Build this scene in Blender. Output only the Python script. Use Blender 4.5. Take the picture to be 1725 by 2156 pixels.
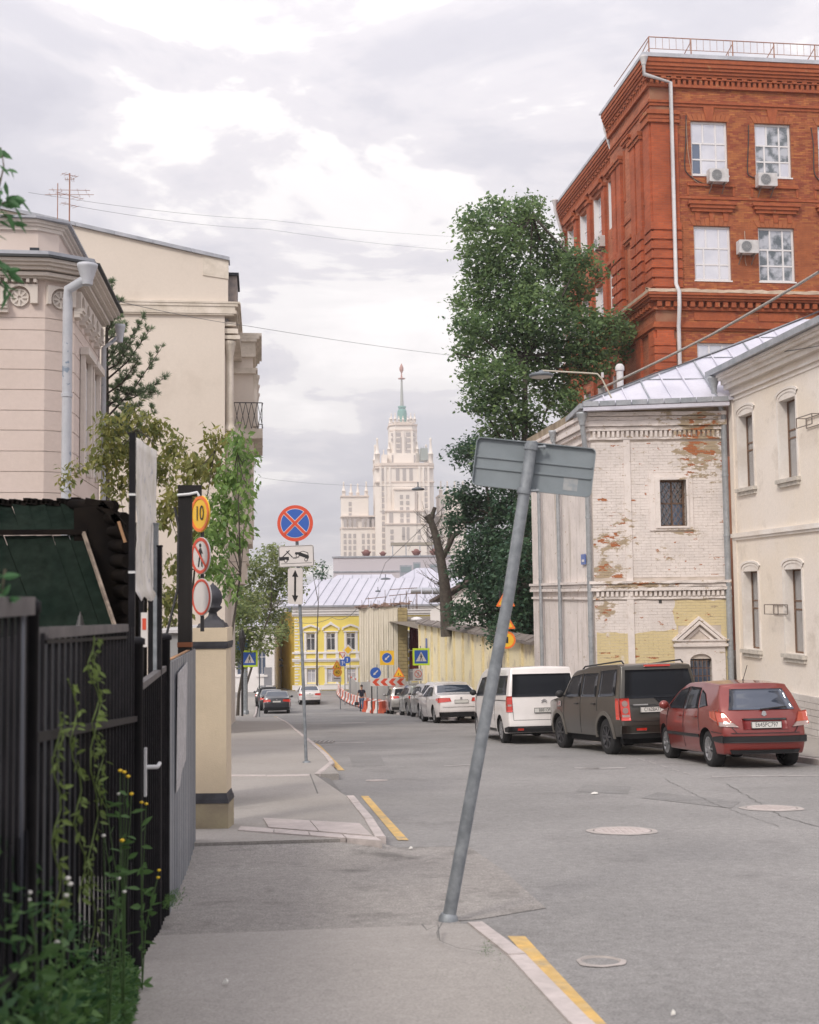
import bpy, math, random
import numpy as np
from math import sin, cos, pi, radians, atan, atan2, sqrt, floor
from mathutils import Vector, Matrix
random.seed(7)
for o in list(bpy.data.objects): bpy.data.objects.remove(o)
SC = bpy.context.scene
COL = SC.collection
# ------------------------------------------------------------ camera
F_PX = 2450.0; PITCH = atan(171/2450.0); ROLL = -0.0125
cam_d = bpy.data.cameras.new('camera'); cam = bpy.data.objects.new('camera', cam_d); COL.objects.link(cam)
CAM_M = (Matrix.Rotation(radians(90)+PITCH, 4, 'X') @ Matrix.Rotation(ROLL, 4, 'Z'))
cam.matrix_world = CAM_M
cam_d.sensor_fit = 'HORIZONTAL'; cam_d.sensor_width = 36; cam_d.lens = 36*F_PX/1725
cam_d.clip_start = 0.05; cam_d.clip_end = 6000
cam_d.dof.use_dof = True; cam_d.dof.focus_distance = 24; cam_d.dof.aperture_fstop = 5.0
SC.camera = cam
# ------------------------------------------------------------ sky and sun
SUN_EL = radians(42); SUN_AZ = radians(-150)     # azimuth clockwise from +Y (view direction); negative = left
w = bpy.data.worlds.new('World'); SC.world = w; w.use_nodes = True
nt = w.node_tree; N_ = nt.nodes; L_ = nt.links
for n in list(N_): N_.remove(n)
def wn(t, **k):
    n = N_.new(t)
    for a, b in k.items(): setattr(n, a, b)
    return n
out = wn('ShaderNodeOutputWorld')
sky = wn('ShaderNodeTexSky', sky_type='NISHITA'); sky.sun_disc = False
sky.sun_elevation = SUN_EL; sky.sun_rotation = SUN_AZ; sky.dust_density = 2.0
bg1 = wn('ShaderNodeBackground'); bg1.inputs[1].default_value = 0.12
L_.new(sky.outputs[0], bg1.inputs[0])
tc = wn('ShaderNodeTexCoord'); sep = wn('ShaderNodeSeparateXYZ'); L_.new(tc.outputs['Generated'], sep.inputs[0])
def wm(op, a, b=None, c=None, clamp=False):
    n = wn('ShaderNodeMath', operation=op); n.use_clamp = clamp
    for i, x in enumerate((a, b, c)):
        if x is None: continue
        if isinstance(x, (int, float)): n.inputs[i].default_value = x
        else: L_.new(x, n.inputs[i])
    return n.outputs[0]
zc = wm('MAXIMUM', sep.outputs[2], 0.0)
den = wm('ADD', zc, 0.22)
cx = wm('DIVIDE', sep.outputs[0], den); cy = wm('DIVIDE', sep.outputs[1], den)
cmb = wn('ShaderNodeCombineXYZ'); L_.new(cx, cmb.inputs[0]); L_.new(cy, cmb.inputs[1])
L_.new(wm('MULTIPLY', zc, 2.6), cmb.inputs[2])
def wnoise(scale, detail, rough, off, dist=0.0):
    mp = wn('ShaderNodeMapping'); mp.inputs['Location'].default_value = off; L_.new(cmb.outputs[0], mp.inputs[0])
    n = wn('ShaderNodeTexNoise'); n.inputs['Scale'].default_value = scale; n.inputs['Detail'].default_value = detail
    n.inputs['Roughness'].default_value = rough; n.inputs['Distortion'].default_value = dist
    L_.new(mp.outputs[0], n.inputs['Vector']); return n.outputs[0]
n1 = wnoise(0.95, 9, 0.55, (3.1, 7.7, 0.4), 0.3)
n2 = wnoise(2.7, 9, 0.58, (9.2, 1.3, 2.0), 0.5)
nn = wm('ADD', wm('MULTIPLY', n1, 0.58), wm('MULTIPLY', n2, 0.42))
ramp = wn('ShaderNodeValToRGB'); L_.new(nn, ramp.inputs[0])
cr = ramp.color_ramp; cr.interpolation = 'EASE'
cr.elements[0].position = 0.38; cr.elements[0].color = (0.59, 0.575, 0.635, 1)
cr.elements[1].position = 0.62; cr.elements[1].color = (1.12, 1.07, 1.05, 1)
e = cr.elements.new(0.455); e.color = (0.67, 0.65, 0.70, 1)
e = cr.elements.new(0.51); e.color = (0.79, 0.755, 0.785, 1)
e = cr.elements.new(0.535); e.color = (0.97, 0.93, 0.92, 1)
# overcast luminance: brighter towards the zenith (CIE overcast sky)
gain = wm('MULTIPLY_ADD', wm('MULTIPLY', zc, zc), 1.15, 0.93)
mul = wn('ShaderNodeVectorMath', operation='SCALE'); L_.new(ramp.outputs[0], mul.inputs[0]); L_.new(gain, mul.inputs['Scale'])
bg2 = wn('ShaderNodeBackground'); L_.new(mul.outputs[0], bg2.inputs[0]); bg2.inputs[1].default_value = 0.81
mx = wn('ShaderNodeMixShader'); mx.inputs[0].default_value = 0.93
L_.new(bg1.outputs[0], mx.inputs[1]); L_.new(bg2.outputs[0], mx.inputs[2]); L_.new(mx.outputs[0], out.inputs[0])
sd = bpy.data.lights.new('sun', 'SUN'); sd.energy = 1.5; sd.angle = radians(12); sd.color = (1.0, 0.93, 0.84)
sun = bpy.data.objects.new('sun', sd); COL.objects.link(sun)
sdir = Vector((sin(SUN_AZ)*cos(SUN_EL), cos(SUN_AZ)*cos(SUN_EL), sin(SUN_EL)))
sun.rotation_euler = sdir.to_track_quat('Z', 'Y').to_euler()
SC.view_settings.view_transform = 'Standard'; SC.view_settings.look = 'None'
SC.view_settings.exposure = 0.50; SC.view_settings.gamma = 1.0; SC.view_settings.use_curve_mapping = False
SC.render.engine = 'CYCLES'
# ------------------------------------------------------------ measuring helpers
R3 = CAM_M.to_3x3()
def ray(u, v): return R3 @ Vector(((u-862.5)/F_PX, -(v-1078)/F_PX, -1.0))
def W(u, v, Y):
    d = ray(u, v); return d*(Y/d.y)
PR = [(-60, 1.6), (-10, -0.85), (0, -1.45), (30, -3.84), (43, -4.78), (60, -6.28), (76, -7.72), (94, -8.85), (112, -9.25), (160, -9.6), (4000, -10)]
def _gl(y):
    for i in range(len(PR)-1):
        if y <= PR[i+1][0]:
            a, b = PR[i], PR[i+1]; t = (y-a[0])/(b[0]-a[0]); return a[1]+(b[1]-a[1])*t
    return -10
def gz(y): return (_gl(y-2.5)+_gl(y)+_gl(y+2.5))/3 if y > 18 else _gl(y)
def G(u, v, h=0.0):
    d = ray(u, v); lo, hi = 1.0, 400.0
    for _ in range(50):
        m = (lo+hi)/2; p = d*(m/d.y)
        if p.z > gz(p.y)+h: lo = m
        else: hi = m
    return d*(lo/d.y)
TH = atan(0.1276); CT, ST = cos(TH), sin(TH)
def S(a, b, z=0.0): return Vector((a*CT-b*ST, a*ST+b*CT, z))     # street coordinates: a across (right), b along
def toS(p): return (p.x*CT+p.y*ST, -p.x*ST+p.y*CT)
def WA(u, v, a):                      # ray meets the vertical plane a = const -> (b, z)
    d = ray(u, v); k = a/(d.x*CT+d.y*ST); p = d*k; return toS(p)[1], p.z
def WB(u, v, b):
    d = ray(u, v); k = b/(-d.x*ST+d.y*CT); p = d*k; return toS(p)[0], p.z
# ------------------------------------------------------------ object helpers
def tag(o, label=None, cat=None, group=None, kind=None):
    if label: o['label'] = label
    if cat: o['category'] = cat
    if group: o['group'] = group
    if kind: o['kind'] = kind
    return o
def empty(name, loc=(0, 0, 0), rz=0.0, parent=None):
    o = bpy.data.objects.new(name, None); COL.objects.link(o); o.location = loc; o.rotation_euler = (0, 0, rz)
    o.empty_display_size = 0.2
    if parent: o.parent = parent
    return o
def thing(name, label, cat, loc=(0, 0, 0), rz=0.0, group=None):
    return tag(empty(name, loc, rz), label, cat, group)
def inst(name, me, loc=(0, 0, 0), rot=(0, 0, 0), parent=None, scale=None):
    o = bpy.data.objects.new(name, me); COL.objects.link(o); o.location = loc; o.rotation_euler = rot
    if scale: o.scale = scale
    if parent: o.parent = parent
    return o
def copy_tree(o, loc=None, rz=None, label=None, group=None, parent=None, rot=None):
    c = o.copy(); COL.objects.link(c)
    if parent: c.parent = parent
    if loc is not None: c.location = loc
    if rz is not None: c.rotation_euler = (c.rotation_euler[0], c.rotation_euler[1], rz)
    if rot is not None: c.rotation_euler = rot
    if label: c['label'] = label
    if group: c['group'] = group
    for ch in list(o.children): copy_tree(ch, parent=c)
    return c
class MB:
    def __init__(s): s.v = []; s.f = []; s.sm = []
    def add(s, vs, fs, smooth=False):
        n = len(s.v); s.v.extend([tuple(p) for p in vs])
        for f in fs: s.f.append(tuple(i+n for i in f)); s.sm.append(smooth)
        return s
    def box(s, x0, x1, y0, y1, z0, z1):
        vs = [(x, y, z) for z in (z0, z1) for y in (y0, y1) for x in (x0, x1)]
        return s.add(vs, [(0, 2, 3, 1), (4, 5, 7, 6), (0, 1, 5, 4), (2, 6, 7, 3), (0, 4, 6, 2), (1, 3, 7, 5)])
    def obox(s, M, sx, sy, sz):
        vs = [M @ Vector((x, y, z)) for z in (-sz/2, sz/2) for y in (-sy/2, sy/2) for x in (-sx/2, sx/2)]
        return s.add(vs, [(0, 2, 3, 1), (4, 5, 7, 6), (0, 1, 5, 4), (2, 6, 7, 3), (0, 4, 6, 2), (1, 3, 7, 5)])
    def bar(s, p0, p1, w, h, up=(0, 0, 1)):
        p0 = Vector(p0); p1 = Vector(p1); d = (p1-p0); L = d.length
        if L < 1e-6: return s
        d.normalize(); up = Vector(up)
        if abs(d.dot(up)) > 0.98: up = Vector((0, 1, 0))
        sd_ = d.cross(up).normalized(); u2 = sd_.cross(d)
        vs = []
        for p in (p0, p1):
            for a, b in ((-1, -1), (1, -1), (1, 1), (-1, 1)): vs.append(p+sd_*(a*w/2)+u2*(b*h/2))
        return s.add(vs, [(3, 2, 1, 0), (4, 5, 6, 7), (0, 1, 5, 4), (1, 2, 6, 5), (2, 3, 7, 6), (3, 0, 4, 7)])
    def tube(s, pts, r, n=8, cap=True, smooth=True):
        pts = [Vector(p) for p in pts]; m = len(pts)
        rs = r if isinstance(r, (list, tuple)) else [r]*m
        ref = None; vs = []
        for i, p in enumerate(pts):
            d = (pts[min(i+1, m-1)]-pts[max(i-1, 0)])
            if d.length < 1e-9: d = Vector((0, 0, 1))
            d.normalize()
            if ref is None:
                ref = Vector((1, 0, 0)) if abs(d.x) < 0.9 else Vector((0, 1, 0))
            a = (ref-d*ref.dot(d)).normalized(); b = d.cross(a); ref = a
            for k in range(n):
                t = 2*pi*k/n; vs.append(p+a*(cos(t)*rs[i])+b*(sin(t)*rs[i]))
        fs = [(i*n+k, i*n+(k+1) % n, (i+1)*n+(k+1) % n, (i+1)*n+k) for i in range(m-1) for k in range(n)]
        s.add(vs, fs, smooth)
        if cap:
            s.add(vs[:n], [tuple(reversed(range(n)))]); s.add(vs[-n:], [tuple(range(n))])
        return s
    def lathe(s, prof, n=16, c=(0, 0, 0), smooth=True, M=None, cap=True):
        vs = []
        for r, z in prof:
            for k in range(n):
                t = 2*pi*(k+(0.5 if n == 4 else 0))/n
                rr = r*(sqrt(2) if n == 4 else 1)
                p = Vector((c[0]+cos(t)*rr, c[1]+sin(t)*rr, c[2]+z))
                vs.append(M @ p if M else p)
        m = len(prof)
        fs = [(i*n+k, i*n+(k+1) % n, (i+1)*n+(k+1) % n, (i+1)*n+k) for i in range(m-1) for k in range(n)]
        s.add(vs, fs, smooth and n > 4)
        if cap: s.add(vs[:n], [tuple(reversed(range(n)))]); s.add(vs[-n:], [tuple(range(n))])
        return s
    def prism(s, pts, y0, y1):       # polygon in x,z pushed from y0 to y1
        n = len(pts); vs = [(x, y0, z) for x, z in pts]+[(x, y1, z) for x, z in pts]
        fs = [tuple(range(n)), tuple(reversed(range(n, 2*n)))]
        fs += [(i, i+n, (i+1) % n+n, (i+1) % n) for i in range(n)]
        return s.add(vs, fs)
    def prismz(s, pts, z0, z1):
        n = len(pts); vs = [(x, y, z0) for x, y in pts]+[(x, y, z1) for x, y in pts]
        fs = [tuple(reversed(range(n))), tuple(range(n, 2*n))]
        fs += [(i, (i+1) % n, (i+1) % n+n, i+n) for i in range(n)]
        return s.add(vs, fs)
    def ring(s, cx_, cz, r0, r1, y0, y1, n=32):
        o_ = [(cx_+cos(2*pi*k/n)*r1, cz+sin(2*pi*k/n)*r1) for k in range(n)]
        i_ = [(cx_+cos(2*pi*k/n)*r0, cz+sin(2*pi*k/n)*r0) for k in range(n)]
        vs = [(x, y0, z) for x, z in o_]+[(x, y0, z) for x, z in i_]+[(x, y1, z) for x, z in o_]+[(x, y1, z) for x, z in i_]
        fs = []
        for k in range(n):
            j = (k+1) % n
            fs += [(k, j, n+j, n+k), (2*n+k, 3*n+k, 3*n+j, 2*n+j), (k, 2*n+k, 2*n+j, j), (n+k, n+j, 3*n+j, 3*n+k)]
        return s.add(vs, fs)
    def mesh(s, name, m=None):
        me = bpy.data.meshes.new(name); me.from_pydata(s.v, [], s.f)
        if any(s.sm): me.polygons.foreach_set('use_smooth', s.sm)
        if m: me.materials.append(m)
        me.update(); return me
    def build(s, name, m, parent=None, loc=(0, 0, 0), rz=0.0, label=None, kind=None, cat=None, group=None):
        o = inst(name, s.mesh(name, m), loc, (0, 0, rz), parent)
        return tag(o, label, cat, group, kind)
def circ(r, n=28, c=(0, 0), a0=0.0, a1=2*pi):
    return [(c[0]+cos(a0+(a1-a0)*k/n)*r, c[1]+sin(a0+(a1-a0)*k/n)*r) for k in range(n)]
def rrect(w_, h, r, n=4):
    pts = []
    for cx_, cz, a in ((w_/2-r, h/2-r, 0), (-w_/2+r, h/2-r, 90), (-w_/2+r, -h/2+r, 180), (w_/2-r, -h/2+r, 270)):
        for k in range(n+1):
            t = radians(a+90*k/n); pts.append((cx_+cos(t)*r, cz+sin(t)*r))
    return pts
def wallgrid(mb, o, ang, L, z0, z1, holes, depth=0.25):
    """front skin with real openings and their reveals; o = start corner, runs along angle ang, faces its -y"""
    ca, sa = cos(ang), sin(ang); ox, oy = o[0], o[1]
    P = lambda s_, t, z: (ox+ca*s_-sa*t, oy+sa*s_+ca*t, z)
    xs = sorted(set([0, L]+[round(h[i], 4) for h in holes for i in (0, 1)])); xs = [x for x in xs if 0 <= x <= L]
    zs = sorted(set([z0, z1]+[round(h[i], 4) for h in holes for i in (2, 3)])); zs = [z for z in zs if z0 <= z <= z1]
    for i in range(len(xs)-1):
        for j in range(len(zs)-1):
            mx_, mz = (xs[i]+xs[i+1])/2, (zs[j]+zs[j+1])/2
            if any(h[0] < mx_ < h[1] and h[2] < mz < h[3] for h in holes): continue
            mb.add([P(xs[i], 0, zs[j]), P(xs[i+1], 0, zs[j]), P(xs[i+1], 0, zs[j+1]), P(xs[i], 0, zs[j+1])], [(0, 1, 2, 3)])
    for h in holes:
        a, b, c, d = h[:4]
        for q in (((a, c), (b, c)), ((b, c), (b, d)), ((b, d), (a, d)), ((a, d), (a, c))):
            (x1, q1), (x2, q2) = q
            mb.add([P(x1, 0, q1), P(x1, depth, q1), P(x2, depth, q2), P(x2, 0, q2)], [(0, 1, 2, 3)])
# ------------------------------------------------------------ materials
MC = {}
def pbr(name, col, rough=0.8, col2=None, scale=3.0, detail=5, lo=0.35, hi=0.65, bump=0.0, bscale=40.0, metal=0.0, spec=0.5,
        vary=0.0, streak=False, pos=False, coat=0.0, emis=None, stain=None, smask=(0.55, 0.75), sscale=1.0, bdist=0.01, alpha=None, rand=0.0, grain=0.0):
    if name in MC: return MC[name]
    m = bpy.data.materials.new(name); MC[name] = m; m.use_nodes = True
    t = m.node_tree; n = t.nodes; l = t.links; b = n['Principled BSDF']
    b.inputs['Base Color'].default_value = (*col, 1); b.inputs['Roughness'].default_value = rough
    b.inputs['Metallic'].default_value = metal
    b.inputs['Specular IOR Level'].default_value = spec
    if coat: b.inputs['Coat Weight'].default_value = coat; b.inputs['Coat Roughness'].default_value = 0.06
    if emis: b.inputs['Emission Color'].default_value = (*emis[:3], 1); b.inputs['Emission Strength'].default_value = emis[3]
    if pos: src = n.new('ShaderNodeNewGeometry').outputs['Position']
    else: src = n.new('ShaderNodeTexCoord').outputs['Object']
    cur = None
    def nz(sc, det=4, r=0.55, vec=None, mp=None):
        x = n.new('ShaderNodeTexNoise'); x.inputs['Scale'].default_value = sc; x.inputs['Detail'].default_value = det; x.inputs['Roughness'].default_value = r
        v_ = vec or src
        if mp:
            q = n.new('ShaderNodeMapping'); q.inputs['Scale'].default_value = mp; l.new(v_, q.inputs[0]); v_ = q.outputs[0]
        l.new(v_, x.inputs['Vector']); return x.outputs[0]
    def rmp(fac, a, c):
        x = n.new('ShaderNodeMapRange'); x.inputs[1].default_value = a; x.inputs[2].default_value = c; l.new(fac, x.inputs[0]); return x.outputs[0]
    def mixc(fac, A, B):
        x = n.new('ShaderNodeMix'); x.data_type = 'RGBA'
        for i, q in ((6, A), (7, B)):
            if isinstance(q, tuple): x.inputs[i].default_value = (*q, 1)
            else: l.new(q, x.inputs[i])
        if isinstance(fac, float): x.inputs[0].default_value = fac
        else: l.new(fac, x.inputs[0])
        return x.outputs[2]
    cur = col
    if col2: cur = mixc(rmp(nz(scale, detail, mp=(1, 1, 0.18) if streak else None), lo, hi), cur, col2)
    if stain: cur = mixc(rmp(nz(sscale, 7, 0.65), *smask), cur, stain)
    if vary:
        f = rmp(nz(0.45 if not pos else 0.5, 3), 0.3, 0.7); f2 = rmp(nz(14, 4), 0.3, 0.7)
        cur = mixc(f, cur if not isinstance(cur, tuple) else cur, tuple(c*(1-vary) for c in col)) if isinstance(cur, tuple) else cur
        hs = n.new('ShaderNodeHueSaturation'); mm = n.new('ShaderNodeMapRange'); mm.inputs[3].default_value = 1-vary; mm.inputs[4].default_value = 1+vary
        l.new(f2, mm.inputs[0]); l.new(mm.outputs[0], hs.inputs['Value'])
        if isinstance(cur, tuple): hs.inputs['Color'].default_value = (*cur, 1)
        else: l.new(cur, hs.inputs['Color'])
        cur = hs.outputs[0]
    if grain:
        hs = n.new('ShaderNodeHueSaturation'); mm = n.new('ShaderNodeMapRange'); mm.inputs[1].default_value = .3; mm.inputs[2].default_value = .7; mm.inputs[3].default_value = 1-grain; mm.inputs[4].default_value = 1+grain
        l.new(nz(75, 2, .7), mm.inputs[0]); l.new(mm.outputs[0], hs.inputs['Value']); l.new(cur, hs.inputs['Color']); cur = hs.outputs[0]
    if rand:
        hs = n.new('ShaderNodeHueSaturation'); g_ = n.new('ShaderNodeNewGeometry'); mm = n.new('ShaderNodeMapRange')
        mm.inputs[3].default_value = 1-rand; mm.inputs[4].default_value = 1+rand; l.new(g_.outputs['Random Per Island'], mm.inputs[0]); l.new(mm.outputs[0], hs.inputs['Value'])
        m2 = n.new('ShaderNodeMapRange'); m2.inputs[3].default_value = 0.5-rand*0.05; m2.inputs[4].default_value = 0.5+rand*0.05; l.new(g_.outputs['Random Per Island'], m2.inputs[0]); l.new(m2.outputs[0], hs.inputs['Hue'])
        if isinstance(cur, tuple): hs.inputs['Color'].default_value = (*cur, 1)
        else: l.new(cur, hs.inputs['Color'])
        cur = hs.outputs[0]
    if not isinstance(cur, tuple): l.new(cur, b.inputs['Base Color'])
    if bump:
        bp = n.new('ShaderNodeBump'); bp.inputs['Strength'].default_value = bump; bp.inputs['Distance'].default_value = bdist
        l.new(nz(bscale, 5, 0.6), bp.inputs['Height']); l.new(bp.outputs[0], b.inputs['Normal'])
    if alpha is not None: b.inputs['Alpha'].default_value = alpha
    return m
def leafmat(name, c1, c2, trans=0.35, hue=0.0):
    if name in MC: return MC[name]
    m = bpy.data.materials.new(name); MC[name] = m; m.use_nodes = True; t = m.node_tree; n = t.nodes; l = t.links
    b = n['Principled BSDF']; b.inputs['Roughness'].default_value = 0.55; b.inputs['Specular IOR Level'].default_value = 0.35
    g_ = n.new('ShaderNodeNewGeometry'); x = n.new('ShaderNodeMix'); x.data_type = 'RGBA'
    x.inputs[6].default_value = (*c1, 1); x.inputs[7].default_value = (*c2, 1)
    nzz = n.new('ShaderNodeTexNoise'); nzz.inputs['Scale'].default_value = 0.5; l.new(g_.outputs['Position'], nzz.inputs['Vector'])
    ad = n.new('ShaderNodeMath'); ad.operation = 'ADD'; l.new(g_.outputs['Random Per Island'], ad.inputs[0]); l.new(nzz.outputs[0], ad.inputs[1])
    mr = n.new('ShaderNodeMapRange'); mr.inputs[1].default_value = 0.4; mr.inputs[2].default_value = 1.5; l.new(ad.outputs[0], mr.inputs[0])
    l.new(mr.outputs[0], x.inputs[0]); l.new(x.outputs[2], b.inputs['Base Color'])
    tr = n.new('ShaderNodeBsdfTranslucent'); l.new(x.outputs[2], tr.inputs[0]); ms = n.new('ShaderNodeMixShader'); ms.inputs[0].default_value = trans
    o_ = n['Material Output']; l.new(b.outputs[0], ms.inputs[1]); l.new(tr.outputs[0], ms.inputs[2]); l.new(ms.outputs[0], o_.inputs[0])
    return m
def glassmat(name, tint, gloss=0.35, rough=0.03, tint2=None, scale=1.5, edge=0.9):
    """window seen from outside: what hangs behind it plus the glass's reflection"""
    if name in MC: return MC[name]
    m = bpy.data.materials.new(name); MC[name] = m; m.use_nodes = True; t = m.node_tree; n = t.nodes; l = t.links
    b = n['Principled BSDF']; b.inputs['Base Color'].default_value = (*tint, 1); b.inputs['Roughness'].default_value = 0.6; b.inputs['Specular IOR Level'].default_value = 0.1
    if tint2:
        x = n.new('ShaderNodeMix'); x.data_type = 'RGBA'; x.inputs[6].default_value = (*tint, 1); x.inputs[7].default_value = (*tint2, 1)
        q = n.new('ShaderNodeTexNoise'); q.inputs['Scale'].default_value = scale; q.inputs['Detail'].default_value = 4
        l.new(n.new('ShaderNodeNewGeometry').outputs['Position'], q.inputs['Vector'])
        r = n.new('ShaderNodeMapRange'); r.inputs[1].default_value = 0.42; r.inputs[2].default_value = 0.58; l.new(q.outputs[0], r.inputs[0])
        l.new(r.outputs[0], x.inputs[0]); l.new(x.outputs[2], b.inputs['Base Color'])
    g_ = n.new('ShaderNodeBsdfGlossy'); g_.inputs['Roughness'].default_value = rough; g_.inputs['Color'].default_value = (0.9, 0.93, 1, 1)
    lw = n.new('ShaderNodeLayerWeight'); lw.inputs[0].default_value = 0.35
    mr = n.new('ShaderNodeMapRange'); mr.inputs[3].default_value = gloss; mr.inputs[4].default_value = edge; l.new(lw.outputs['Fresnel'], mr.inputs[0])
    ms = n.new('ShaderNodeMixShader'); l.new(mr.outputs[0], ms.inputs[0]); o_ = n['Material Output']
    l.new(b.outputs[0], ms.inputs[1]); l.new(g_.outputs[0], ms.inputs[2]); l.new(ms.outputs[0], o_.inputs[0])
    return m
def brickmat(name, c1, c2, mortar, sx=0.26, sz=0.077, ang=0.0, bump=0.6):
    """brick texture for faces too far or too oblique for single bricks; object x/y runs along the wall"""
    if name in MC: return MC[name]
    m = bpy.data.materials.new(name); MC[name] = m; m.use_nodes = True; t = m.node_tree; n = t.nodes; l = t.links
    b = n['Principled BSDF']; b.inputs['Roughness'].default_value = 0.85
    g_ = n.new('ShaderNodeTexCoord').outputs['Object']; s_ = n.new('ShaderNodeSeparateXYZ'); l.new(g_, s_.inputs[0])
    ad = n.new('ShaderNodeMath'); ad.operation = 'ADD'; l.new(s_.outputs[0], ad.inputs[0]); l.new(s_.outputs[1], ad.inputs[1])
    c_ = n.new('ShaderNodeCombineXYZ'); l.new(ad.outputs[0], c_.inputs[0]); l.new(s_.outputs[2], c_.inputs[1])
    k = n.new('ShaderNodeTexBrick'); k.inputs['Scale'].default_value = 1.0; k.inputs['Brick Width'].default_value = sx; k.inputs['Row Height'].default_value = sz
    k.inputs['Mortar Size'].default_value = 0.006; k.inputs['Color1'].default_value = (*c1, 1); k.inputs['Color2'].default_value = (*c2, 1); k.inputs['Mortar'].default_value = (*mortar, 1)
    l.new(c_.outputs[0], k.inputs['Vector'])
    q = n.new('ShaderNodeTexNoise'); q.inputs['Scale'].default_value = 0.8; q.inputs['Detail'].default_value = 6; l.new(g_, q.inputs['Vector'])
    mr = n.new('ShaderNodeMapRange'); mr.inputs[1].default_value = 0.3; mr.inputs[2].default_value = 0.7; mr.inputs[3].default_value = 0.75; mr.inputs[4].default_value = 1.2; l.new(q.outputs[0], mr.inputs[0])
    hs = n.new('ShaderNodeHueSaturation'); l.new(mr.outputs[0], hs.inputs['Value']); l.new(k.outputs[0], hs.inputs['Color']); l.new(hs.outputs[0], b.inputs['Base Color'])
    bp = n.new('ShaderNodeBump'); bp.inputs['Strength'].default_value = bump; bp.inputs['Distance'].default_value = 0.01; bp.invert = True
    l.new(k.outputs['Fac'], bp.inputs['Height']); l.new(bp.outputs[0], b.inputs['Normal'])
    return m
def text_mesh(txt, size, name='numerals', font_scale_x=1.0):
    c = bpy.data.curves.new(name, 'FONT'); c.body = txt; c.size = size; c.align_x = 'CENTER'; c.align_y = 'CENTER'; c.extrude = 0.0
    c.resolution_u = 4
    o = bpy.data.objects.new(name, c); COL.objects.link(o)
    bpy.context.view_layer.update()
    dg = bpy.context.evaluated_depsgraph_get(); me = bpy.data.meshes.new_from_object(o.evaluated_get(dg))
    bpy.data.objects.remove(o); bpy.data.curves.remove(c)
    # stand it up: x right, z up, facing -y, with a hair of thickness
    vs = [(v.co.x*font_scale_x, 0.0, v.co.y) for v in me.vertices]; fs = [tuple(p.vertices) for p in me.polygons]
    me2 = bpy.data.meshes.new(name); me2.from_pydata(vs, [], fs); bpy.data.meshes.remove(me); return me2
# ============================================================ ground, road, pavements
ASPH = pbr('asphalt', (0.215, 0.208, 0.202), 0.9, (0.27, 0.26, 0.252), scale=0.35, bump=0.6, bscale=90, pos=True, vary=0.13, stain=(0.15, 0.143, 0.14), smask=(0.56, 0.8), sscale=.9, bdist=0.008, grain=.30)
PAVE = pbr('pavement_asphalt', (0.30, 0.278, 0.255), 0.92, (0.335, 0.312, 0.29), scale=0.5, bump=0.5, bscale=110, pos=True, vary=0.06, stain=(0.21, 0.195, 0.178), smask=(0.60, 0.80), sscale=1.0, bdist=0.006, grain=.2)
DRIVE = pbr('driveway_asphalt', (0.265, 0.246, 0.229), 0.92, (0.305, 0.285, 0.266), scale=0.8, bump=0.8, bscale=70, pos=True, vary=0.13, stain=(0.15, 0.14, 0.13), smask=(0.54, 0.72), sscale=2.0, bdist=0.01, grain=.35)
KERB = pbr('kerb_granite', (0.42, 0.375, 0.355), 0.85, (0.52, 0.46, 0.44), scale=2.5, bump=0.4, bscale=60, pos=True, vary=0.12, stain=(0.25, 0.22, 0.2), smask=(0.6, 0.75), sscale=5)
YPAINT = pbr('worn_yellow_paint', (0.62, 0.40, 0.13), 0.85, (0.45, 0.33, 0.17), scale=5, pos=True, vary=0.15, stain=(0.26, 0.235, 0.2), smask=(0.56, 0.72), sscale=5)
WPAINT = pbr('worn_white_paint', (0.36, 0.34, 0.33), 0.85, (0.27, 0.255, 0.245), scale=5, pos=True, vary=0.1)
DIRT = pbr('soil', (0.12, 0.095, 0.07), 0.95, (0.2, 0.17, 0.13), scale=4, bump=1, bscale=30, pos=True)
def sheet(name, m, A, B, zoff, kind='structure', thick=0.0, parent=None):
    """A: list of a values or function a(b)->(a0,a1); B: list of b rows"""
    mb = MB(); na = 0; rows = []
    for b in B:
        r = A(b) if callable(A) else A
        rows.append([(a, b) for a in r]); na = len(r)
    vs = []
    zo = zoff if callable(zoff) else (lambda a, b: zoff)
    for r in rows:
        for a, b in r:
            p = S(a, b); vs.append((p.x, p.y, gz(p.y)+zo(a, b)))
    nb = len(rows)
    fs = [(j*na+i, j*na+i+1, (j+1)*na+i+1, (j+1)*na+i) for j in range(nb-1) for i in range(na-1)]
    mb.add(vs, fs)
    if thick:
        rim = [j*na for j in range(nb-1, -1, -1)]+[i for i in range(1, na)]+[j*na+na-1 for j in range(1, nb)]+[(nb-1)*na+i for i in range(na-2, 0, -1)]
        n = len(rim); low = [(vs[i][0], vs[i][1], vs[i][2]-thick) for i in rim]; hi = [vs[i] for i in rim]
        mb.add(hi+low, [(i, (i+1) % n, (i+1) % n+n, i+n) for i in range(n)])
    return tag(mb.build(name, m, parent), kind=kind) if kind else mb.build(name, m, parent)
def frange(a, b, st):
    n = max(1, int(round((b-a)/st))); return [a+(b-a)*i/n for i in range(n+1)]
sheet('ground', DIRT, [-520, -200, -60, -20, -8, -3, 0, 4, 10, 14, 30, 80, 250, 520], frange(-55, 130, 2.5)+[160, 220, 400, 700, 1000], -0.2)
sheet('road', ASPH, frange(-3.2, 12.4, 1.2), frange(-6, 71, 1.0), 0.0)
sheet('junction_road', ASPH, frange(-46, 60, 6), frange(71, 122, 1.5)+[150], 0.004)
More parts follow.
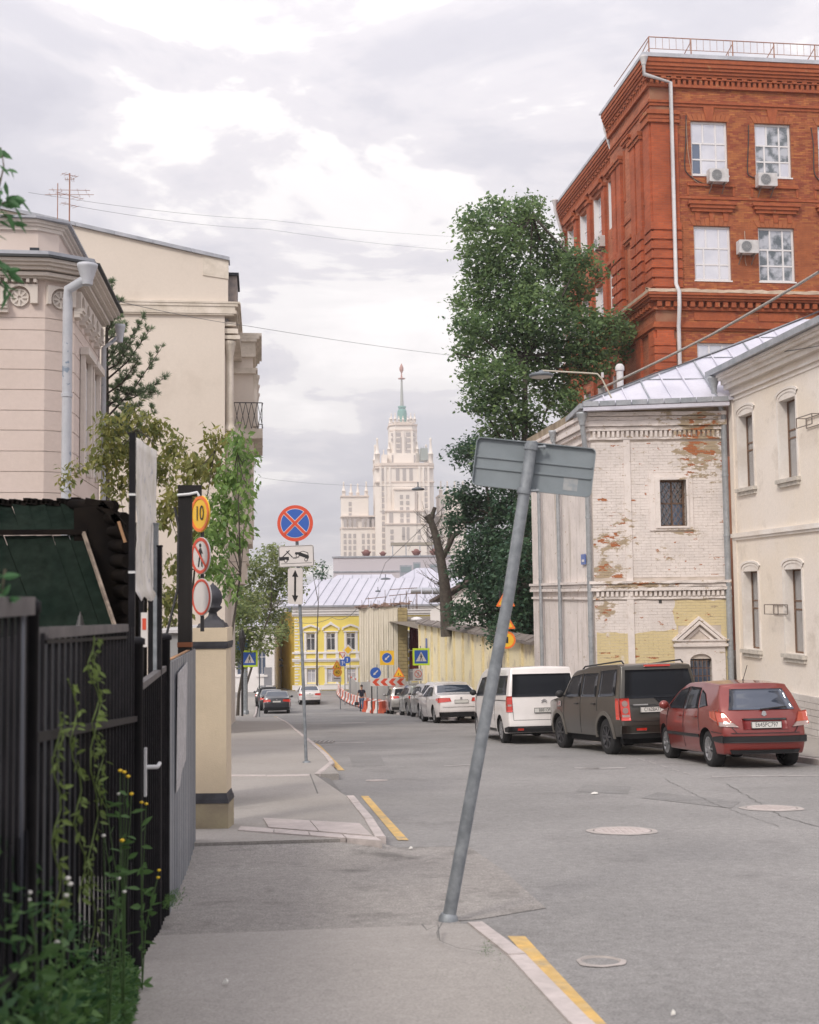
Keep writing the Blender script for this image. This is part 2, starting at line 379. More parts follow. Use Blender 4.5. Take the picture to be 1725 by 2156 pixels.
# kerb lines measured on the ground (street coordinates)
def gs(u, v, h=0.0): return toS(G(u, v, h))
k1a, k1b = gs(1200, 2156, .1), gs(985, 1934, .06)
sl = (k1b[0]-k1a[0])/(k1b[1]-k1a[1])
K1 = [(k1a[0]-sl*5, k1a[1]-5), k1a, k1b]
K2 = [gs(790, 1764, .1), gs(768, 1725, .1), gs(730, 1677, .1)]
K3 = [gs(662, 1630, .1), gs(693, 1606, .1), gs(682, 1590, .1), gs(652, 1563, .1), gs(618, 1536, .1), gs(580, 1510, .1)]
def interp(pts, b):
    pts = sorted(pts, key=lambda q: q[1])
    if b <= pts[0][1]: return pts[0][0]
    for i in range(len(pts)-1):
        if b <= pts[i+1][1]:
            t = (b-pts[i][1])/max(1e-6, pts[i+1][1]-pts[i][1]); return pts[i][0]+(pts[i+1][0]-pts[i][0])*t
    return pts[-1][0]
bE = k1b[1]
def h1(a, b): return 0.1 if b < bE-1.2 else 0.1-0.07*(b-(bE-1.2))/1.2
near_pav = sheet('near_pavement', PAVE, lambda b: [-0.95, -0.3, 0.4, interp(K1, b)], frange(-4, bE, 0.4), h1, thick=0.2)
b2 = K2[0][1]; b3 = K2[-1][1]; b4 = K3[0][1]
sheet('driveway', DRIVE, lambda b: [-1.0, 0.0, 1.0, 1.2], frange(bE+0.001, b2-0.02, 0.25), (lambda a, b: 0.012+0.062*max(0, 1-(b2-b)/1.3)**2*(1 if a < 1.1 else 0)), thick=0.05)
def kj(b):
    if b <= b3: return interp(K2, b)
    if b >= b4: return interp(K3[1:], b)
    t = (b-b3)/(b4-b3); return K2[-1][0]+(K3[0][0]-K2[-1][0])*t
sheet('left_pavement', PAVE, lambda b: [-1.6, -0.6, 0.2, kj(b)-(0 if b < b3 or b > b4 else 0.0)], sorted(frange(b2, K3[-1][1], 0.5)+[b3, b4]), 0.1, thick=0.2)
b5 = K3[-1][1]
sheet('far_left_pavement', PAVE, lambda b: [-5.5, -3, -0.45], frange(b5, 104, 2), 0.1, thick=0.2)
sheet('left_verge', DIRT, lambda b: [-14, -6, -1.62], frange(11, 104, 3), 0.09, thick=0.2)
# dropped crossing ramp between the two kerbs
mb = MB()
rp = [gs(652, 1630, .1), gs(668, 1671, .1), gs(722, 1672, .02), gs(688, 1630, .02)]
vs = []
for q, h in zip(rp, (.104, .104, .02, .02)):
    p = S(*q); vs.append((p.x, p.y, gz(p.y)+h))
mb.add(vs, [(0, 1, 2, 3)]); mb.add([(x, y, z-.15) for x, y, z in vs]+vs, [(0, 1, 5, 4), (1, 2, 6, 5), (2, 3, 7, 6), (3, 0, 4, 7)])
tag(mb.build('kerb_ramp', pbr('ramp_asphalt', (0.18, 0.172, 0.165), 0.9, bump=0.8, bscale=60, pos=True, vary=0.15)), kind='structure')
# right pavement
KR = [(9.75, -4), (9.75, 21), (9.35, 24), (8.2, 31), (7.95, 45), (7.9, 74)]
sheet('right_pavement', PAVE, lambda b: [interp(KR, b), interp(KR, b)+0.8, 13.5], frange(-4, 74, 1), 0.12, thick=0.25)
def kerb(name, pts, step=1.0, side=1, w_=0.10, top=0.112, gap=0.008, taper=0, flat=None):
    par = tag(empty(name), kind='structure')
    P = [S(*q) for q in pts]; i = 0; acc = []
    for i in range(len(P)-1):
        d = P[i+1]-P[i]; L = d.length; n = max(1, int(round(L/step))); u_ = d/L; nn_ = Vector((u_.y, -u_.x, 0))*side
        for k in range(n):
            a = P[i]+u_*(L*k/n+gap/2); c = P[i]+u_*(L*(k+1)/n-gap/2)
            a = a+Vector((0, 0, gz(a.y))); c = c+Vector((0, 0, gz(c.y))); j = random.uniform(-.004, .004)
            tp = top+j; tq = top+j
            if taper and i == len(P)-2 and k == n-1: tq = 0.04
            x = 0.012
            prof0 = [a+Vector((0, 0, -.15)), a+Vector((0, 0, tp)), a+nn_*(w_-x)+Vector((0, 0, tp)), a+nn_*w_+Vector((0, 0, tp-x)), a+nn_*w_+Vector((0, 0, -.15))]
            prof1 = [c+Vector((0, 0, -.15)), c+Vector((0, 0, tq)), c+nn_*(w_-x)+Vector((0, 0, tq)), c+nn_*w_+Vector((0, 0, tq-x)), c+nn_*w_+Vector((0, 0, -.15))]
            m_ = MB(); m_.add(prof0+prof1, [(0, 1, 2, 3, 4), (9, 8, 7, 6, 5)]+[(q, q+5, (q+1) % 5+5, (q+1) % 5) for q in range(5)])
            m_.build('kerb_stone', KERB, par)
    return par
kerb('near_kerb', [(k1a[0]-sl*3, k1a[1]-3), k1a, k1b], taper=1)
kerb('island_kerb', K2)
kerb('left_kerb', [K3[0], K3[1]]+K3[2:])
kerb('parking_bay_kerb', [(-0.45, b5+0.2), (-0.45, 100)], step=2.0)
kerb('right_kerb', [(9.75, 14), (9.75, 21), (9.35, 24), (8.2, 31), (7.95, 45), (7.9, 74)], side=-1)
# lowered kerb row in front of the island and the pale slab let into it
isl = tag(empty('island_edge'), kind='structure')
def flatpoly(name, pix, m, h, th=0.03, parent=None, kind='structure', label=None):
    vs = []
    for u, v in pix:
        p = G(u, v, h); vs.append((p.x, p.y, gz(p.y)+h))
    n = len(vs); mb = MB(); mb.add(vs, [tuple(range(n))]); mb.add(vs+[(x, y, z-th) for x, y, z in vs], [(i, (i+1) % n, (i+1) % n+n, i+n) for i in range(n)])
    return tag(mb.build(name, m, parent), label, kind=kind)
SLAB = pbr('pale_slab', (0.50, 0.44, 0.42), 0.8, (0.42, 0.37, 0.35), scale=3, bump=0.3, bscale=60, pos=True, vary=0.08, stain=(0.3, 0.27, 0.25), smask=(0.6, 0.75), sscale=4)
for (x0, x1) in ((0, .25), (.25, .5), (.5, .75), (.75, 1)):
    lerp = lambda A, B, t: (A[0]+(B[0]-A[0])*t, A[1]+(B[1]-A[1])*t)
    A0, A1 = (506, 1739), (792, 1762); C0, C1 = (500, 1747), (806, 1770)
    flatpoly('kerb_stone', [lerp(A0, A1, x0+.004), lerp(A0, A1, x1-.004), lerp(C0, C1, x1-.004), lerp(C0, C1, x0+.004)], KERB, 0.112, 0.15, isl, None)
for (x0, x1) in ((0, .48), (.49, 1)):
    A0, A1 = (554, 1722), (757, 1733); C0, C1 = (566, 1741), (784, 1759)
    flatpoly('paving_slab', [lerp(A0, A1, x0), lerp(A0, A1, x1), lerp(C0, C1, x1), lerp(C0, C1, x0)], SLAB, 0.112, 0.05, isl, None)
for A, B in (((479, 1631), (560, 1631)), ((562, 1631.5), (652, 1630))):
    flatpoly('kerb_stone', [A, B, (B[0], B[1]+3), (A[0], A[1]+3)], KERB, 0.106, 0.1, isl, None)
# painted lines
def pline(name, pix, m=YPAINT, h=0.004, pieces=1):
    vs = []
    for u, v in pix:
        p = G(u, v, h); vs.append((p.x, p.y, gz(p.y)+h))
    n = len(vs); mb = MB(); mb.add(vs, [tuple(range(n))]); return tag(mb.build(name, m), kind='structure')
def strip_line(name, L, R, m, h=0.005):
    mb = MB(); vs = []
    for (l, r) in zip(L, R):
        for u, v in (l, r):
            p = G(u, v, h); vs.append((p.x, p.y, gz(p.y)+h))
    mb.add(vs, [(2*i, 2*i+1, 2*i+3, 2*i+2) for i in range(len(L)-1)]); return tag(mb.build(name, m), kind='structure')
strip_line('yellow_kerb_line', [(1069, 1971), (1130, 2037), (1192, 2103), (1262, 2180)], [(1106, 1971), (1164, 2035), (1226, 2101), (1300, 2180)], YPAINT)
strip_line('yellow_island_line', [(760, 1676), (790, 1712), (838, 1769)], [(776, 1676), (808, 1712), (861, 1769)], YPAINT)
strip_line('yellow_far_line', [(577, 1509), (640, 1556), (664, 1570), (712, 1622)], [(584, 1509), (650, 1556), (675, 1570), (726, 1622)], YPAINT)
for pix in ([(1210, 1618), (1262, 1619), (1262, 1616.5), (1210, 1615.5)], [(1500, 1636), (1725, 1634), (1725, 1631.5), (1500, 1633.5)], [(705, 1563), (768, 1562), (768, 1564.5), (705, 1565)],
            [(718, 1522), (770, 1520), (770, 1522), (718, 1524)], [(935, 1612), (1010, 1608), (1010, 1610), (935, 1613.5)], [(1228, 1617), (1318, 1615), (1318, 1618), (1228, 1620)]):
    pline('faded_white_line', pix, WPAINT)
for i in range(9):
    x = 1248+i*24; y = 1566+i*7.4
    pline('bay_line', [(x, y), (x+15, y+4.5), (x+14, y+6.5), (x-1, y+2)], WPAINT)
# sawn joint and crack lines of the asphalt
TAR = pbr('tar_joint', (0.12, 0.115, 0.11), 0.8, pos=True)
def crack(pix, wd=0.006, h=0.006, name='crack', jit=0.02, step=0.12):
    P = [G(u, v, h) for u, v in pix]; mb = MB(); pts = []
    for i in range(len(P)-1):
        L = (P[i+1]-P[i]).length; n = max(1, int(L/step))
        for k in range(n):
            q = P[i].lerp(P[i+1], k/n); pts.append((q.x+random.uniform(-jit, jit), q.y+random.uniform(-jit, jit)))
    pts.append((P[-1].x, P[-1].y)); vs = []
    for i, (x, y) in enumerate(pts):
        a = Vector(pts[max(i-1, 0)]); b = Vector(pts[min(i+1, len(pts)-1)]); d = (b-a); n_ = Vector((-d.y, d.x)).normalized()*wd*random.uniform(.3, 1)
        z = gz(y)+h; vs += [(x+n_.x, y+n_.y, z), (x-n_.x, y-n_.y, z)]
    mb.add(vs, [(2*i, 2*i+1, 2*i+3, 2*i+2) for i in range(len(pts)-1)]); return tag(mb.build(name, TAR), kind='structure')
PATCH = pbr('newer_asphalt_patch', (0.195, 0.189, 0.184), .92, (0.23, 0.223, 0.217), scale=2, pos=True, bump=.7, bscale=90, grain=.3, vary=.1)
pline('driveway_apron', [(868, 1945), (800, 1786), (985, 1781), (1060, 1832), (1150, 1912), (1005, 1936)], DRIVE, .0035)
pline('asphalt_patch', [(1228, 1652), (1330, 1656), (1322, 1672), (1212, 1667)], PATCH, .003)
pline('asphalt_patch', [(1385, 1668), (1560, 1688), (1540, 1702), (1350, 1680)], PATCH, .0035)
pline('asphalt_patch', [(735, 1590), (800, 1589), (812, 1612), (742, 1614)], PATCH, .003)
crack([(896, 1945), (905, 1958), (930, 1948), (922, 1965), (930, 1980), (968, 1995), (1036, 2006)], 0.006, 0.108)
crack([(935, 1944), (925, 1962), (922, 1975)], 0.004, 0.108)
crack([(1530, 1650), (1650, 1720), (1725, 1740)], 0.008)
crack([(1400, 1640), (1500, 1690), (1640, 1740)], 0.006)
crack([(640, 1800), (800, 1784), (1000, 1782)], 0.005, 0.016, jit=0.03)
# manholes
IRON = pbr('manhole_iron', (0.33, 0.31, 0.30), 0.6, (0.22, 0.2, 0.19), scale=6, pos=True, bump=0.3, bscale=60, metal=0.3)
COLLAR = pbr('manhole_collar', (0.43, 0.385, 0.36), 0.85, (0.33, 0.3, 0.28), scale=5, pos=True, bump=0.4, bscale=40)
def manhole(u, v, r, label, sunk=0.0, collar=0.12, light=False):
    p = G(u, v); sp = (gz(p.y+1)-gz(p.y-1))/2
    t = thing('manhole_cover', label, 'manhole cover', (p.x, p.y, gz(p.y)), 0, 'manhole covers in the road'); t.rotation_euler = (atan(sp), 0, 0)
    m_ = MB(); n = 40
    vs = []
    for k in range(n):
        a = 2*pi*k/n; rj = r+collar*(1+0.18*sin(3*a+u)+0.1*sin(7*a))
        vs += [(cos(a)*r, sin(a)*r, 0.006-sunk), (cos(a)*(r+0.02), sin(a)*(r+.02), 0.010), (cos(a)*rj, sin(a)*rj, 0.005)]
    m_.add(vs, [(3*k+j, 3*((k+1) % n)+j, 3*((k+1) % n)+j+1, 3*k+j+1) for k in range(n) for j in (0, 1)]); m_.build('collar', COLLAR, t)
    m_ = MB(); m_.lathe([(r*.97, -.03-sunk), (r*.97, 0.008-sunk), (r*.9, 0.009-sunk)], 32)
    for k in range(-4, 5):
        for j in range(-4, 5):
            if sqrt(k*k+j*j)*r*.2 < r*.82: m_.box(k*r*.2-.018, k*r*.2+.018, j*r*.2-.018, j*r*.2+.018, 0.008-sunk, 0.013-sunk)
    m_.build('lid', (IRON if sunk == 0 else pbr('dark_manhole_iron', (0.07, 0.065, 0.06), .8, pos=True)) if not light else SLAB, t)
    return t
manhole(1265, 2026, 0.085, 'sunken round manhole with broken pale rim nearest the camera, right of the yellow line', 0.03, 0.045)
manhole(1311, 1750, 0.29, 'flat pinkish manhole cover in mid road right of the leaning pole', 0.0, 0.06, True)
manhole(1625, 1702, 0.29, 'faint round manhole cover at the right edge of the road', 0.0, 0.07, True)
manhole(793, 1644, 0.15, 'small pale manhole cover left of the leaning pole near the yellow line', 0.0, 0.03, True)
t = thing('drain_grate', 'cast iron gutter grate beside the far yellow kerb line', 'drain grate', G(668, 1563), 0)
for k in range(6):
    m_ = MB(); m_.box(-.3+k*.12, -.25+k*.12, -.55, .55, 0.0, 0.02); m_.build('bar', IRON, t)
m_ = MB(); m_.box(-.36, .4, -.62, -.55, 0, .018); m_.box(-.36, .4, .55, .62, 0, .018); m_.box(-.40, -.35, -.62, .62, 0, .0185); m_.box(.39, .44, -.62, .62, 0, .0185); m_.build('frame', IRON, t)
t.rotation_euler = (atan(-.08), 0, 0)
# a few scraps
LITTER = pbr('paper_scrap', (0.62, 0.6, 0.56), 0.9)
for u, v, s_, lab in ((1252, 1673, .05, 'white paper scrap lying in mid road above the pinkish manhole'), (1418, 2142, .011, 'tiny white fleck on the road at the bottom right'), (475, 3081/1.484, .013, 'small pale chip on the pavement by the weeds'), (865, 1790, .018, 'small pale stone on the road beside the island line')):
    p = G(u, v, .1 if u < 700 else 0); m_ = MB(); q = s_
    m_.add([(-q, -q*.5, 0), (q*.8, -q*.7, .006), (q, q*.5, .01), (0, q*.3, .02), (-q*.7, q*.6, .004), (-q, -q*.5, -.004), (q*.8, -q*.7, .0), (q, q*.5, 0), (-q*.7, q*.6, -.004)], [(0, 1, 3), (1, 2, 3), (2, 4, 3), (4, 0, 3), (5, 8, 7, 6), (0, 5, 6, 1), (1, 6, 7, 2), (2, 7, 8, 4), (4, 8, 5, 0)])
    tag(m_.build('paper_scrap', LITTER, None, (p.x, p.y, gz(p.y)+.014+(.1 if u < 700 else 0))), lab, 'litter')
# ============================================================ windows
WFRAME = pbr('white_window_frame', (0.72, 0.70, 0.70), 0.45)
BROWNFR = pbr('brown_window_frame', (0.13, 0.075, 0.045), 0.7, (0.2, 0.12, 0.08), scale=8)
DARKFR = pbr('dark_window_frame', (0.05, 0.045, 0.045), 0.5)
GL_PALE = glassmat('glass_over_blinds', (0.50, 0.49, 0.53), 0.35, 0.04, (0.62, 0.6, 0.63), 1.0)
GL_TREE = glassmat('tree_reflection_glass', (0.03, 0.045, 0.04), 0.16, 0.03, (0.42, 0.43, 0.46), 2.6)  # dark and pale noise patches put reflected trees and sky into the colour
GL_GREY = glassmat('glass_over_grey_curtain', (0.26, 0.25, 0.24), 0.22, 0.1)
GL_DARK = glassmat('dark_glass', (0.02, 0.022, 0.026), 0.16, 0.05)
GL_BLUE = glassmat('blue_glass', (0.05, 0.08, 0.14), 0.12, 0.05)
def window(parent, loc, rz, w_, h, xs=(), zs=(), cells=None, fr=0.07, fm=None, gm=None, depth=0.07, sill=None, gms=None):
    """frame (outer ring + bars) with a pane part for every light. xs/zs are bar positions as fractions"""
    fm = fm or WFRAME; gm = gm or GL_PALE
    f = MB(); f.box(0, w_, 0, depth, 0, fr); f.box(0, w_, 0, depth, h-fr, h); f.box(0, fr, 0.001, depth, fr, h-fr); f.box(w_-fr, w_, 0.001, depth, fr, h-fr)
    bw = fr*0.75
    zz = [0]+[z*h for z in zs]+[h]
    for z in zs: f.box(fr, w_-fr, 0.006, depth-.01, z*h-bw/2, z*h+bw/2)
    lights = []
    for r in range(len(zz)-1):
        bars = xs[r] if xs and isinstance(xs[0], (tuple, list)) else xs
        z0 = zz[r]+(bw/2 if r else fr); z1 = zz[r+1]-(bw/2 if r < len(zz)-2 else fr)
        q = [fr]+[x*w_ for x in bars]+[w_-fr]
        for x in bars: f.box(x*w_-bw/2, x*w_+bw/2, 0.004, depth-.012, z0, z1)
        for k in range(len(q)-1): lights.append((q[k]+(bw/2 if k else 0), q[k+1]-(bw/2 if k < len(q)-2 else 0), z0, z1))
    win = f.build('window', fm, parent, loc, rz)
    for i, (a, b, c, d) in enumerate(lights):
        m_ = MB(); m_.box(a, b, depth*.5, depth*.5+.012, c, d); m_.build('pane', gms[i % len(gms)] if gms else gm, win)
    if sill:
        m_ = MB(); m_.box(-sill, w_+sill, -0.14, 0.03, -0.06, -0.002); m_.build('sill', fm if fm is WFRAME else SILLW, win)
    return win
SILLW = pbr('sill_paint', (0.60, 0.56, 0.50), 0.7, (0.45, 0.42, 0.38), scale=6)
# ============================================================ red brick building
RB = brickmat('red_brickwork', (0.45, 0.135, 0.06), (0.33, 0.09, 0.04), (0.36, 0.20, 0.14))
RBT = pbr('red_brick_trim', (0.38, 0.10, 0.036), 0.85, (0.30, 0.075, 0.03), scale=3, bump=0.5, bscale=25, vary=0.12, stain=(0.42, 0.24, 0.11), smask=(0.62, 0.74), sscale=2.5)
RBK = pbr('red_brick', (0.39, 0.118, 0.046), 0.85, (0.29, 0.083, 0.035), scale=2.5, pos=True, bump=0.3, bscale=30, rand=0.24, stain=(0.42, 0.25, 0.12), smask=(0.66, 0.76), sscale=1.6)
MORTR = pbr('red_mortar', (0.27, 0.10, 0.06), 0.9, (0.33, 0.17, 0.10), scale=1.5)
LEDGE = pbr('limewashed_ledge', (0.52, 0.42, 0.33), 0.9, (0.4, 0.3, 0.22), scale=2.5, bump=0.5, bscale=12)
ZINC = pbr('zinc_sheet', (0.42, 0.43, 0.46), 0.5, (0.55, 0.56, 0.6), scale=1.2, metal=0.35, vary=0.08)
PIPE = pbr('painted_pipe', (0.52, 0.51, 0.52), 0.55, (0.62, 0.6, 0.6), scale=2, vary=0.06)
PIPEG = pbr('galvanised_pipe', (0.33, 0.35, 0.37), 0.5, (0.42, 0.44, 0.46), scale=3, metal=0.4, vary=0.1)
a0 = 16.4; b0 = 46.3
red = thing('brick_building', 'tall red brick building with white windows and rooftop railing above the metal roofs', 'building', S(a0, b0), TH)
def rl(u, v):
    a, z = WB(u, v, b0); return a-a0, z
def rlz(v, u=1500): return WB(u, v, b0-(.42 if v < 165 else 0))[1]
def rect(u0, v0, u1, v1): # pixel box -> x0,x1,z0,z1
    x0, z1 = rl(u0, (v0)); x1, z0 = rl(u1, v1); return [x0, x1, z0, z1]
wins = []
up = rect(1454, 254, 1534, 370); lo_ = rect(1459, 475, 1540, 591); sp = rl(1628, 300)[0]-rl(1494, 300)[0]
ww = 1.62
uz0, uz1 = up[2], up[3]; lz0, lz1 = lo_[2], lo_[3]; bz1 = rlz(722); bz0 = bz1-2.3
x1 = (up[0]+up[1])/2
cols = [x1-ww/2+k*sp for k in range(5)]
holes = [(x, x+ww, z0, z1) for x in cols for z0, z1 in ((uz0, uz1), (lz0, lz1), (bz0, bz1))]
RW = 14.0; zt = rlz(172); zb = -6.0; ledz = rlz(617)
mb = MB(); wallgrid(mb, (0, 0), 0, RW, zb, zt+.6, holes, 0.28)
SB = 16.5
# side wall: pavilion 0..6, wing set back 0.5
PV = 5.7
def sl_(u, v, off=0.0):
    b, z = WA(u, v, a0+off); return b-b0, z
mb.build('wall', MORTR, red)
sholes = []
def sb(u, off=.5): return sl_(u, 500, off)[0]
wb_ = [(sb(512)+0.05, sb(480)), (sb(452), sb(414)), (sb(393), sb(355)), (sb(327), sb(293))]
# crop columns -> photo columns
def cu(x): return (1660+x*.5566)/1.484
wb_ = [(sb(cu(512)), sb(cu(480))), (sb(cu(455)), sb(cu(415))), (sb(cu(395)), sb(cu(355))), (sb(cu(327)), sb(cu(293)))]
mb = MB()
n0 = PV
cent = [n0+1.25+k*2.55 for k in range(4)]
SL = n0+10.9
sw = [(c-.72, c+.72) for c in cent]
for lo, hi in ((uz0, uz1), (lz0, lz1), (bz0, bz1)):
    for s0, s1 in sw: sholes.append((SL-s1, SL-s0, lo, hi))
wallgrid(mb, (0.5, SL), -pi/2, SL-PV, zb, zt-.3, sholes, 0.3)
mb.add([(0, PV, zb), (RW, PV, zb), (RW, PV, zt+.6), (0, PV, zt+.6)], [(0, 1, 2, 3)])
wallgrid(mb, (0, PV), -pi/2, PV, zb, zt+.6, [], 0.2)
mb.add([(0.5, SL, zb), (RW, SL, zb), (RW, SL, zt+.2), (0.5, SL, zt+.2)], [(0, 1, 2, 3)])
mb.add([(RW, 0, zb), (RW, SL, zb), (RW, SL, zt+.4), (RW, 0, zt+.4)], [(0, 1, 2, 3)])
mb.build('side_wall', RB, red)
for i, x in enumerate(cols):
    for j, (z0, z1) in enumerate(((uz0, uz1), (lz0, lz1), (bz0, bz1))):
        h = z1-z0
        g_ = [GL_PALE] if (i == 0) else [GL_TREE, GL_TREE, GL_PALE, GL_TREE]
        if i == 0 and j == 0: g_ = [GL_BLUE, GL_PALE, GL_PALE, GL_BLUE, GL_PALE, GL_PALE, GL_PALE, GL_PALE, GL_PALE]
        if i == 1 and j == 1: g_ = [GL_TREE]
        window(red, (x, 0.10, z0), 0, ww, h, xs=((.28, .7), (.28, .7), (.35, .7)), zs=(.30, .60), fr=0.085, gms=g_, sill=0.03)
for s0, s1 in sw:
    for (z0, z1) in ((uz0, uz1), (lz0, lz1), (bz0, bz1)):
        wd = window(red, (0.5+0.22, s1, z0), -pi/2, s1-s0, z1-z0, xs=((.5,), (.5,), (.5,)), zs=(.30, .62), fr=0.08)
        m_ = MB()   # white plastered reveals
        m_.box(0.5-.005, 0.72, s1-.03, s1-.002, z0, z1); m_.box(0.5-.005, 0.72, s0+.002, s0+.03, z0, z1); m_.build('reveal', WFRAME, red)
# single bricks of the street front (first 300), the rest joined
def brick_skin(parent, x0, x1, z0, z1, holes, m, bw=0.26, bh=0.0775, proud=0.012, gap=0.010, pick=None, y=0.0, jitter=0.004, names=300):
    import bisect
    rest = MB(); one = MB(); one.box(0, bw-gap, -proud, 0.0, 0, bh-gap); me = one.mesh('brick', m); cnt = 0
    r = 0; z = z0
    while z+bh-gap <= z1:
        x = x0-(bw/2 if r % 2 else 0)
        while x < x1:
            a = max(x, x0); b = min(x+bw-gap, x1)
            if b-a > 0.05:
                segs = [(a, b)]
                for h in holes:
                    if h[2] < z+bh-gap and h[3] > z:
                        ns = []
                        for p, q in segs:
                            if q <= h[0] or p >= h[1]: ns.append((p, q)); continue
                            if p < h[0]-.02: ns.append((p, h[0]))
                            if q > h[1]+.02: ns.append((h[1], q))
                        segs = ns
                for p, q in segs:
                    j = random.uniform(-jitter, jitter)
                    if pick and cnt < names and abs((q-p)-(bw-gap)) < 1e-4 and pick(p, z):
                        inst('brick', me, (p, y+j, z), (0, 0, 0), parent); cnt += 1
                    else:
                        rest.box(p, q, y-proud+j, y, z, z+bh-gap)
            x += bw
        z += bh; r += 1
    return rest.build('brickwork', m, parent, kind='stuff')
XV = 9.5
brick_skin(red, 0.9, XV, ledz+.15, zt+.4, [(h[0]-.0, h[1]+.0, h[2], h[3]) for h in holes], RBK, pick=lambda x, z: 1.0 < x < 7 and lz0 < z < lz1+.6)
brick_skin(red, 0.9, XV, rlz(760), ledz-.15, [(h[0], h[1], h[2], h[3]) for h in holes], RBK)
# trim: horizontal bands wrapping front and side
def band(z0, z1, out, m=RBT, name='string_course', x1=RW, wing=True, par=red, PVv=PV, SLv=SL, set_=.5):
    m_ = MB(); m_.box(-out, x1, -out, 0.02, z0, z1); m_.box(-out, 0.02, 0.02, PVv, z0, z1)
    if wing: q_ = .8 if z0 > uz1+1 else 0; m_.box(set_-out, set_+.02, PVv+(0.002 if q_ == 0 else -.3), SLv, z0-q_, z1-q_)
    return m_.build(name, m, par)
zc1 = rlz(122); zc0 = rlz(172)
for i, (v0, v1, o_) in enumerate(((124, 133, .40), (133, 141, .36), (141, 147, .31), (147, 153, .25), (153, 158, .19), (163, 170, .16), (183, 189, .14), (216, 221, .10), (221, 227, .05))):
    band(rlz(v1), rlz(v0)-.004, o_, name='cornice' if i < 7 else 'string_course')
def dentils(z0, z1, out, pitch, wd, m=RBT, name='dentil_course'):
    m_ = MB(); x = 0.0
    while x < RW: m_.box(x, x+wd, -out, 0.0, z0, z1); x += pitch
    y = 0.1
    while y < PV: m_.box(-out, 0, y, y+wd, z0, z1); y += pitch
    q_ = .8 if z0 > uz1+1 else 0
    while y < SL: m_.box(.5-out, .5, y, y+wd, z0-q_, z1-q_); y += pitch
    tag(m_.build(name, m, red), kind='stuff')
dentils(rlz(183), rlz(171), .14, .24, .13); dentils(rlz(163), rlz(158.5), .19, .45, .22)
# zinc roof edge, roof, railing
band(rlz(124), rlz(117), .44, ZINC, 'gutter')
m_ = MB(); zr = rlz(118)
m_.box(-.42, RW, -.42, PV+.3, zr-.02, zr+.05); m_.box(.1, RW, PV+.31, SL, zr-.86, zr-.75)
m_.build('roof', ZINC, red)
RAIL = pbr('rusty_railing', (0.30, 0.13, 0.09), 0.8, (0.42, 0.25, 0.18), scale=5)
m_ = MB(); ry = -0.35; rh = rlz(82)-rlz(112); rz0 = rlz(112)
m_.tube([(-.1, ry, rz0+rh), (RW, ry, rz0+rh)], .022, 6); m_.tube([(-.1, ry, rz0+.12), (RW, ry, rz0+.12)], .014, 6)
m_.tube([(-.1, ry, rz0+rh), (-.1, 4.5, rz0+rh)], .022, 6); m_.tube([(-.1, ry, rz0+.12), (-.1, 4.5, rz0+.12)], .014, 6)
x = -.1
while x < RW: m_.tube([(x, ry, rz0+.12), (x, ry, rz0+rh)], .009, 4); x += .3
m_.build('railing', RAIL, red)
for x in [-.1+1.85*k for k in range(8)]:
    m_ = MB(); m_.tube([(x, ry, rz0-.1), (x, ry, rz0+rh)], .03, 6); m_.tube([(x-.22, ry+.5, rz0-.02), (x, ry, rz0+rh*.8)], .02, 5); m_.build('railing_post', RAIL, red)
# roof hatch
t = thing('roof_hatch', 'small dark roof hatch behind the railing of the red building', 'hatch', S(a0+6.6, b0+1.2, rlz(112)), TH)
m_ = MB(); m_.box(-.45, .45, -.3, .5, -.1, .12); m_.build('hatch_base', DARKFR, t); m_ = MB(); m_.box(-.6, .6, -.45, .65, .13, .18); m_.build('hatch_lid', RAIL, t)
# corner pilaster, second pilasters on the side, quoins
def quoins(x0, x1, y0, y1, z0, z1, n, out=.06):
    h = (z1-z0)/n
    for k in range(n):
        m_ = MB(); m_.box(x0-out, x1, y0-out, y1, z0+k*h+.05, z0+(k+1)*h-.05); m_.build('quoin', RBQ, red)
RBQ = brickmat('red_quoin_brick', (0.46, 0.10, 0.032), (0.36, 0.075, 0.026), (0.28, 0.11, 0.07), bump=.5)
qx = rl(1432, 500)[0]
m_ = MB(); m_.box(-.02, qx, -.10, 0.02, ledz, rlz(245)); m_.box(-.10, 0.02, -.02, .75, ledz, rlz(245)); m_.build('pilaster', RBQ, red)
quoins(-.10, qx+.03, -.10, .78, ledz+.15, rlz(470), 7, .05)
for v0, v1, o_ in ((238, 247, .2), (247, 256, .14), (258, 264, .18)):
    m_ = MB(); m_.box(-o_, qx+.08, -o_, .85, rlz(v1), rlz(v0)-.004); m_.build('capital', RBT, red)
for y in (1.35, 2.15, 4.15, 4.95):
    m_ = MB(); m_.box(-.14, 0, y-.3, y+.3, ledz, rlz(262)); m_.build('pilaster', RBQ, red)
    for v0, v1, o_ in ((262, 270, .26), (271, 278, .20)):
        m_ = MB(); m_.box(-o_, 0, y-.36, y+.36, rlz(v1), rlz(v0)); m_.build('capital', RBT, red)
    h = (rlz(470)-ledz-.15)/6
    for k in range(6):
        m_ = MB(); m_.box(-.21, 0, y-.34, y+.34, ledz+.15+k*h+.05, ledz+.15+(k+1)*h-.06); m_.build('quoin', RBQ, red)
# blind niche in the pavilion: hood, keystones
for zz_, hh in ((uz0, uz1-uz0), (lz0, lz1-lz0)):
    m_ = MB(); m_.box(-.16, 0, 2.6, 3.7, zz_+hh+.25, zz_+hh+.4); m_.box(-.10, 0, 2.68, 3.62, zz_+hh+.12, zz_+hh+.25); m_.build('hood_mould', RBT, red)
    m_ = MB(); m_.box(-.05, 0, 2.6, 2.75, zz_, zz_+hh); m_.box(-.05, 0, 3.55, 3.7, zz_, zz_+hh); m_.build('blind_window_frame', RBT, red)
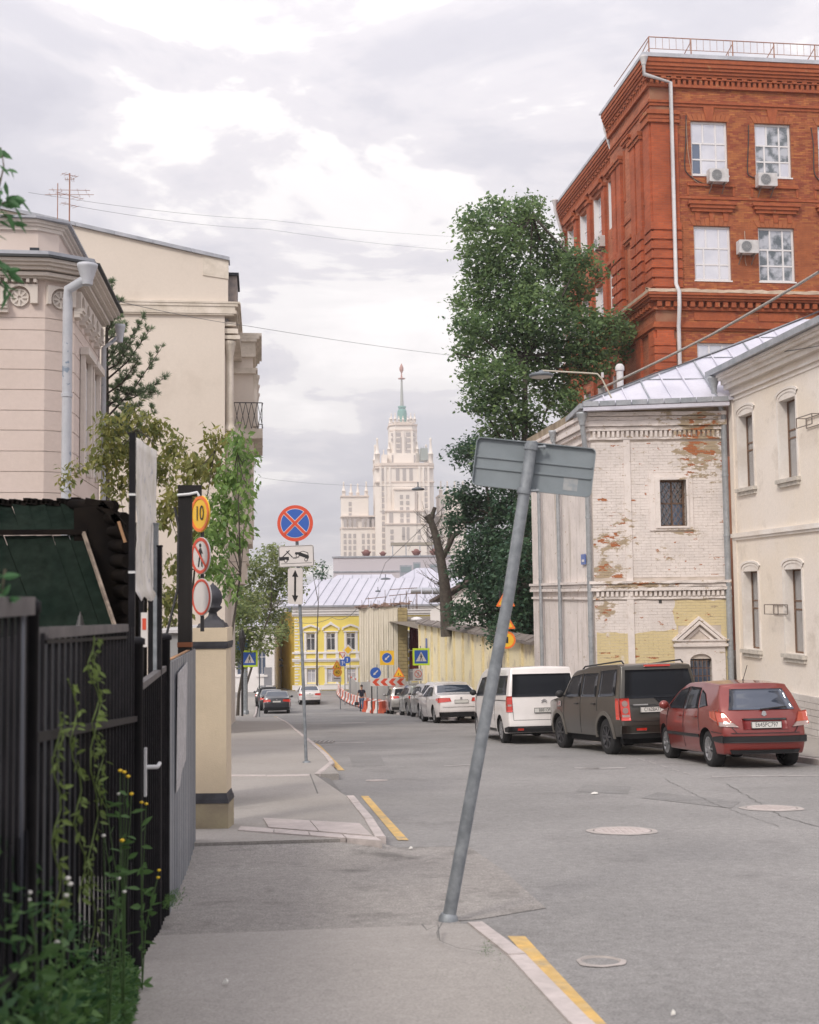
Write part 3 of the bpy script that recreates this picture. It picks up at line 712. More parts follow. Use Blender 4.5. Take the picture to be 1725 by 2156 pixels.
# hoods over the lower windows, lintels and corbels
for x in cols:
    cxw = x+ww/2
    for v0, v1, hw, o_ in ((427, 433, 1.18, .22), (433, 440, 1.10, .17), (440, 447, 1.0, .11)):
        m_ = MB(); m_.box(cxw-hw*.9, cxw+hw*.9, -o_, 0, rlz(v1), rlz(v0)-.003); m_.build('hood_mould', RBT, red)
    for dx_ in (-.62, 0, .62):
        m_ = MB(); m_.prism([(cxw+dx_-.13, rlz(447)), (cxw+dx_+.13, rlz(447)), (cxw+dx_+.08, rlz(466)), (cxw+dx_-.08, rlz(466))], -.05, 0); m_.build('corbel', RBT, red)
    for z1 in (lz1, uz1):
        for k in range(9):
            t0 = (k-4)*.19; m_ = MB(); m_.prism([(cxw+t0-.085, z1+.01), (cxw+t0+.085, z1+.01), (cxw+t0*1.18+.1, z1+.30), (cxw+t0*1.18-.1, z1+.30)], -.03, -.005); m_.build('lintel_brick', RBK, red)
    m_ = MB(); m_.prism([(cxw-.14, uz1+.0), (cxw+.14, uz1+.0), (cxw+.24, rlz(226)), (cxw-.24, rlz(226))], -.06, 0); m_.build('keystone', RBT, red)
    m_ = MB(); m_.box(x-.25, x+ww+.25, -.09, 0, uz0-.5, uz0-.4); m_.box(x-.25, x-.15, -.05, 0, uz0-.9, uz0-.5); m_.box(x+ww+.15, x+ww+.25, -.05, 0, uz0-.9, uz0-.5); m_.build('apron_moulding', RBT, red)
    m_ = MB(); m_.box(x-.1, x+ww+.1, -.04, 0, rlz(675), rlz(657)); m_.build('panel', RBT, red)
band(rlz(420), rlz(414), .05, wing=False)
# mid ledge and heavy cornice under it
m_ = MB(); ly = []
for k in range(60):
    xx = -.42+k*(RW+.4)/59; ly.append(xx)
vs = []
for xx in ly:
    j = random.uniform(-.03, .03)
    vs += [(xx, -.42+j, ledz-.09+random.uniform(-.02, .02)), (xx, -.38, ledz+.03+random.uniform(-.02, .02)), (xx, 0, ledz+.17+random.uniform(-.03, .03)), (xx, 0, ledz-.1)]
m_.add(vs, [(4*k+j, 4*k+4+j, 4*k+4+(j+1) % 4, 4*k+(j+1) % 4) for k in range(59) for j in range(4)]); m_.box(-.42, 0, -.3, SL*.36, ledz-.09, ledz+.04)
m_.build('ledge', LEDGE, red)
for v0, v1, o_ in ((622, 627, .44), (627, 632, .38), (632, 637, .28), (649, 655, .12), (680, 686, .12), (686, 692, .17), (692, 697, .08)):
    m_ = MB(); m_.box(-o_, RW, -o_, 0.02, rlz(v1), rlz(v0)-.003); m_.box(-o_, .02, .02, PV, rlz(v1), rlz(v0)-.003); m_.box(.5-o_, .52, PV, SL, rlz(v1), rlz(v0)-.003); m_.build('string_course', RBT, red)
dentils(rlz(649), rlz(638), .24, .36, .20)
for y in (0.3, 2.0, 4.6):
    m_ = MB(); m_.box(-.12, 0, y-.3, y+.35, zb, rlz(697)); m_.build('pilaster', RBQ, red)
m_ = MB(); m_.box(0.0, .75, -.1, 0, zb, rlz(697)); m_.build('pilaster', RBQ, red)
for k in range(7):
    z = rlz(715+k*17); m_ = MB(); m_.box(-.14, .8, -.15, .3, z-.3, z); m_.build('quoin', RBQ, red)
# wing pilasters between windows
for k in range(5):
    y = PV+k*2.55
    m_ = MB(); m_.box(.36, .5, y-.28 if k else y, y+.28, zb, rlz(250)); m_.build('pilaster', RBQ, red)
    for v0, v1, o_ in ((250, 258, .24), (470, 477, .2), (680, 690, .2)):
        m_ = MB(); m_.box(.5-o_, .5, y-.34 if k else y, y+.34, rlz(v1), rlz(v0)); m_.build('capital', RBT, red)
for s0, s1 in sw:
    for z1 in (uz1, lz1):
        m_ = MB(); m_.box(.28, .5, s0-.2, s1+.2, z1+.35, z1+.55); m_.box(.38, .5, s0-.1, s1+.1, z1+.2, z1+.35); m_.build('hood_mould', RBT, red)
# painted drainpipes
def pipe(parent, pts, r=.075, m=PIPE, hopper=True, name='drainpipe', up_=None, brackets=True):
    o_ = MB(); o_.tube(pts, r, 10)
    P = [Vector(p) for p in pts]
    L = (P[-1]-P[-2]); n = max(1, int(L.length/1.6))
    for k in range(1, n):
        q = P[-2]+L*(k/n); o_.tube([q-L.normalized()*.03, q+L.normalized()*.03], r*1.15, 10)
    ob = o_.build(name, m, parent)
    if hopper:
        h = MB(); h.lathe([(r*1.1, -.26), (r*1.2, -.18), (r*2.0, .03), (r*2.1, .05), (r*2.1, .10), (r*1.8, .10)], 14, P[0]); h.build('hopper', m, ob)
    return ob
xp = rl(1414, 400)[0]; zp = rlz(119, 1372)
pipe(red, [(-.36, -.40, zp-.1), (-.36, -.38, zp-.75), (xp, -.26, rlz(183)), (xp, -.24, ledz+.3), (xp+.02, -.52, ledz-.1), (xp+.02, -.5, ledz-.7), (xp+.04, -.3, rlz(690)), (xp+.06, -.25, -1)], .085)
for y in (PV+.1, SL-1.3):
    zz_ = rlz(124)-(.8 if y > PV+1 else 0); pipe(red, [(-.2, y, zz_-.1), (-.2, y, zz_-.6), (.28, y+.2, zz_-2.0), (.28, y+.2, -5)], .085)
# rooftop aerials
for (x, y, h) in ((4.2, 1.5, 1.0), (10.4, 1.0, 1.1)):
    t = thing('aerial', 'thin aerial on the red building roof, %s' % ('left of the hatch' if x < 6 else 'nearest the right edge of the photo'), 'antenna', S(a0+x, b0+y, rlz(112)), TH, 'aerials on the red building'); m_ = MB(); m_.tube([(0, 0, -.3), (0, 0, h)], .02, 5); m_.build('mast', RAIL, t)
    m_ = MB(); m_.tube([(-.5, 0, h*.8), (.5, .1, h*.75)], .012, 4); m_.build('crossbar', RAIL, t)
# air conditioners
ACW = pbr('aircon_casing', (0.62, 0.60, 0.60), 0.5, (0.5, 0.48, 0.47), scale=6); ACD = pbr('aircon_fan', (0.16, 0.17, 0.18), 0.5); ACG = pbr('aircon_grille', (0.42, 0.42, 0.43), 0.5)
BRK = pbr('steel_bracket', (0.2, 0.17, 0.15), 0.7)
def aircon(u, v, label, wpx=44, side=None):
    a, z = WB(u, v, b0); t = thing('air_conditioner', label, 'air conditioner', S(a, b0, z), TH, 'air conditioners on the red building') if side is None else thing('air_conditioner', label, 'air conditioner', side, TH-pi/2, 'air conditioners on the red building')
    w2, h2, d = .42, .28, .34; y1 = -.12; y0 = y1-d
    m_ = MB(); m_.prism(rrect(2*w2, 2*h2, .03), y0, y1); m_.build('casing', ACW, t)
    m_ = MB(); m_.prism(circ(.215, 24, (-.1, 0)), y0-.006, y0-.001); m_.build('fan', ACD, t)
    m_ = MB()
    for r in (.05, .095, .14, .185, .225): m_.ring(-.1, 0, r-.006, r+.006, y0-.02, y0-.008, 20)
    for k in range(12): m_.bar((-.1, y0-.016, 0), (-.1+cos(k*pi/6)*.22, y0-.016, sin(k*pi/6)*.22), .006, .006)
    m_.build('grille', ACG, t)
    m_ = MB(); m_.box(-.3, -.26, y0, 0.05, -h2-.05, -h2-.01); m_.box(.26, .3, y0, 0.05, -h2-.05, -h2-.01)
    for x in (-.28, .28): m_.bar((x, y0+.05, -h2-.03), (x, 0, -h2-.38), .03, .03)
    m_.build('bracket', BRK, t)
    return t
aircon(1506, 376, 'air conditioner under the upper left window of the red front')
aircon(1608, 385, 'air conditioner under the upper right window of the red front')
aircon(1568, 525, 'air conditioner between the two lower windows of the red front')
aircon(0, 0, 'air conditioner on the street side wing of the red building, above the tree', side=S(a0+.5, b0+PV+2.7, lz0+2.2+1.9))
CABLE = pbr('cable', (0.05, 0.045, 0.045), 0.7); CABW = pbr('pale_cable', (0.45, 0.32, 0.24), 0.7)
def wallcable(pix, label, m=CABLE, r=.022):
    P = []
    for u, v in pix:
        a, z = WB(u, v, b0); p = S(a, b0-.06, z); P.append(p)
    Q = []
    for i in range(len(P)-1):
        for k in range(5):
            t_ = k/5; p0 = P[max(i-1, 0)]; p1 = P[i]; p2 = P[i+1]; p3 = P[min(i+2, len(P)-1)]
            Q.append(0.5*((2*p1)+(-p0+p2)*t_+(2*p0-5*p1+4*p2-p3)*t_**2+(-p0+3*p1-3*p2+p3)*t_**3))
    Q.append(P[-1]); m_ = MB(); m_.tube(Q, r, 5, False); return tag(m_.build('cable', m), label, 'cable', 'air conditioner hoses on the red front')
wallcable([(1444, 244), (1443, 300), (1441, 345), (1446, 365), (1470, 383), (1488, 388)], 'dark hose looping left of the upper left window')
wallcable([(1444, 245), (1447, 310), (1453, 350), (1460, 378), (1480, 391), (1492, 393)], 'pale hose looping left of the upper left window', CABW, .014)
wallcable([(1575, 264), (1575, 300), (1573, 360), (1580, 372), (1592, 376)], 'dark hose between the two upper windows')
wallcable([(1707, 270), (1712, 310), (1713, 360), (1722, 378), (1732, 380)], 'dark hose at the right edge of the red front')
wallcable([(1567, 487), (1568, 505), (1569, 512)], 'short pale pipe above the lower air conditioner', CABW, .02)
wallcable([(1568, 536), (1568, 548), (1571, 560)], 'short pale pipe hanging below the lower air conditioner', CABW, .014)
# ============================================================ whitewashed brick building
WBc = (0.78, 0.715, 0.68)
def whitewash(name, zones, brick=(0.40, 0.15, 0.065), yel=None, streaks=False, base=WBc, amount=0.0, island=False):
    if name in MC: return MC[name]
    m = bpy.data.materials.new(name); MC[name] = m; m.use_nodes = True; t = m.node_tree; n = t.nodes; l = t.links; b = n['Principled BSDF']; b.inputs['Roughness'].default_value = .9
    P = n.new('ShaderNodeNewGeometry').outputs['Position']; sp_ = n.new('ShaderNodeSeparateXYZ'); l.new(P, sp_.inputs[0])
    def M_(op, a, c=None, d=None, clamp=False):
        q = n.new('ShaderNodeMath'); q.operation = op; q.use_clamp = clamp
        for i, x in enumerate((a, c, d)):
            if x is None: continue
            if isinstance(x, (int, float)): q.inputs[i].default_value = x
            else: l.new(x, q.inputs[i])
        return q.outputs[0]
    def NZ(sc, det=6, r=.6, mp=(1, 1, 1)):
        q = n.new('ShaderNodeMapping'); q.inputs['Scale'].default_value = mp; l.new(P, q.inputs[0]); k = n.new('ShaderNodeTexNoise'); k.inputs['Scale'].default_value = sc; k.inputs['Detail'].default_value = det; k.inputs['Roughness'].default_value = r; l.new(q.outputs[0], k.inputs['Vector']); return k.outputs[0]
    def MX(f, A, B):
        x = n.new('ShaderNodeMix'); x.data_type = 'RGBA'
        for i, q in ((6, A), (7, B)):
            if isinstance(q, tuple): x.inputs[i].default_value = (*q, 1)
            else: l.new(q, x.inputs[i])
        l.new(f, x.inputs[0]); return x.outputs[2]
    def SM(x, a, c):
        q = n.new('ShaderNodeMapRange'); q.interpolation_type = 'SMOOTHSTEP'; q.inputs[1].default_value = a; q.inputs[2].default_value = c; l.new(x, q.inputs[0]); return q.outputs[0]
    zone = None
    for (x, z, rx, rz_, s_) in zones:
        dx_ = M_('DIVIDE', M_('SUBTRACT', sp_.outputs[0], x), rx); dz_ = M_('DIVIDE', M_('SUBTRACT', sp_.outputs[2], z), rz_)
        d = M_('SQRT', M_('ADD', M_('MULTIPLY', dx_, dx_), M_('MULTIPLY', dz_, dz_))); k = M_('MULTIPLY', M_('SUBTRACT', 1.0, d, clamp=True), s_)
        zone = k if zone is None else M_('MAXIMUM', zone, k)
    col = MX(SM(NZ(1.6), .35, .65), base, tuple(c*.88 for c in base)); col = MX(M_('MULTIPLY', SM(NZ(7, 8, .75), .52, .70), .55), col, (0.50, 0.44, 0.37))
    if streaks: col = MX(M_('MULTIPLY', SM(NZ(5, 6, .6, (1, 1, .06)), .5, .7), .8), col, (0.42, 0.36, 0.30))
    if yel:
        x0, zy, xs_, z2 = yel
        nzv = M_('MULTIPLY', M_('SUBTRACT', NZ(1.5, 3), .5), .35)
        fx = M_('GREATER_THAN', M_('ADD', sp_.outputs[0], nzv), x0); ztop = M_('MULTIPLY_ADD', fx, z2-zy, zy)
        f = M_('LESS_THAN', M_('ADD', sp_.outputs[2], nzv), ztop)
        f = M_('MULTIPLY', f, M_('GREATER_THAN', sp_.outputs[0], xs_)); f = M_('MULTIPLY', f, SM(NZ(3, 6), .24, .38))
        col = MX(f, col, (0.66, 0.55, 0.32))
    nb = NZ(3.2, 8, .7, (1, 1, 2.2)); bare = M_('ADD', nb, M_('MULTIPLY', zone, .30)) if zone else nb
    col = MX(SM(bare, .60-amount, .67-amount), col, (0.42, 0.335, 0.235))
    nc = NZ(2.6, 5, .6, (1, 1, 2.6)); nc = M_('ADD', nc, M_('MULTIPLY', zone, .20)) if zone else nc
    if island: nc = M_('ADD', nc, M_('MULTIPLY', M_('SUBTRACT', n[n.find('Geometry')].outputs['Random Per Island'] if n.find('Geometry') >= 0 else 0, .5), .16))
    col = MX(SM(nc, .685-amount, .70-amount), col, brick)
    l.new(col, b.inputs['Base Color'])
    bp = n.new('ShaderNodeBump'); bp.inputs['Strength'].default_value = .6; bp.inputs['Distance'].default_value = .01; l.new(NZ(22, 5), bp.inputs['Height']); l.new(bp.outputs[0], b.inputs['Normal'])
    return m
Y1 = 32.8; P0 = W(1245, 1000, Y1); X0 = P0.x; P1x = 9.0
BW = P1x-X0; FAR = W(1118, 1000, 40.1)
def zz(v, u=1400, Y=Y1): return W(u, v, Y).z
def xx(u, v=1100, Y=Y1): return W(u, v, Y).x-X0
zones = [(X0+BW-.7, zz(930), 1.1, 1.5, 1.0), (X0+.35, zz(1205), .75, .5, .95), (X0+.3, zz(1285), .5, .4, .9), (X0+.5, zz(1140), .9, .6, .6), (X0+2.1, zz(1170, 1400), .5, .4, .4), (X0+.9, zz(1090), .5, .5, .45), (X0+BW-.8, zz(860), 1.8, .22, 1.0), (X0+1.2, zz(1232), 1.6, .12, .9), (X0+2.7, zz(1120), .9, .15, .7)]
WW_ = whitewash('limewashed_brick', zones, yel=(X0+xx(1415), zz(1330), X0+.05, zz(1262)), island=True)
WWT = whitewash('limewashed_trim', zones, streaks=False, amount=0.01)
WWS = whitewash('limewashed_side', [(0, 0, .1, .1, 0)], streaks=True, amount=-0.02)
WMOR = pbr('limewashed_mortar', (0.62, 0.55, 0.50), .95, (0.5, 0.44, 0.38), scale=3)
old = thing('old_brick_house', 'peeling whitewashed brick house with a lattice window and gabled portal', 'building', (X0, Y1, 0), 0)
ztp = zz(866)
win = (xx(1390.5), xx(1446), zz(1108), zz(1010.5)); door = (xx(1444), xx(1489.5), zz(1455), zz(1388))
mb = MB(); wallgrid(mb, (0, 0), 0, BW, -6.5, ztp+.25, [win, door], .4); mb.build('wall', WMOR, old)
dx, dy = X0-FAR.x, Y1-FAR.y; SLn = sqrt(dx*dx+dy*dy); sang = atan2(dy, dx)
mb = MB(); wallgrid(mb, (FAR.x-X0, FAR.y-Y1), sang, SLn, -6.5, ztp+.25, [], .3)
mb.add([(FAR.x-X0, FAR.y-Y1, -6.5), (BW+2, FAR.y-Y1+1, -6.5), (BW+2, FAR.y-Y1+1, ztp), (FAR.x-X0, FAR.y-Y1, ztp)], [(0, 1, 2, 3)])
mb.add([(BW, 0, -6.5), (BW+2, FAR.y-Y1+1, -6.5), (BW+2, FAR.y-Y1+1, ztp), (BW, 0, ztp)], [(0, 1, 2, 3)])
mb.build('side_wall', WWS, old)
brick_skin(old, .02, BW, -4.6, zz(925), [(win[0]-.14, win[1]+.14, win[2]-.1, win[3]+.1), (door[0]-.3, door[1]+.3, -7, door[3]+.9), (-1, 9, zz(1262), zz(1220))], WW_, .27, .08, .010, .006, pick=lambda x, z: (x > BW-1.6 and z > zz(1090)) or (x < 1.1 and zz(1320) < z < zz(1130)), y=0, jitter=.006)
def wband(v0, v1, o_, m=WWT, name='string_course', jag=.01):
    z0, z1 = zz(v1), zz(v0)-.002; m_ = MB(); n = 16; vs = []
    for k in range(n+1):
        x = -o_+(BW+o_)*k/n; j = random.uniform(-jag, jag); vs += [(x, -o_+j, z0+j), (x, -o_-j, z1), (x, .02, z1), (x, .02, z0)]
    m_.add(vs, [(4*k+j, 4*k+4+j, 4*k+4+(j+1) % 4, 4*k+(j+1) % 4) for k in range(n) for j in range(4)]+[(0, 1, 2, 3)])
    # along the street side
    u_ = Vector((dx, dy))/SLn; nr = Vector((u_.y, -u_.x))
    q0 = Vector((FAR.x-X0, FAR.y-Y1)); q1 = Vector((0, 0))
    r = [q0, q1, q1+nr*o_, q0+nr*o_]; m_.prismz([(p.x, p.y) for p in r], z0, z1)
    return m_.build(name, m, old)
for v0, v1, o_ in ((868, 876, .17), (877, 885, .10), (886, 897, .16), (898, 906, .09), (920, 925, .07), (1222, 1228, .14), (1229, 1235, .09), (1236, 1243, .12), (1256, 1261, .06)): wband(v0, v1, o_)
EAVES = pbr('dark_eaves', (0.22, 0.17, 0.12), .95, (0.38, 0.31, 0.22), scale=2.5, bump=.5, bscale=20)  # dark brown mixed with tan for the band under the eaves
wband(850, 867, .12, EAVES, 'cornice')
for (v0, v1) in ((907, 920), (1244, 1255)):
    x = .06
    while x < BW-.1:
        m_ = MB(); m_.box(x, x+.075, -.085+random.uniform(-.01, .01), 0, zz(v1), zz(v0)); m_.build('dentil', WWT, old); x += .135
m_ = MB(); m_.box(xx(1316), xx(1330), -.05, 0, zz(1440), zz(925)); m_.build('pilaster_edge', WWT, old)
# window surround, grille with a diamond lattice
for k, (u0, v0, u1, v1, d) in enumerate(((1368, 997, 1460, 1117, .05), (1380, 1005, 1451, 1112, .09))):
    m_ = MB(); a, b_, c, d_ = xx(u0), xx(u1), zz(v1), zz(v0); q = win
    m_.box(a, q[0], -d, 0, c, d_); m_.box(q[1], b_, -d, 0, c, d_); m_.box(q[0], q[1], -d, 0, q[3], d_); m_.box(q[0], q[1], -d, 0, c, q[2]); m_.build('window_surround', WWT, old)
wd = window(old, (win[0], .22, win[2]), 0, win[1]-win[0], win[3]-win[2], xs=((.52,), (.52,)), zs=(.5,), fr=.05, fm=BROWNFR, gms=[GL_DARK, GL_BLUE, GL_DARK, GL_DARK])
RUST = pbr('rusty_iron', (0.12, 0.075, 0.05), .85, (0.2, 0.11, 0.07), scale=9)
m_ = MB(); ww_, hh_ = win[1]-win[0], win[3]-win[2]
for i in range(-5, 8):
    for sgn in (1, -1):
        st = .165; x0_ = i*st; pts = []
        n = 12; pr = None
        for k in range(n*3+1):
            z = hh_*k/(n*3); x = (x0_+sgn*z*.62) % 10 if False else x0_+sgn*(z*.62)+(0 if sgn > 0 else hh_*.62*.5)
            x += .014*sin(z*38)
            if 0 <= x <= ww_:
                if pr: pts.append((pr, (x, .1, z)))
                pr = (x, .1, z)
            else: pr = None
        for a_, b_ in pts: m_.bar(a_, b_, .013, .013)
m_.build('lattice', RUST, old, (win[0], 0, win[2]))
# portal: jambs, entablature, pediment, arched grated window
dm = (door[0]+door[1])/2; hw = (door[1]-door[0])/2
mbx = MB(); pts = [(door[0]-.3, door[2]), (door[0], door[2]), (door[0], door[3])]
arch = [(dm-cos(pi*k/12)*hw, door[3]-.05+sin(pi*k/12)*hw*.62) for k in range(13)]
zt_ = zz(1362)
mbx.prism([(door[0]-.42, door[2]), (door[0], door[2])]+[(dm-hw, door[3]-.05)]+arch[1:-1]+[(dm+hw, door[3]-.05), (door[1], door[2]), (door[1]+.38, door[2]), (door[1]+.38, zt_), (door[0]-.42, zt_)], -.07, -.0)
mbx.build('portal_surround', WWT, old)
for z0_, z1_, o_, e_ in ((zz(1362), zz(1356), .14, .46), (zz(1356), zz(1350), .11, .42), (zz(1350), zz(1347), .16, .48)):
    m_ = MB(); m_.box(dm-hw-e_, dm+hw+e_, -o_, 0, z0_+.001, z1_); m_.build('entablature', WWT, old)
for k, (rr, o_) in enumerate(((1.0, .10), (.80, .16), (.55, .05))):
    ax, az = xx(1465), zz(1347)+(zz(1298)-zz(1347))*rr; L_w = (hw+.46)*rr; th = .07
    m_ = MB(); m_.prism([(ax-L_w, zz(1347)), (ax-L_w+th*1.6, zz(1347)), (ax, az-th*1.3), (ax+L_w-th*1.6, zz(1347)), (ax+L_w, zz(1347)), (ax, az)], -o_, 0); m_.build('pediment', WWT, old)
m_ = MB(); m_.prism([(dm-hw*1.1, door[2]), (dm+hw*1.1, door[2]), (dm+hw*1.1, door[3]+.25), (dm-hw*1.1, door[3]+.25)], .2, .21)
m_.build('window_pane', GL_BLUE, old)
m_ = MB()
for k in range(1, 5): x = door[0]+2*hw*k/5; m_.tube([(x, .04, door[2]), (x, .04, door[3]+.22)], .012, 5)
for k in range(6): m_.tube([(door[0], .05, door[2]+.18+k*.22), (door[1], .05, door[2]+.18+k*.22)], .012, 5)
m_.build('grille', RUST, old)
m_ = MB(); m_.box(xx(1383), xx(1389), -.02, .0, zz(1270), zz(1263)); m_.build('vent_hole', DARKFR, old)
# roof
ZN = pbr('pale_metal_roof', (0.55, 0.545, 0.62), .42, (0.64, 0.63, 0.70), scale=1.0, metal=.25, stain=(0.50, 0.25, 0.10), smask=(.66, .70), sscale=.55, pos=True, vary=.04)
ZNG = pbr('grey_metal_gutter', (0.30, 0.325, 0.35), .5, (0.42, 0.43, 0.46), scale=2, metal=.4, vary=.1)
A = W(1228, 850, 32.35)-Vector((X0, Y1, 0)); B = W(1535, 838, 32.3)-Vector((X0, Y1, 0)); C = W(1690, 672, 38.0)-Vector((X0, Y1, 0)); Dd = W(1148, 925, 40.3)-Vector((X0, Y1, 0))
nrm = (B-A).cross(C-A).normalized()
def onroof(x, y): return Vector((x, y, A.z-(nrm.x*(x-A.x)+nrm.y*(y-A.y))/nrm.z))
E1 = onroof(B.x+6.0, B.y); E2 = onroof(B.x+8, C.y)
m_ = MB(); dn = Vector((0, 0, -.06))
Dd = Vector((Dd.x, Dd.y, A.z)); F1 = Vector((C.x+1, Dd.y+6, A.z)); E2 = Vector((B.x+9, C.y, C.z))
m_.add([A, E1, E2, C, Dd, F1], [(0, 1, 2, 3), (0, 3, 5, 4)]); m_.add([A+dn, E1+dn, Dd+dn, F1+dn], [(0, 1, 3, 2)])
m_.add([A, E1, E1+dn, A+dn], [(0, 1, 2, 3)]); m_.add([A, Dd, Dd+dn, A+dn], [(0, 1, 2, 3)])
m_.build('roof', ZN, old)
# standing seams along the slope
sl_dir = Vector((0, 1, 0)); hip = (C-A)
for k in range(1, 13):
    t_ = k/13; q = A+hip*t_; p = onroof(q.x, A.y)
    if k < 12: m_ = MB(); m_.bar(p+Vector((0, 0, .02)), q+Vector((0, 0, .02)), .035, .05); m_.build('roof_seam', ZNG if k % 3 == 0 else ZN, old)
for k in range(1, 4):
    t_ = k/4; z = A.z+(C.z-A.z)*t_; p = A+hip*t_; q = Vector((E1.x, p.y, p.z)); m_ = MB(); m_.bar(p+Vector((0, -.01, .015)), q+Vector((0, -.01, .015)), .03, .02); m_.build('roof_seam', ZNG, old)
m_ = MB(); m_.bar(A+Vector((0, 0, .03)), C+Vector((0, 0, .03)), .07, .05); m_.build('hip_cap', ZNG, old)
n = 9
for k in range(n):
    p = A.lerp(B, k/n); q = A.lerp(B, (k+1)/n-.006); m_ = MB(); m_.bar(p+Vector((0, -.06, -.02)), q+Vector((0, -.06, -.02)), .03, .14); m_.build('gutter', ZNG, old)
m_ = MB(); m_.bar(A+Vector((0, .05, -.16)), B+Vector((0, .05, -.16)), .22, .10); m_.build('eaves_flashing', ZN, old)
m_ = MB(); m_.bar(A+Vector((-.05, 0, -.06)), Dd+Vector((-.05, 0, -.06)), .1, .14); m_.bar(A+Vector((.1, .1, -.16)), Dd+Vector((.1, 0, -.16)), .2, .06); m_.build('gutter', ZNG, old)
# three pipes on the street side and the corner one
def sidept(u, out_=.14):
    q = W(u, 1100, 1.0); u_ = Vector((dx, dy))/SLn; best = None
    # march along the side wall
    for k in range(401):
        p = Vector((FAR.x, FAR.y)).lerp(Vector((X0, Y1)), k/400)+Vector((u_.y, -u_.x))*out_
        if best is None or abs(p.x/p.y-q.x/q.y) < best[0]: best = (abs(p.x/p.y-q.x/q.y), p)
    return best[1]-Vector((X0, Y1))
for u in (1136, 1176):
    p = sidept(u); pipe(old, [(p.x-.12, p.y, A.z-.35), (p.x-.1, p.y, A.z-.6), (p.x, p.y, A.z-1.1), (p.x, p.y, -5.2)], .06, PIPEG)
pc = (-.14, -.05); pipe(old, [(pc[0]-.12, pc[1]-.22, A.z-.32), (pc[0]-.1, pc[1]-.18, A.z-.7), (pc[0]+.02, pc[1], A.z-1.5), (pc[0]+.03, pc[1], -4.6)], .075, PIPEG)
# house number plate on the corner
p = sidept(1226, .03); m_ = MB(); m_.obox(Matrix.Translation((p.x, p.y-.1, zz(1174)))@Matrix.Rotation(sang, 4, 'Z'), .42, .03, .30)
PLB = pbr('blue_plate', (0.10, 0.16, 0.42), .4); t = thing('house_number_plate', 'blue house number plate on the corner behind the drainpipe', 'sign', (X0, Y1, 0)); m_.build('plate', PLB, t)
m_ = MB(); m_.obox(Matrix.Translation((p.x-.005, p.y-.12, zz(1177)))@Matrix.Rotation(sang, 4, 'Z'), .22, .03, .07); m_.build('lettering_panel', WFRAME, t)
# chimney stub behind the roof
t = thing('vent_pipe', 'white vent pipe standing behind the pale metal roof', 'vent pipe', W(1306, 800, 43)-Vector((0, 0, 1)), 0)
m_ = MB(); m_.lathe([(.13, -1), (.13, 1.35)], 12); m_.build('flue', PIPE, t); m_ = MB(); m_.lathe([(.17, 1.35), (.17, 1.5), (.1, 1.6)], 12); m_.build('cap', PIPE, t)
# ============================================================ cream stucco building, right edge
AW = 13.16
STU = pbr('cream_stucco', (0.79, 0.725, 0.66), .9, (0.775, 0.69, 0.585), scale=.35, lo=.4, hi=.6, pos=True, bump=.3, bscale=25, vary=.035, stain=(0.52, 0.46, 0.39), smask=(.56, .80), sscale=1.1)
STW = pbr('white_stucco_trim', (0.79, 0.75, 0.71), .85, (0.70, 0.64, 0.58), scale=1.5, pos=True, bump=.25, bscale=25, vary=.04)
PLIN = pbr('limewashed_plinth', (0.62, 0.585, 0.56), .9, (0.5, 0.46, 0.43), scale=1.5, pos=True, bump=.6, bscale=14)
yb = WA(1541, 1000, AW)[0]
st = thing('stucco_building', 'cream stucco building with narrow brown windows at the right edge', 'building', S(AW, yb), TH)
LW = 14.0                       # wall from local y=0 (far) to y=-LW (near), facing -x
def wl(u, v):
    b, z = WA(u, v, AW); return yb-b, z       # s from far corner toward the camera
zg = wl(1600, 762)[1]
wins_px = [((1553, 872), (1587, 1035), (1040, 1043)), ((1642, 833), (1675, 1010), (1018, 1028)), ((1558, 1213), (1588, 1375), (1378, 1385)), ((1644, 1200), (1676, 1380), (1388, 1395))]
s1_ = wl(1557, 950)[0]; s1e = wl(1583, 950)[0]; s2_ = wl(1643, 950)[0]; s2e = wl(1674, 950)[0]
wd_ = .98; cA = s1_+wd_/2; cB = s2_+wd_/2; spc = cB-cA
zu1 = wl(1658, 838)[1]; zu0 = wl(1658, 1008)[1]; zd1 = wl(1660, 1198)[1]; zd0 = wl(1660, 1376)[1]
hs_ = []
for k in range(5):
    c = cA+k*spc
    for z0, z1 in ((zu0, zu1), (zd0, zd1)): hs_.append((c-wd_/2, c+wd_/2, z0, z1))
ztop = wl(1541, 800)[1]+.4
mb = MB(); wallgrid(mb, (0, 0), -pi/2, LW, -6, ztop, hs_, .30)
mb.add([(0, 0, -6), (7, 0, -6), (7, 0, ztop), (0, 0, ztop)], [(0, 1, 2, 3)]); mb.add([(0, -LW, -6), (7, -LW, -6), (7, -LW, ztop), (0, -LW, ztop)], [(0, 1, 2, 3)]); mb.add([(7, 0, -6), (7, -LW, -6), (7, -LW, ztop), (7, 0, ztop)], [(0, 1, 2, 3)])
mb.build('wall', STU, st)
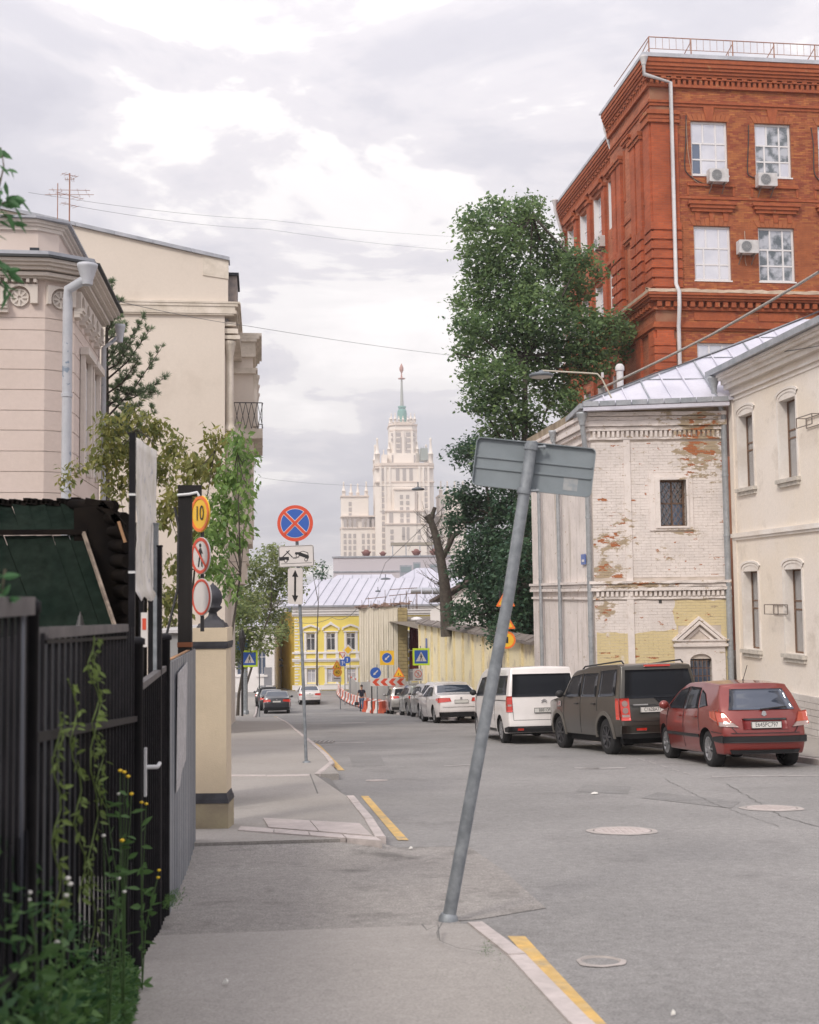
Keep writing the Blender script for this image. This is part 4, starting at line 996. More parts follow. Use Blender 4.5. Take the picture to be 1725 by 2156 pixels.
for (s0, s1, z0, z1) in hs_:
    # brown timber sash, taller than wide, set at the back of a splayed white reveal
    window(st, (.22, -s0-.0, z0), -pi/2, s1-s0, z1-z0, xs=((.5,), (.5,), (.5,)), zs=(.52, .62), fr=.055, fm=BROWNFR, gm=GL_GREY, depth=.05)
    m_ = MB(); e = .012
    m_.box(-.004, .22, -s0-e, -s0-.001, z0, z1); m_.box(-.004, .22, -s1+.001, -s1+e, z0, z1); m_.box(-.004, .22, -s1+e, -s0-e, z1-e, z1-.001); m_.box(-.004, .22, -s1+e, -s0-e, z0+.001, z0+e); m_.build('reveal', STW, st)
    # arched surround
    c = (s0+s1)/2; hwd = (s1-s0)/2; t_ = .10; N2 = 10
    for (off, o_) in ((0.0, .02), (.075, .035)):
        m_ = MB(); r0 = hwd+off; r1 = hwd+off+.055; zs_ = z1+.0
        arc0 = [(-(c)+(r0)*cos(pi*k/N2), zs_+off+.15*sin(pi*k/N2)) for k in range(N2+1)]; arc1 = [(-(c)+(r1)*cos(pi*k/N2), zs_+off+.055+.15*sin(pi*k/N2)) for k in range(N2+1)]
        vs = [(0, y, z) for y, z in arc0]+[(0, y, z) for y, z in arc1]+[(-o_, y, z) for y, z in arc0]+[(-o_, y, z) for y, z in arc1]; n_ = N2+1
        fs = []
        for k in range(N2): fs += [(2*n_+k, 2*n_+k+1, 3*n_+k+1, 3*n_+k), (k, k+1, 2*n_+k+1, 2*n_+k), (n_+k, 3*n_+k, 3*n_+k+1, n_+k+1)]
        m_.add(vs, fs); m_.build('arched_moulding', STW, st)
    m_ = MB(); vs = [(-.004, -c+hwd, z1)]+[(-.004, -c+hwd*cos(pi*k/N2), z1+.15*sin(pi*k/N2)) for k in range(N2+1)]; m_.add(vs[1:]+[(.05, y, z) for _, y, z in vs[1:]], [tuple(range(N2+1))]); m_.build('arch_infill', STW, st)
    m_ = MB(); m_.box(-.03, 0, -s0, -s0+.07, z0, z1); m_.box(-.03, 0, -s1-.07, -s1, z0, z1); m_.build('surround', STW, st)
    m_ = MB(); m_.box(-.12, 0, -s1-.12, -s0+.12, z0-.10, z0-.002); m_.box(-.07, 0, -s1-.07, -s0+.07, z0-.2, z0-.10); m_.build('sill', SILLW, st)
zz2 = wl(1541, 1130)[1]
for z0, z1, o_, nm in ((zz2-.05, zz2+.07, .09, 'string_course'), (zz2-.12, zz2-.051, .05, 'string_course'), (zg-.06, zg+.02, .42, 'cornice'), (zg-.14, zg-.061, .36, 'cornice'), (zg-.26, zg-.141, .24, 'cornice'), (zg-.40, zg-.261, .16, 'cornice'), (zg-.62, zg-.56, .07, 'cornice'), (zg-.75, zg-.70, .03, 'string_course')):
    m_ = MB(); m_.box(-o_, 0, -LW, .0, z0, z1); m_.build(nm, STW, st)
m_ = MB(); m_.box(-.04, 0, -.25, 0, -6, zg-.62); m_.build('corner_pilaster', STU, st)
# limewashed brick plinth: courses of long blocks
zpl = wl(1660, 1462)[1]
row = 0; z = zpl-2.4
while z < zpl-.01:
    s_ = 0.3*(row % 2)
    while s_ < LW-.4:
        m_ = MB(); m_.box(-.10+random.uniform(-.006, .006), 0, -s_-.58, -s_, z, z+.145); m_.build('plinth_block', PLIN, st); s_ += .6
    z += .155; row += 1
# gutter, roof
for k in range(10):
    m_ = MB(); m_.box(-.56, -.46, -LW*(k+1)/10+.01, -LW*k/10+(.35 if k == 0 else 0), zg+.02, zg+.18); m_.build('gutter', ZNG, st)
m_ = MB(); m_.add([(-.5, .35, zg+.06), (-.5, -LW, zg+.06), (7.5, -LW, zg+1.3), (7.5, .35, zg+1.3), (-.5, .35, zg+.03), (-.5, -LW, zg+.03), (7.5, -LW, zg+1.2), (7.5, .35, zg+1.2)], [(0, 3, 2, 1), (4, 5, 6, 7), (0, 1, 5, 4), (1, 2, 6, 5), (2, 3, 7, 6), (3, 0, 4, 7)]); m_.build('roof', ZN, st)
pipe(st, [(-.42, .08, zg-.1), (-.42, .06, zg-.45), (-.15, .10, zg-1.1), (-.16, .10, -3.6)], .085, PIPEG)
# hanging frames on windows
for u, v, lab in ((1648, 1283, 'empty metal box frame fixed beside the lower right window'), (1719, 886, 'small metal frame on the stucco wall at the right edge of the photo')):
    s_, z = wl(u, v); t = thing('metal_frame', lab, 'bracket', S(AW, yb-s_, z), TH); m_ = MB()
    for a_, b_ in (((-.03, .45, .12), (-.03, -.35, .12)), ((-.03, .45, -.12), (-.03, -.35, -.12)), ((-.03, .45, -.12), (-.03, .45, .12)), ((-.03, -.35, -.12), (-.03, -.35, .12)), ((-.28, .45, .12), (-.28, -.35, .12)), ((-.28, .45, -.12), (-.28, -.35, -.12)), ((-.28, .45, -.12), (-.28, .45, .12)), ((-.28, -.35, -.12), (-.28, -.35, .12)), ((-.03, .45, .12), (-.28, .45, .12)), ((-.03, -.35, .12), (-.28, -.35, .12))): m_.bar(a_, b_, .02, .02)
    m_.build('frame', BRK, t)
# ============================================================ pale pink rusticated house, left
PNK = pbr('pink_limewash', (0.64, 0.54, 0.495), .9, (0.60, 0.505, 0.455), scale=.8, bump=.25, bscale=20, vary=.03, pos=True)
PNW = pbr('offwhite_mouldings', (0.66, 0.60, 0.55), .9, (0.60, 0.545, 0.5), scale=1.2, bump=.2, bscale=20, pos=True, vary=.04, stain=(0.42, 0.38, 0.35), smask=(.62, .78), sscale=1.1)
GREYM = pbr('grey_sheet_metal', (0.30, 0.315, 0.35), .5, (0.40, 0.41, 0.45), scale=2, metal=.3, vary=.08)
BLKM = pbr('black_gutter', (0.035, 0.038, 0.042), .6)
DKV = pbr('dark_recess', (0.03, 0.035, 0.045), .8)
ap, bp_ = toS(Vector((-5.80, 20.0, 0)))
pk = thing('rusticated_house', 'pale pink house with horizontal grooves and arched frieze behind the left fence', 'building', S(ap, bp_), TH)
# local outline going round: front (-x) , chamfer, street side (+y)
def pz(v, Y=19.9): return (1258.5-v)/2450*Y*1.0+0.0
CH = 0.45; PLN = 3.2
outline = [(-6, -CH*.6), (-CH, -CH*.6), (0, 0), (0, PLN), (-6, PLN)]
def offs(o_, out=None):
    return [(-6, -CH*.6-o_), (-CH+o_*.3, -CH*.6-o_), (o_, -o_*.55), (o_, PLN+o_*.0), (-6, PLN)]
def pkb(z0, z1, o_, m, name): m_ = MB(); m_.prismz(offs(o_), z0, z1); return m_.build(name, m, pk)
lines = [690, 695, 738, 779, 822, 866, 908, 952, 995, 1039, 1082, 1126, 1170, 1214, 1258, 1302]
m_ = MB(); m_.prismz(offs(-.015), -5, pz(668)); m_.build('wall_core', PNW, pk)
for i in range(1, len(lines)-1): pkb(pz(lines[i+1])+.008, pz(lines[i])-.008, 0.0, PNK, 'rusticated_course')
pkb(pz(694), pz(670), 0.0, PNK, 'rusticated_course')
pkb(-5, pz(lines[-1]), 0.03, PNK, 'plinth')
pkb(pz(668), pz(545), .0, PNK, 'frieze_wall')
# arched frieze: piers on corbels with rosette niches between
def placed(s_, face):      # point along the outline's faces
    if face == 'f': return (-CH-s_, -CH*.6), 0.0
    if face == 'c': return ((-CH*.5, -CH*.3), atan2(CH*.6, CH))
    return ((0, s_), pi/2)
def frieze(face, s0, w_=.62):
    (px_, py_), ang = placed(s0, face)
    t_ = Matrix.Translation((px_, py_, 0))@Matrix.Rotation(ang, 4, 'Z')
    def P3(mb): mb.v = [tuple(t_@Vector(p)) for p in mb.v]; return mb
    zc, za = pz(652), pz(607); r = .19; d = .10; hw = w_/2
    pts = [(-hw, pz(600)), (-hw, pz(640)), (-r, pz(640))]+[(-r*cos(pi*k/10), pz(627)+r*sin(pi*k/10)) for k in range(11)]+[(r, pz(640)), (hw, pz(640)), (hw, pz(600))]
    P3(MB().prism(pts, -d, 0)).build('arch_panel', PNW, pk)
    ro = P3(MB().lathe([(.16, 0), (.16, .01)], 18, M=Matrix.Translation((0, -.01, pz(627)))@Matrix.Rotation(pi/2, 4, 'X'))); o_ = ro.build('rosette', PNW, pk)
    m_ = MB()
    for k in range(8):
        a = pi*k/4; m_.obox(Matrix.Translation((cos(a)*.09, -.03, pz(627)+sin(a)*.09))@Matrix.Rotation(-a, 4, 'Y'), .12, .03, .035)
    m_.ring(0, pz(627), .13, .155, -.04, -.01, 18); P3(m_).build('rosette_petals', PNW, o_)
    if face != 'c':
        for zz_, hh, dd in ((pz(646), pz(640), .17), (pz(652), pz(646), .14), (pz(660), pz(652), .10)):
            P3(MB().box(-hw-.13, -hw+.13, -dd, 0, zz_, hh-.002)).build('corbel', PNW, pk)
for k in range(7): frieze('f', .42+k*.66)
frieze('c', 0, .5)
for k in range(5): frieze('s', .35+k*.6, .56)
for v0, v1, o_ in ((553, 560, .40), (560, 566, .34), (566, 573, .27), (576, 584, .20), (584, 588, .13)): pkb(pz(v1), pz(v0)-.003, o_, PNW, 'cornice')
k = 0; x = -5.9
while x < -.5:
    m_ = MB(); m_.box(x, x+.05, -CH*.6-.16, -CH*.6, pz(597), pz(590)); m_.build('dentil', PNW, pk); x += .12
pkb(pz(553), pz(548), .46, BLKM, 'gutter')
# sloping metal strip, attic wall with cap and little opening
pkb(pz(548)+.002, pz(537), .36, GREYM, 'eaves_flashing')
def att(o_, z0, z1, m, name):
    m_ = MB(); m_.prismz([(-6, -.05-o_), (-.62, -.05-o_), (-.3+o_, .15), (-.3+o_, PLN), (-6, PLN)], z0, z1); return m_.build(name, m, pk)
ATT = pbr('patched_attic_plaster', (0.66, 0.57, 0.52), .9, (0.60, 0.51, 0.46), scale=1.5, pos=True, bump=.3, bscale=20, stain=(0.40, 0.36, 0.33), smask=(.60, .64), sscale=1.1)
att(0, pz(548), pz(472), ATT, 'attic_wall')
for v0, v1, o_ in ((452, 459, .14), (459, 465, .09), (465, 473, .05)): att(o_, pz(v1), pz(v0)-.002, PNW, 'attic_cornice')
m_ = MB(); m_.prismz([(-6.2, -.25), (-.62, -.25), (-.1, .05), (-.1, PLN), (-6.2, PLN)], pz(452), pz(447)); m_.build('attic_roof_edge', GREYM, pk)
m_ = MB(); m_.add([(-6, -.1, pz(447)), (-.7, -.1, pz(447)), (-1.2, 1.6, pz(430)), (-6, 1.6, pz(432)), (-.3, PLN, pz(447)), (-6, PLN, pz(447))], [(0, 1, 2, 3), (1, 4, 2), (2, 4, 5, 3)]); m_.build('roof', GREYM, pk)
m_ = MB(); m_.box(-.76, -.60, -.053, -.0, pz(537), pz(510)); m_.build('attic_opening', DKV, pk)
# windows on the street side
for s_ in (.75, 1.9):
    wd = window(pk, (.012, s_, pz(800)-1.4), pi/2, .7, 1.9, xs=(), zs=(.6,), fr=.06, fm=WFRAME, gm=GL_PALE, depth=.03)
    m_ = MB(); m_.box(0.012, .09, s_-.12, s_-.01, pz(800)-1.5, pz(800)+.62); m_.build('window_surround', PNW, pk)
    m_ = MB(); m_.box(0.012, .09, s_+.71, s_+.82, pz(800)-1.5, pz(800)+.62); m_.build('window_surround', PNW, pk)
    m_ = MB(); m_.box(0.012, .16, s_-.16, s_+.86, pz(800)+.62, pz(800)+.75); m_.build('hood_mould', PNW, pk)
PPAT = pbr('patchy_white_pipe', (0.44, 0.46, 0.50), .5, (0.50, 0.51, 0.55), scale=3, vary=.05, stain=(0.22, 0.27, 0.34), smask=(.60, .62), sscale=4)
pipe(pk, [(.30, -.60, pz(575)), (.29, -.60, pz(593)), (-.03, -.52, pz(615)), (-.04, -.48, pz(640)), (-.05, -.45, -3.0)], .082, PPAT)
pipe(pk, [(.42, PLN-.2, pz(600)), (.4, PLN-.2, pz(618)), (.1, PLN-.15, pz(645)), (.1, PLN-.15, -3)], .05, PPAT)
# roof aerial
t = thing('roof_aerial', 'rusty television aerial with crossbars on the roof of the left houses', 'antenna', W(146, 470, 24), 0)
pm = 24/2450; m_ = MB(); m_.tube([(0, 0, -.3), (0, 0, 110*pm)], .015, 6); m_.build('mast', RAIL, t)
for (z, L, a) in ((105, .18, .8), (72, .42, .15), (62, .50, .1), (60, .34, .9), (40, .2, .9), (96, .1, .2)):
    m_ = MB(); c_, s__ = cos(a), sin(a); m_.tube([(-c_*L, -s__*L, z*pm), (c_*L, s__*L, z*pm+.02)], .006, 4)
    for q in (-.8, -.4, .4, .8): m_.tube([(c_*L*q+s__*.12, s__*L*q-c_*.12, z*pm), (c_*L*q-s__*.12, s__*L*q+c_*.12, z*pm)], .004, 4)
    m_.build('crossbar', RAIL, t)
t = thing('thin_aerial', 'thin pale aerial rod just left of the rusty aerial', 'antenna', W(121, 470, 24), 0); m_ = MB(); m_.tube([(0, 0, -.3), (0, 0, 88*pm)], .01, 5); m_.build('rod', RAIL, t)
# ============================================================ cream building with blank gable
CRM = pbr('cream_render', (0.68, 0.605, 0.53), .92, (0.645, 0.57, 0.495), scale=.25, pos=True, bump=.2, bscale=30, vary=.02, stain=(0.55, 0.48, 0.41), smask=(.58, .85), sscale=.5)
CRT = pbr('cream_mouldings', (0.70, 0.63, 0.55), .9, (0.53, 0.47, 0.39), scale=2, pos=True, bump=.2, bscale=25, vary=.05)
ac = -1.09; bc_ = 35.3
cr_ = thing('cream_building', 'cream building with a blank gable wall and ornate bays on its street side', 'building', S(ac, bc_), TH)
def cl(u, v): a, z = WB(u, v, bc_); return a-ac, z
cz = lambda v, u=495: cl(u, v)[1]
LG = 9.0; xr_, zr_ = cl(480, 549); zl_ = zr_+ (cl(170, 479)[1]-zr_)/(cl(170, 479)[0]-xr_)*(-LG-xr_)
DL = 13.0
m_ = MB(); m_.prism([(-LG, -6), (0, -6), (0, cz(640)), (xr_, cz(640)), (xr_, zr_), (-LG, zl_)], 0, .4); m_.build('gable_wall', CRM, cr_)
m_ = MB(); wallgrid(m_, (0, .4), pi/2, DL-.4, -6, cz(645), [(1.2+k*2.1, 2.2+k*2.1, z, z+h) for k in range(1) for z, h in ((4.3, 2.3),)], .25); m_.build('street_wall', CRM, cr_)
m_ = MB(); m_.box(-LG, 0, DL, DL+.3, -6, cz(645)); m_.build('rear_wall', CRM, cr_)
m_ = MB(); m_.box(xr_-.9, xr_, .4, DL-1, cz(640), zr_-.2); m_.build('attic_wall', CRM, cr_)
m_ = MB(); m_.box(xr_-.3, xr_+.26, .5, 2.2, cz(632), cz(572)); m_.build('dormer', pbr('weathered_dormer', (0.35, 0.30, 0.27), .9, (0.22, 0.2, 0.2), scale=4), cr_)
m_ = MB(); m_.box(xr_-.35, xr_+.32, .4, 2.4, cz(572), cz(566)); m_.build('dormer_roof', DKV, cr_)
# parapet capping in separate sheets
n = 8
for k in range(n):
    xa, xb = -LG+(xr_+.06+LG)*k/n, -LG+(xr_+.06+LG)*(k+1)/n-.01; za = zl_+(zr_-zl_)*(xa+LG)/(xr_+LG); zb_ = zl_+(zr_-zl_)*(xb+LG)/(xr_+LG)
    m_ = MB(); m_.prism([(xa, za+.003), (xb, zb_+.003), (xb, zb_+.11), (xa, za+.11)], -.10, .5); m_.build('parapet_cap', GREYM, cr_)
m_ = MB(); m_.add([(-LG, .4, zl_-.1), (xr_, .4, zr_-.1), (xr_, DL, zr_-.1), (-LG, DL, zl_-.1), (-LG, .4, 8), (xr_, .4, 8), (xr_, DL, 8), (-LG, DL, 8)], [(0, 1, 2, 3), (0, 1, 5, 4), (1, 2, 6, 5), (2, 3, 7, 6)]); m_.build('roof', GREYM, cr_)
m_ = MB(); m_.prism([(xr_-.75, cz(581)), (xr_+.02, cz(588)), (xr_+.02, zr_), (xr_-.75, zr_+.17)], -.03, 0); m_.build('pilaster_cap', CRT, cr_)
for v0, v1, o_ in ((637, 641, .46), (641, 647, .40), (647, 655, .32), (655, 662, .36), (662, 665, .28)):
    m_ = MB(); m_.box(-LG, o_, -o_*.3, 0, cz(v1), cz(v0)-.002); m_.box(0, o_+.02, 0, DL, cz(v1), cz(v0)-.002); m_.build('cornice', CRT, cr_)
for k, (z0, z1, o_) in enumerate(((cz(700), cz(690), .40), (cz(712), cz(704), .46), (cz(684), cz(676), .34))):
    m_ = MB(); m_.box(0, o_, .1, DL, z0, z1); m_.build('string_course', CRT, cr_)
# engaged columns at the corner
def column(x, y, z0, z1, r, nm='column'):
    m_ = MB(); m_.lathe([(r*1.35, z0), (r*1.35, z0+.12), (r*1.1, z0+.16), (r, z0+.3), (r*.9, z1-.45), (r*1.0, z1-.4), (r*1.35, z1-.12), (r*1.5, z1-.1), (r*1.5, z1)], 14, (x, y, 0)); return m_.build(nm, CRT, cr_)
column(.14, .30, cz(905), cz(715), .13); column(.13, .30, cz(1140), cz(912), .13, 'lower_column')
# bay window (two storeys deep stack with cornices)
y0, y1, pr_ = 3.6, 7.6, .62
def bay(z0, z1, o_, name, m=CRM, yy=(y0, y1)): o_ += .34 if z1 > bz(1100) else .08; m_ = MB(); m_.box(0, o_, yy[0], yy[1], z0, z1); return m_.build(name, m, cr_)
Yb = 39.5
bz = lambda v: (1255-v)/2450*Yb
bay(bz(1130), bz(760), pr_-.14, 'bay')
bay(bz(760), bz(725), pr_-.05, 'bay_frieze', CRT, (y0-.08, y1+.08))
for v0, v1, o_ in ((712, 718, .86), (718, 724, .78), (724, 730, .7), (757, 762, .62), (785, 790, .72), (790, 797, .66)): bay(bz(v1), bz(v0)-.004, o_-.08, 'bay_cornice', CRT, (y0-.15, y1+.15))
m_ = MB(); m_.prism([(y0, bz(712)), (y1, bz(712)), ((y0+y1)/2, bz(690))], 0, .5); m_.v = [(-y, x, z) for x, y, z in m_.v]; m_.v = [(abs(x), y, z) for x, y, z in m_.v]; m_.build('bay_pediment', CRT, cr_)
for (yy, z0, z1) in ((y0+.25, bz(905), bz(797)), (y1-.25, bz(905), bz(797)), ((y0+y1)/2, bz(905), bz(797))):
    column(pr_+.22, yy, z0, z1, .14)
bay(bz(905), bz(800), pr_-.16, 'bay_window', DKV, (y0+.5, y1-.5))
# balcony with a wrought railing
bay(bz(935), bz(915), .80, 'balcony_slab', CRT, (y0-.5, y1+.4)); bay(bz(960), bz(935), .5, 'balcony_bracket', CRT, (y0-.2, y1+.1))
m_ = MB()
for yy in (y0-.5, y1+.4):
    for k in range(6):
        m_.bar((.02+k*.19, yy, bz(915)), (.20+k*.19, yy, bz(862)), .02, .02); m_.bar((.20+k*.19, yy, bz(915)), (.02+k*.19, yy, bz(862)), .02, .02)
    m_.bar((.0, yy, bz(862)), (1.12, yy, bz(862)), .03, .03)
yy = y0-.5
while yy < y1+.4: m_.bar((1.12, yy, bz(915)), (1.12, yy+.13, bz(862)), .02, .02); m_.bar((1.12, yy+.13, bz(915)), (1.12, yy, bz(862)), .02, .02); yy += .13
m_.bar((1.12, y0-.5, bz(862)), (1.12, y1+.4, bz(862)), .03, .03); m_.build('balcony_railing', DARKFR, cr_)
bay(bz(1075), bz(960), .42, 'lower_bay', CRM); bay(bz(1150), bz(1128), .70, 'bay_base_cornice', CRT, (y0-.1, y1+.1)); bay(bz(1186), bz(1152), .55, 'bay_base'); bay(bz(1190), bz(1187), .58, 'bay_base_band', CRT); bay(bz(1232), bz(1190), .50, 'bay_foot')
for k in range(3):
    m_ = MB(); m_.box(.5, .6, y0+.3+k*1.5, y0+.55+k*1.5, bz(1172), bz(1154)); m_.build('bracket', CRT, cr_)
# ============================================================ far end of the street: yellow house
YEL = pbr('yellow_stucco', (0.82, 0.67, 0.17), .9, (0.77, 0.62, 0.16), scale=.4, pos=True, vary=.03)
YELS = pbr('shaded_yellow_stucco', (0.66, 0.46, 0.07), .9, (0.52, 0.36, 0.06), scale=.5, pos=True, vary=.05, stain=(0.25, 0.18, 0.06), smask=(.62, .75), sscale=.8)  # front's yellow darkened for the side wall's shade; brown stains are its own
WHT = pbr('white_mouldings', (0.80, 0.77, 0.76), .85, (0.74, 0.71, 0.69), scale=1, pos=True)
YY = 113.0; s_ = YY/2450
yl = thing('yellow_house', 'two storey yellow house with white window surrounds at the end of the street', 'building', (W(620, 1400, YY).x, YY, 0), 0)
yx = lambda u: (u-620)*s_
yz = lambda v, u=690: W(u, v, YY).z
YL = 20.0
yh = []; ycol = [645.4, 687.6, 729.5, 772, 815, 858, 900, 942, 985]
for u in ycol:
    yh.append((yx(u), yx(u)+.86, yz(1369.5), yz(1333.5))); yh.append((yx(u+.8), yx(u+.8)+.86, yz(1437), yz(1408.6)))
mb = MB(); wallgrid(mb, (0, 0), 0, YL, -9.8, yz(1290), yh, .2); mb.add([(YL, 0, -9.8), (YL, 9, -9.8), (YL, 9, yz(1290)), (YL, 0, yz(1290))], [(0, 1, 2, 3)]); mb.build('wall', YEL, yl)
sx, sy = yx(581), 5.0
sx = W(579, 1400, YY+8).x-W(620, 1400, YY).x
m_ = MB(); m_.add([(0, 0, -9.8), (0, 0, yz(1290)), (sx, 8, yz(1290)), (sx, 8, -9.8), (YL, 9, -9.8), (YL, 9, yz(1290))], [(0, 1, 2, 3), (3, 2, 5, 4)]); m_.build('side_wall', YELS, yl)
for i, h in enumerate(yh):
    top = i % 2 == 0; x, x2, z0, z1 = h; c = (x+x2)/2
    window(yl, (x, .06, z0), 0, x2-x, z1-z0, xs=((.5,), (.5,)), zs=(.72,), fr=.07, gms=[GL_DARK, GL_DARK, GL_GREY] if top else [GL_PALE])
    m_ = MB(); m_.box(x-.22, x-.001, -.07, 0, z0-.1, z1+.12); m_.build('window_surround', WHT, yl)
    m_ = MB(); m_.box(x2+.001, x2+.22, -.07, 0, z0-.1, z1+.12); m_.build('window_surround', WHT, yl)
    m_ = MB(); m_.box(x-.3, x2+.3, -.14, 0, z1+.12, z1+.22); m_.build('window_hood', WHT, yl)
    m_ = MB(); m_.box(x-.3, x2+.3, -.12, 0, z0-.2, z0-.1); m_.build('sill', WHT, yl)
    if top:
        m_ = MB(); o_ = z1+.22
        m_.prism([(x-.42, o_+.08), (x-.42, o_+.34), (c-.25, o_+.70 if (i//2) % 2 else o_+.60), (c, o_+.92 if (i//2) % 2 else o_+.66), (c+.25, o_+.70 if (i//2) % 2 else o_+.60), (x2+.42, o_+.34), (x2+.42, o_+.08), (x2+.28, o_+.08), (x2+.28, o_+.24), (c, o_+.62 if (i//2) % 2 else o_+.48), (x-.28, o_+.24), (x-.28, o_+.08)], -.16, 0); m_.build('window_pediment', WHT, yl)
for v0, v1, o_ in ((1277, 1282, .45), (1282, 1287, .36), (1287, 1293, .25), (1293, 1297, .12), (1372, 1376, .14), (1386, 1390, .16), (1390, 1393, .1), (1401, 1403, .06), (1442, 1452, .08)):
    m_ = MB(); m_.box(-.2, YL, -o_, 0, yz(v1), yz(v0)-.01); m_.build('string_course' if v0 > 1300 else 'cornice', WHT, yl)
for k in range(9):
    c = yx(ycol[k])+.43; m_ = MB(); m_.box(c-.75, c-.45, -.08, 0, yz(1386), yz(1376)); m_.build('panel', WHT, yl); m_ = MB(); m_.box(c+.45, c+.75, -.08, 0, yz(1386), yz(1376)); m_.build('panel', WHT, yl)
z = yz(1440); k = 0
while z < yz(1300): m_ = MB(); m_.box(.04, .5 if k % 2 else .35, -.05, 0, z, z+.12); m_.build('quoin', WHT, yl); z += .28; k += 1
PALER = pbr('pale_metal_roof_far', (0.55, 0.54, 0.61), .5, (0.48, 0.475, 0.54), scale=.3, metal=.15, pos=True, vary=.05)
ez = yz(1277); rz_ = (1251-1219)/2450*120.5; Rr = [(-1.6, -.5, ez), (YL+.5, -.5, ez), (YL+.5, 7.5, rz_), (1.6, 7.5, rz_), (-1.6, 14, ez), (YL+.5, 14, ez)]
m_ = MB(); m_.add(Rr, [(0, 1, 2, 3), (0, 3, 4), (3, 2, 5, 4), (0, 4, 5, 1)]); m_.build('roof', PALER, yl)
for k in range(22):
    x0 = -1.0+k*.95; xt = x0+1.6-.0; p0 = (x0, -.5, ez+.03); tt = min(1, max(0, 1)); x_t = max(x0+1.3, 1.6)
    m_ = MB(); m_.bar(p0, (min(x0+1.3, YL), 7.5, rz_+.03) if x0+1.3 > 1.6 else (1.0+k*.3-.5, 5.5, ez+(rz_-ez)*.72), .05, .07); m_.build('roof_seam', GREYM, yl)
m_ = MB(); m_.box(-1.0, YL+.4, -.62, -.5, ez-.05, ez+.12); m_.build('gutter', GREYM, yl)
# dark number plates on side wall
for v in (1392, 1404):
    m_ = MB(); m_.box(-1.6, -1.25, 1.2, 1.3, yz(v), yz(v)+.2); m_.build('house_plate', DKV, yl)
# low dark opening of the courtyard at left, white house beside it
wh = thing('white_house', 'white house with tall pale windows left of the courtyard alley at the street end', 'building', (W(578, 1400, 112).x, 112, 0), 0)
hh = [(-1.6-k*2.0, -.8-k*2.0, -7.6, -5.2) for k in range(3)]
mb = MB(); wallgrid(mb, (-6.5, 0), 0, 6.5, -9.8, -3.0, [(h[0]+6.5, h[1]+6.5, h[2], h[3]) for h in hh if h[0] > -6.4], .2); mb.add([(0, 0, -9.8), (0, 8, -9.8), (0, 8, -3), (0, 0, -3)], [(0, 1, 2, 3)]); mb.add([(-6.5, 0, -3), (0, 0, -3), (0, 8, -3), (-6.5, 8, -3)], [(0, 1, 2, 3)]); mb.build('wall', WHT, wh)
for h in hh: window(wh, (h[0], .08, h[2]), 0, h[1]-h[0], h[3]-h[2], xs=((.5,), (.5,)), zs=(.7,), gm=GL_BLUE); m_ = MB(); m_.box(h[0]-.15, h[1]+.15, -.1, 0, h[2]-.2, h[2]-.01); m_.build('sill', WHT, wh)
m_ = MB(); m_.box(-6.7, .1, -.12, 0, -3.2, -2.95); m_.build('cornice', WHT, wh); m_ = MB(); m_.box(-1.0, -.25, -.03, 0, -9.3, -6.9); m_.build('door', pbr('grey_door', (0.25, 0.25, 0.27), .6), wh)
m_ = MB(); m_.add([(-6.8, -.3, -2.95), (.3, -.3, -2.95), (.3, 5, -1.6), (-6.8, 5, -1.6), (-6.8, 9, -2.95), (.3, 9, -2.95)], [(0, 1, 2, 3), (3, 2, 5, 4), (1, 5, 2), (0, 3, 4), (0, 4, 5, 1)]); m_.build('roof', PALER, wh)
cd_ = thing('courtyard_house', 'narrow white house seen in the gap above the yellow side wall', 'building', (W(600, 1300, 150).x, 150, 0), 0)
m_ = MB(); m_.box(-14, 6, 0, 6, -10, (1251-1262)/2450*150); m_.build('wall', pbr('pale_far_wall', (0.55, 0.53, 0.55), .9), cd_); m_ = MB(); m_.add([(-14.5, -.4, -.67), (6.5, -.4, -.67), (6.5, 3, 1.2), (-14.5, 3, 1.2), (6.5, 6.5, -.67), (-14.5, 6.5, -.67)], [(0, 1, 2, 3), (3, 2, 4, 5), (1, 4, 2), (0, 3, 5), (0, 5, 4, 1)]); m_.build('roof', PALER, cd_)
m_ = MB(); m_.box(.2, 1.6, -.06, 0, -2.6, -1.0); m_.build('window', GL_DARK, cd_)
# big pale low building behind the roofs
FW = pbr('lilac_far_wall', (0.52, 0.485, 0.52), .9, (0.57, 0.53, 0.56), scale=.1, pos=True)
lw_ = thing('low_pale_building', 'long blank lilac white building below the high-rise', 'building', (W(702, 1200, 190).x, 190, 0), 0); sc_ = 190/2450
zt_ = (1251-1175)*sc_
m_ = MB(); m_.box(0, 258*sc_, 0, 14, -10, zt_); m_.build('wall', FW, lw_)
m_ = MB(); m_.box(-.2, 258*sc_+.2, -.2, 14.2, zt_, zt_+.25); m_.build('parapet_cap', GREYM, lw_)
m_ = MB(); m_.box(0, 258*sc_, -.12, 0, (1251-1206)*sc_, (1251-1203)*sc_); m_.build('string_course', GREYM, lw_)
for (u0, u1, v0, v1) in ((842, 868, 1192, 1212), (870, 886, 1186, 1205), (905, 925, 1190, 1202)):
    t = thing('roof_unit', 'grey roof plant box on the low roofs, %s' % {842: 'left of the other two', 870: 'the middle one', 905: 'right behind the bare tree'}[u0], 'roof unit', (W(u0, 1200, 150).x, 150, 0), 0, 'roof plant boxes'); q = 150/2450
    m_ = MB(); m_.box(0, (u1-u0)*q, 0, 1.5, -1, (1251-v0)*q); m_.build('casing', GREYM, t); m_ = MB(); m_.box(.15, (u1-u0)*q-.15, -.04, 0, (1251-v1)*q+.3, (1251-v0)*q-.2); m_.build('louvre', pbr('teal_louvre', (0.22, 0.27, 0.29), .6), t)
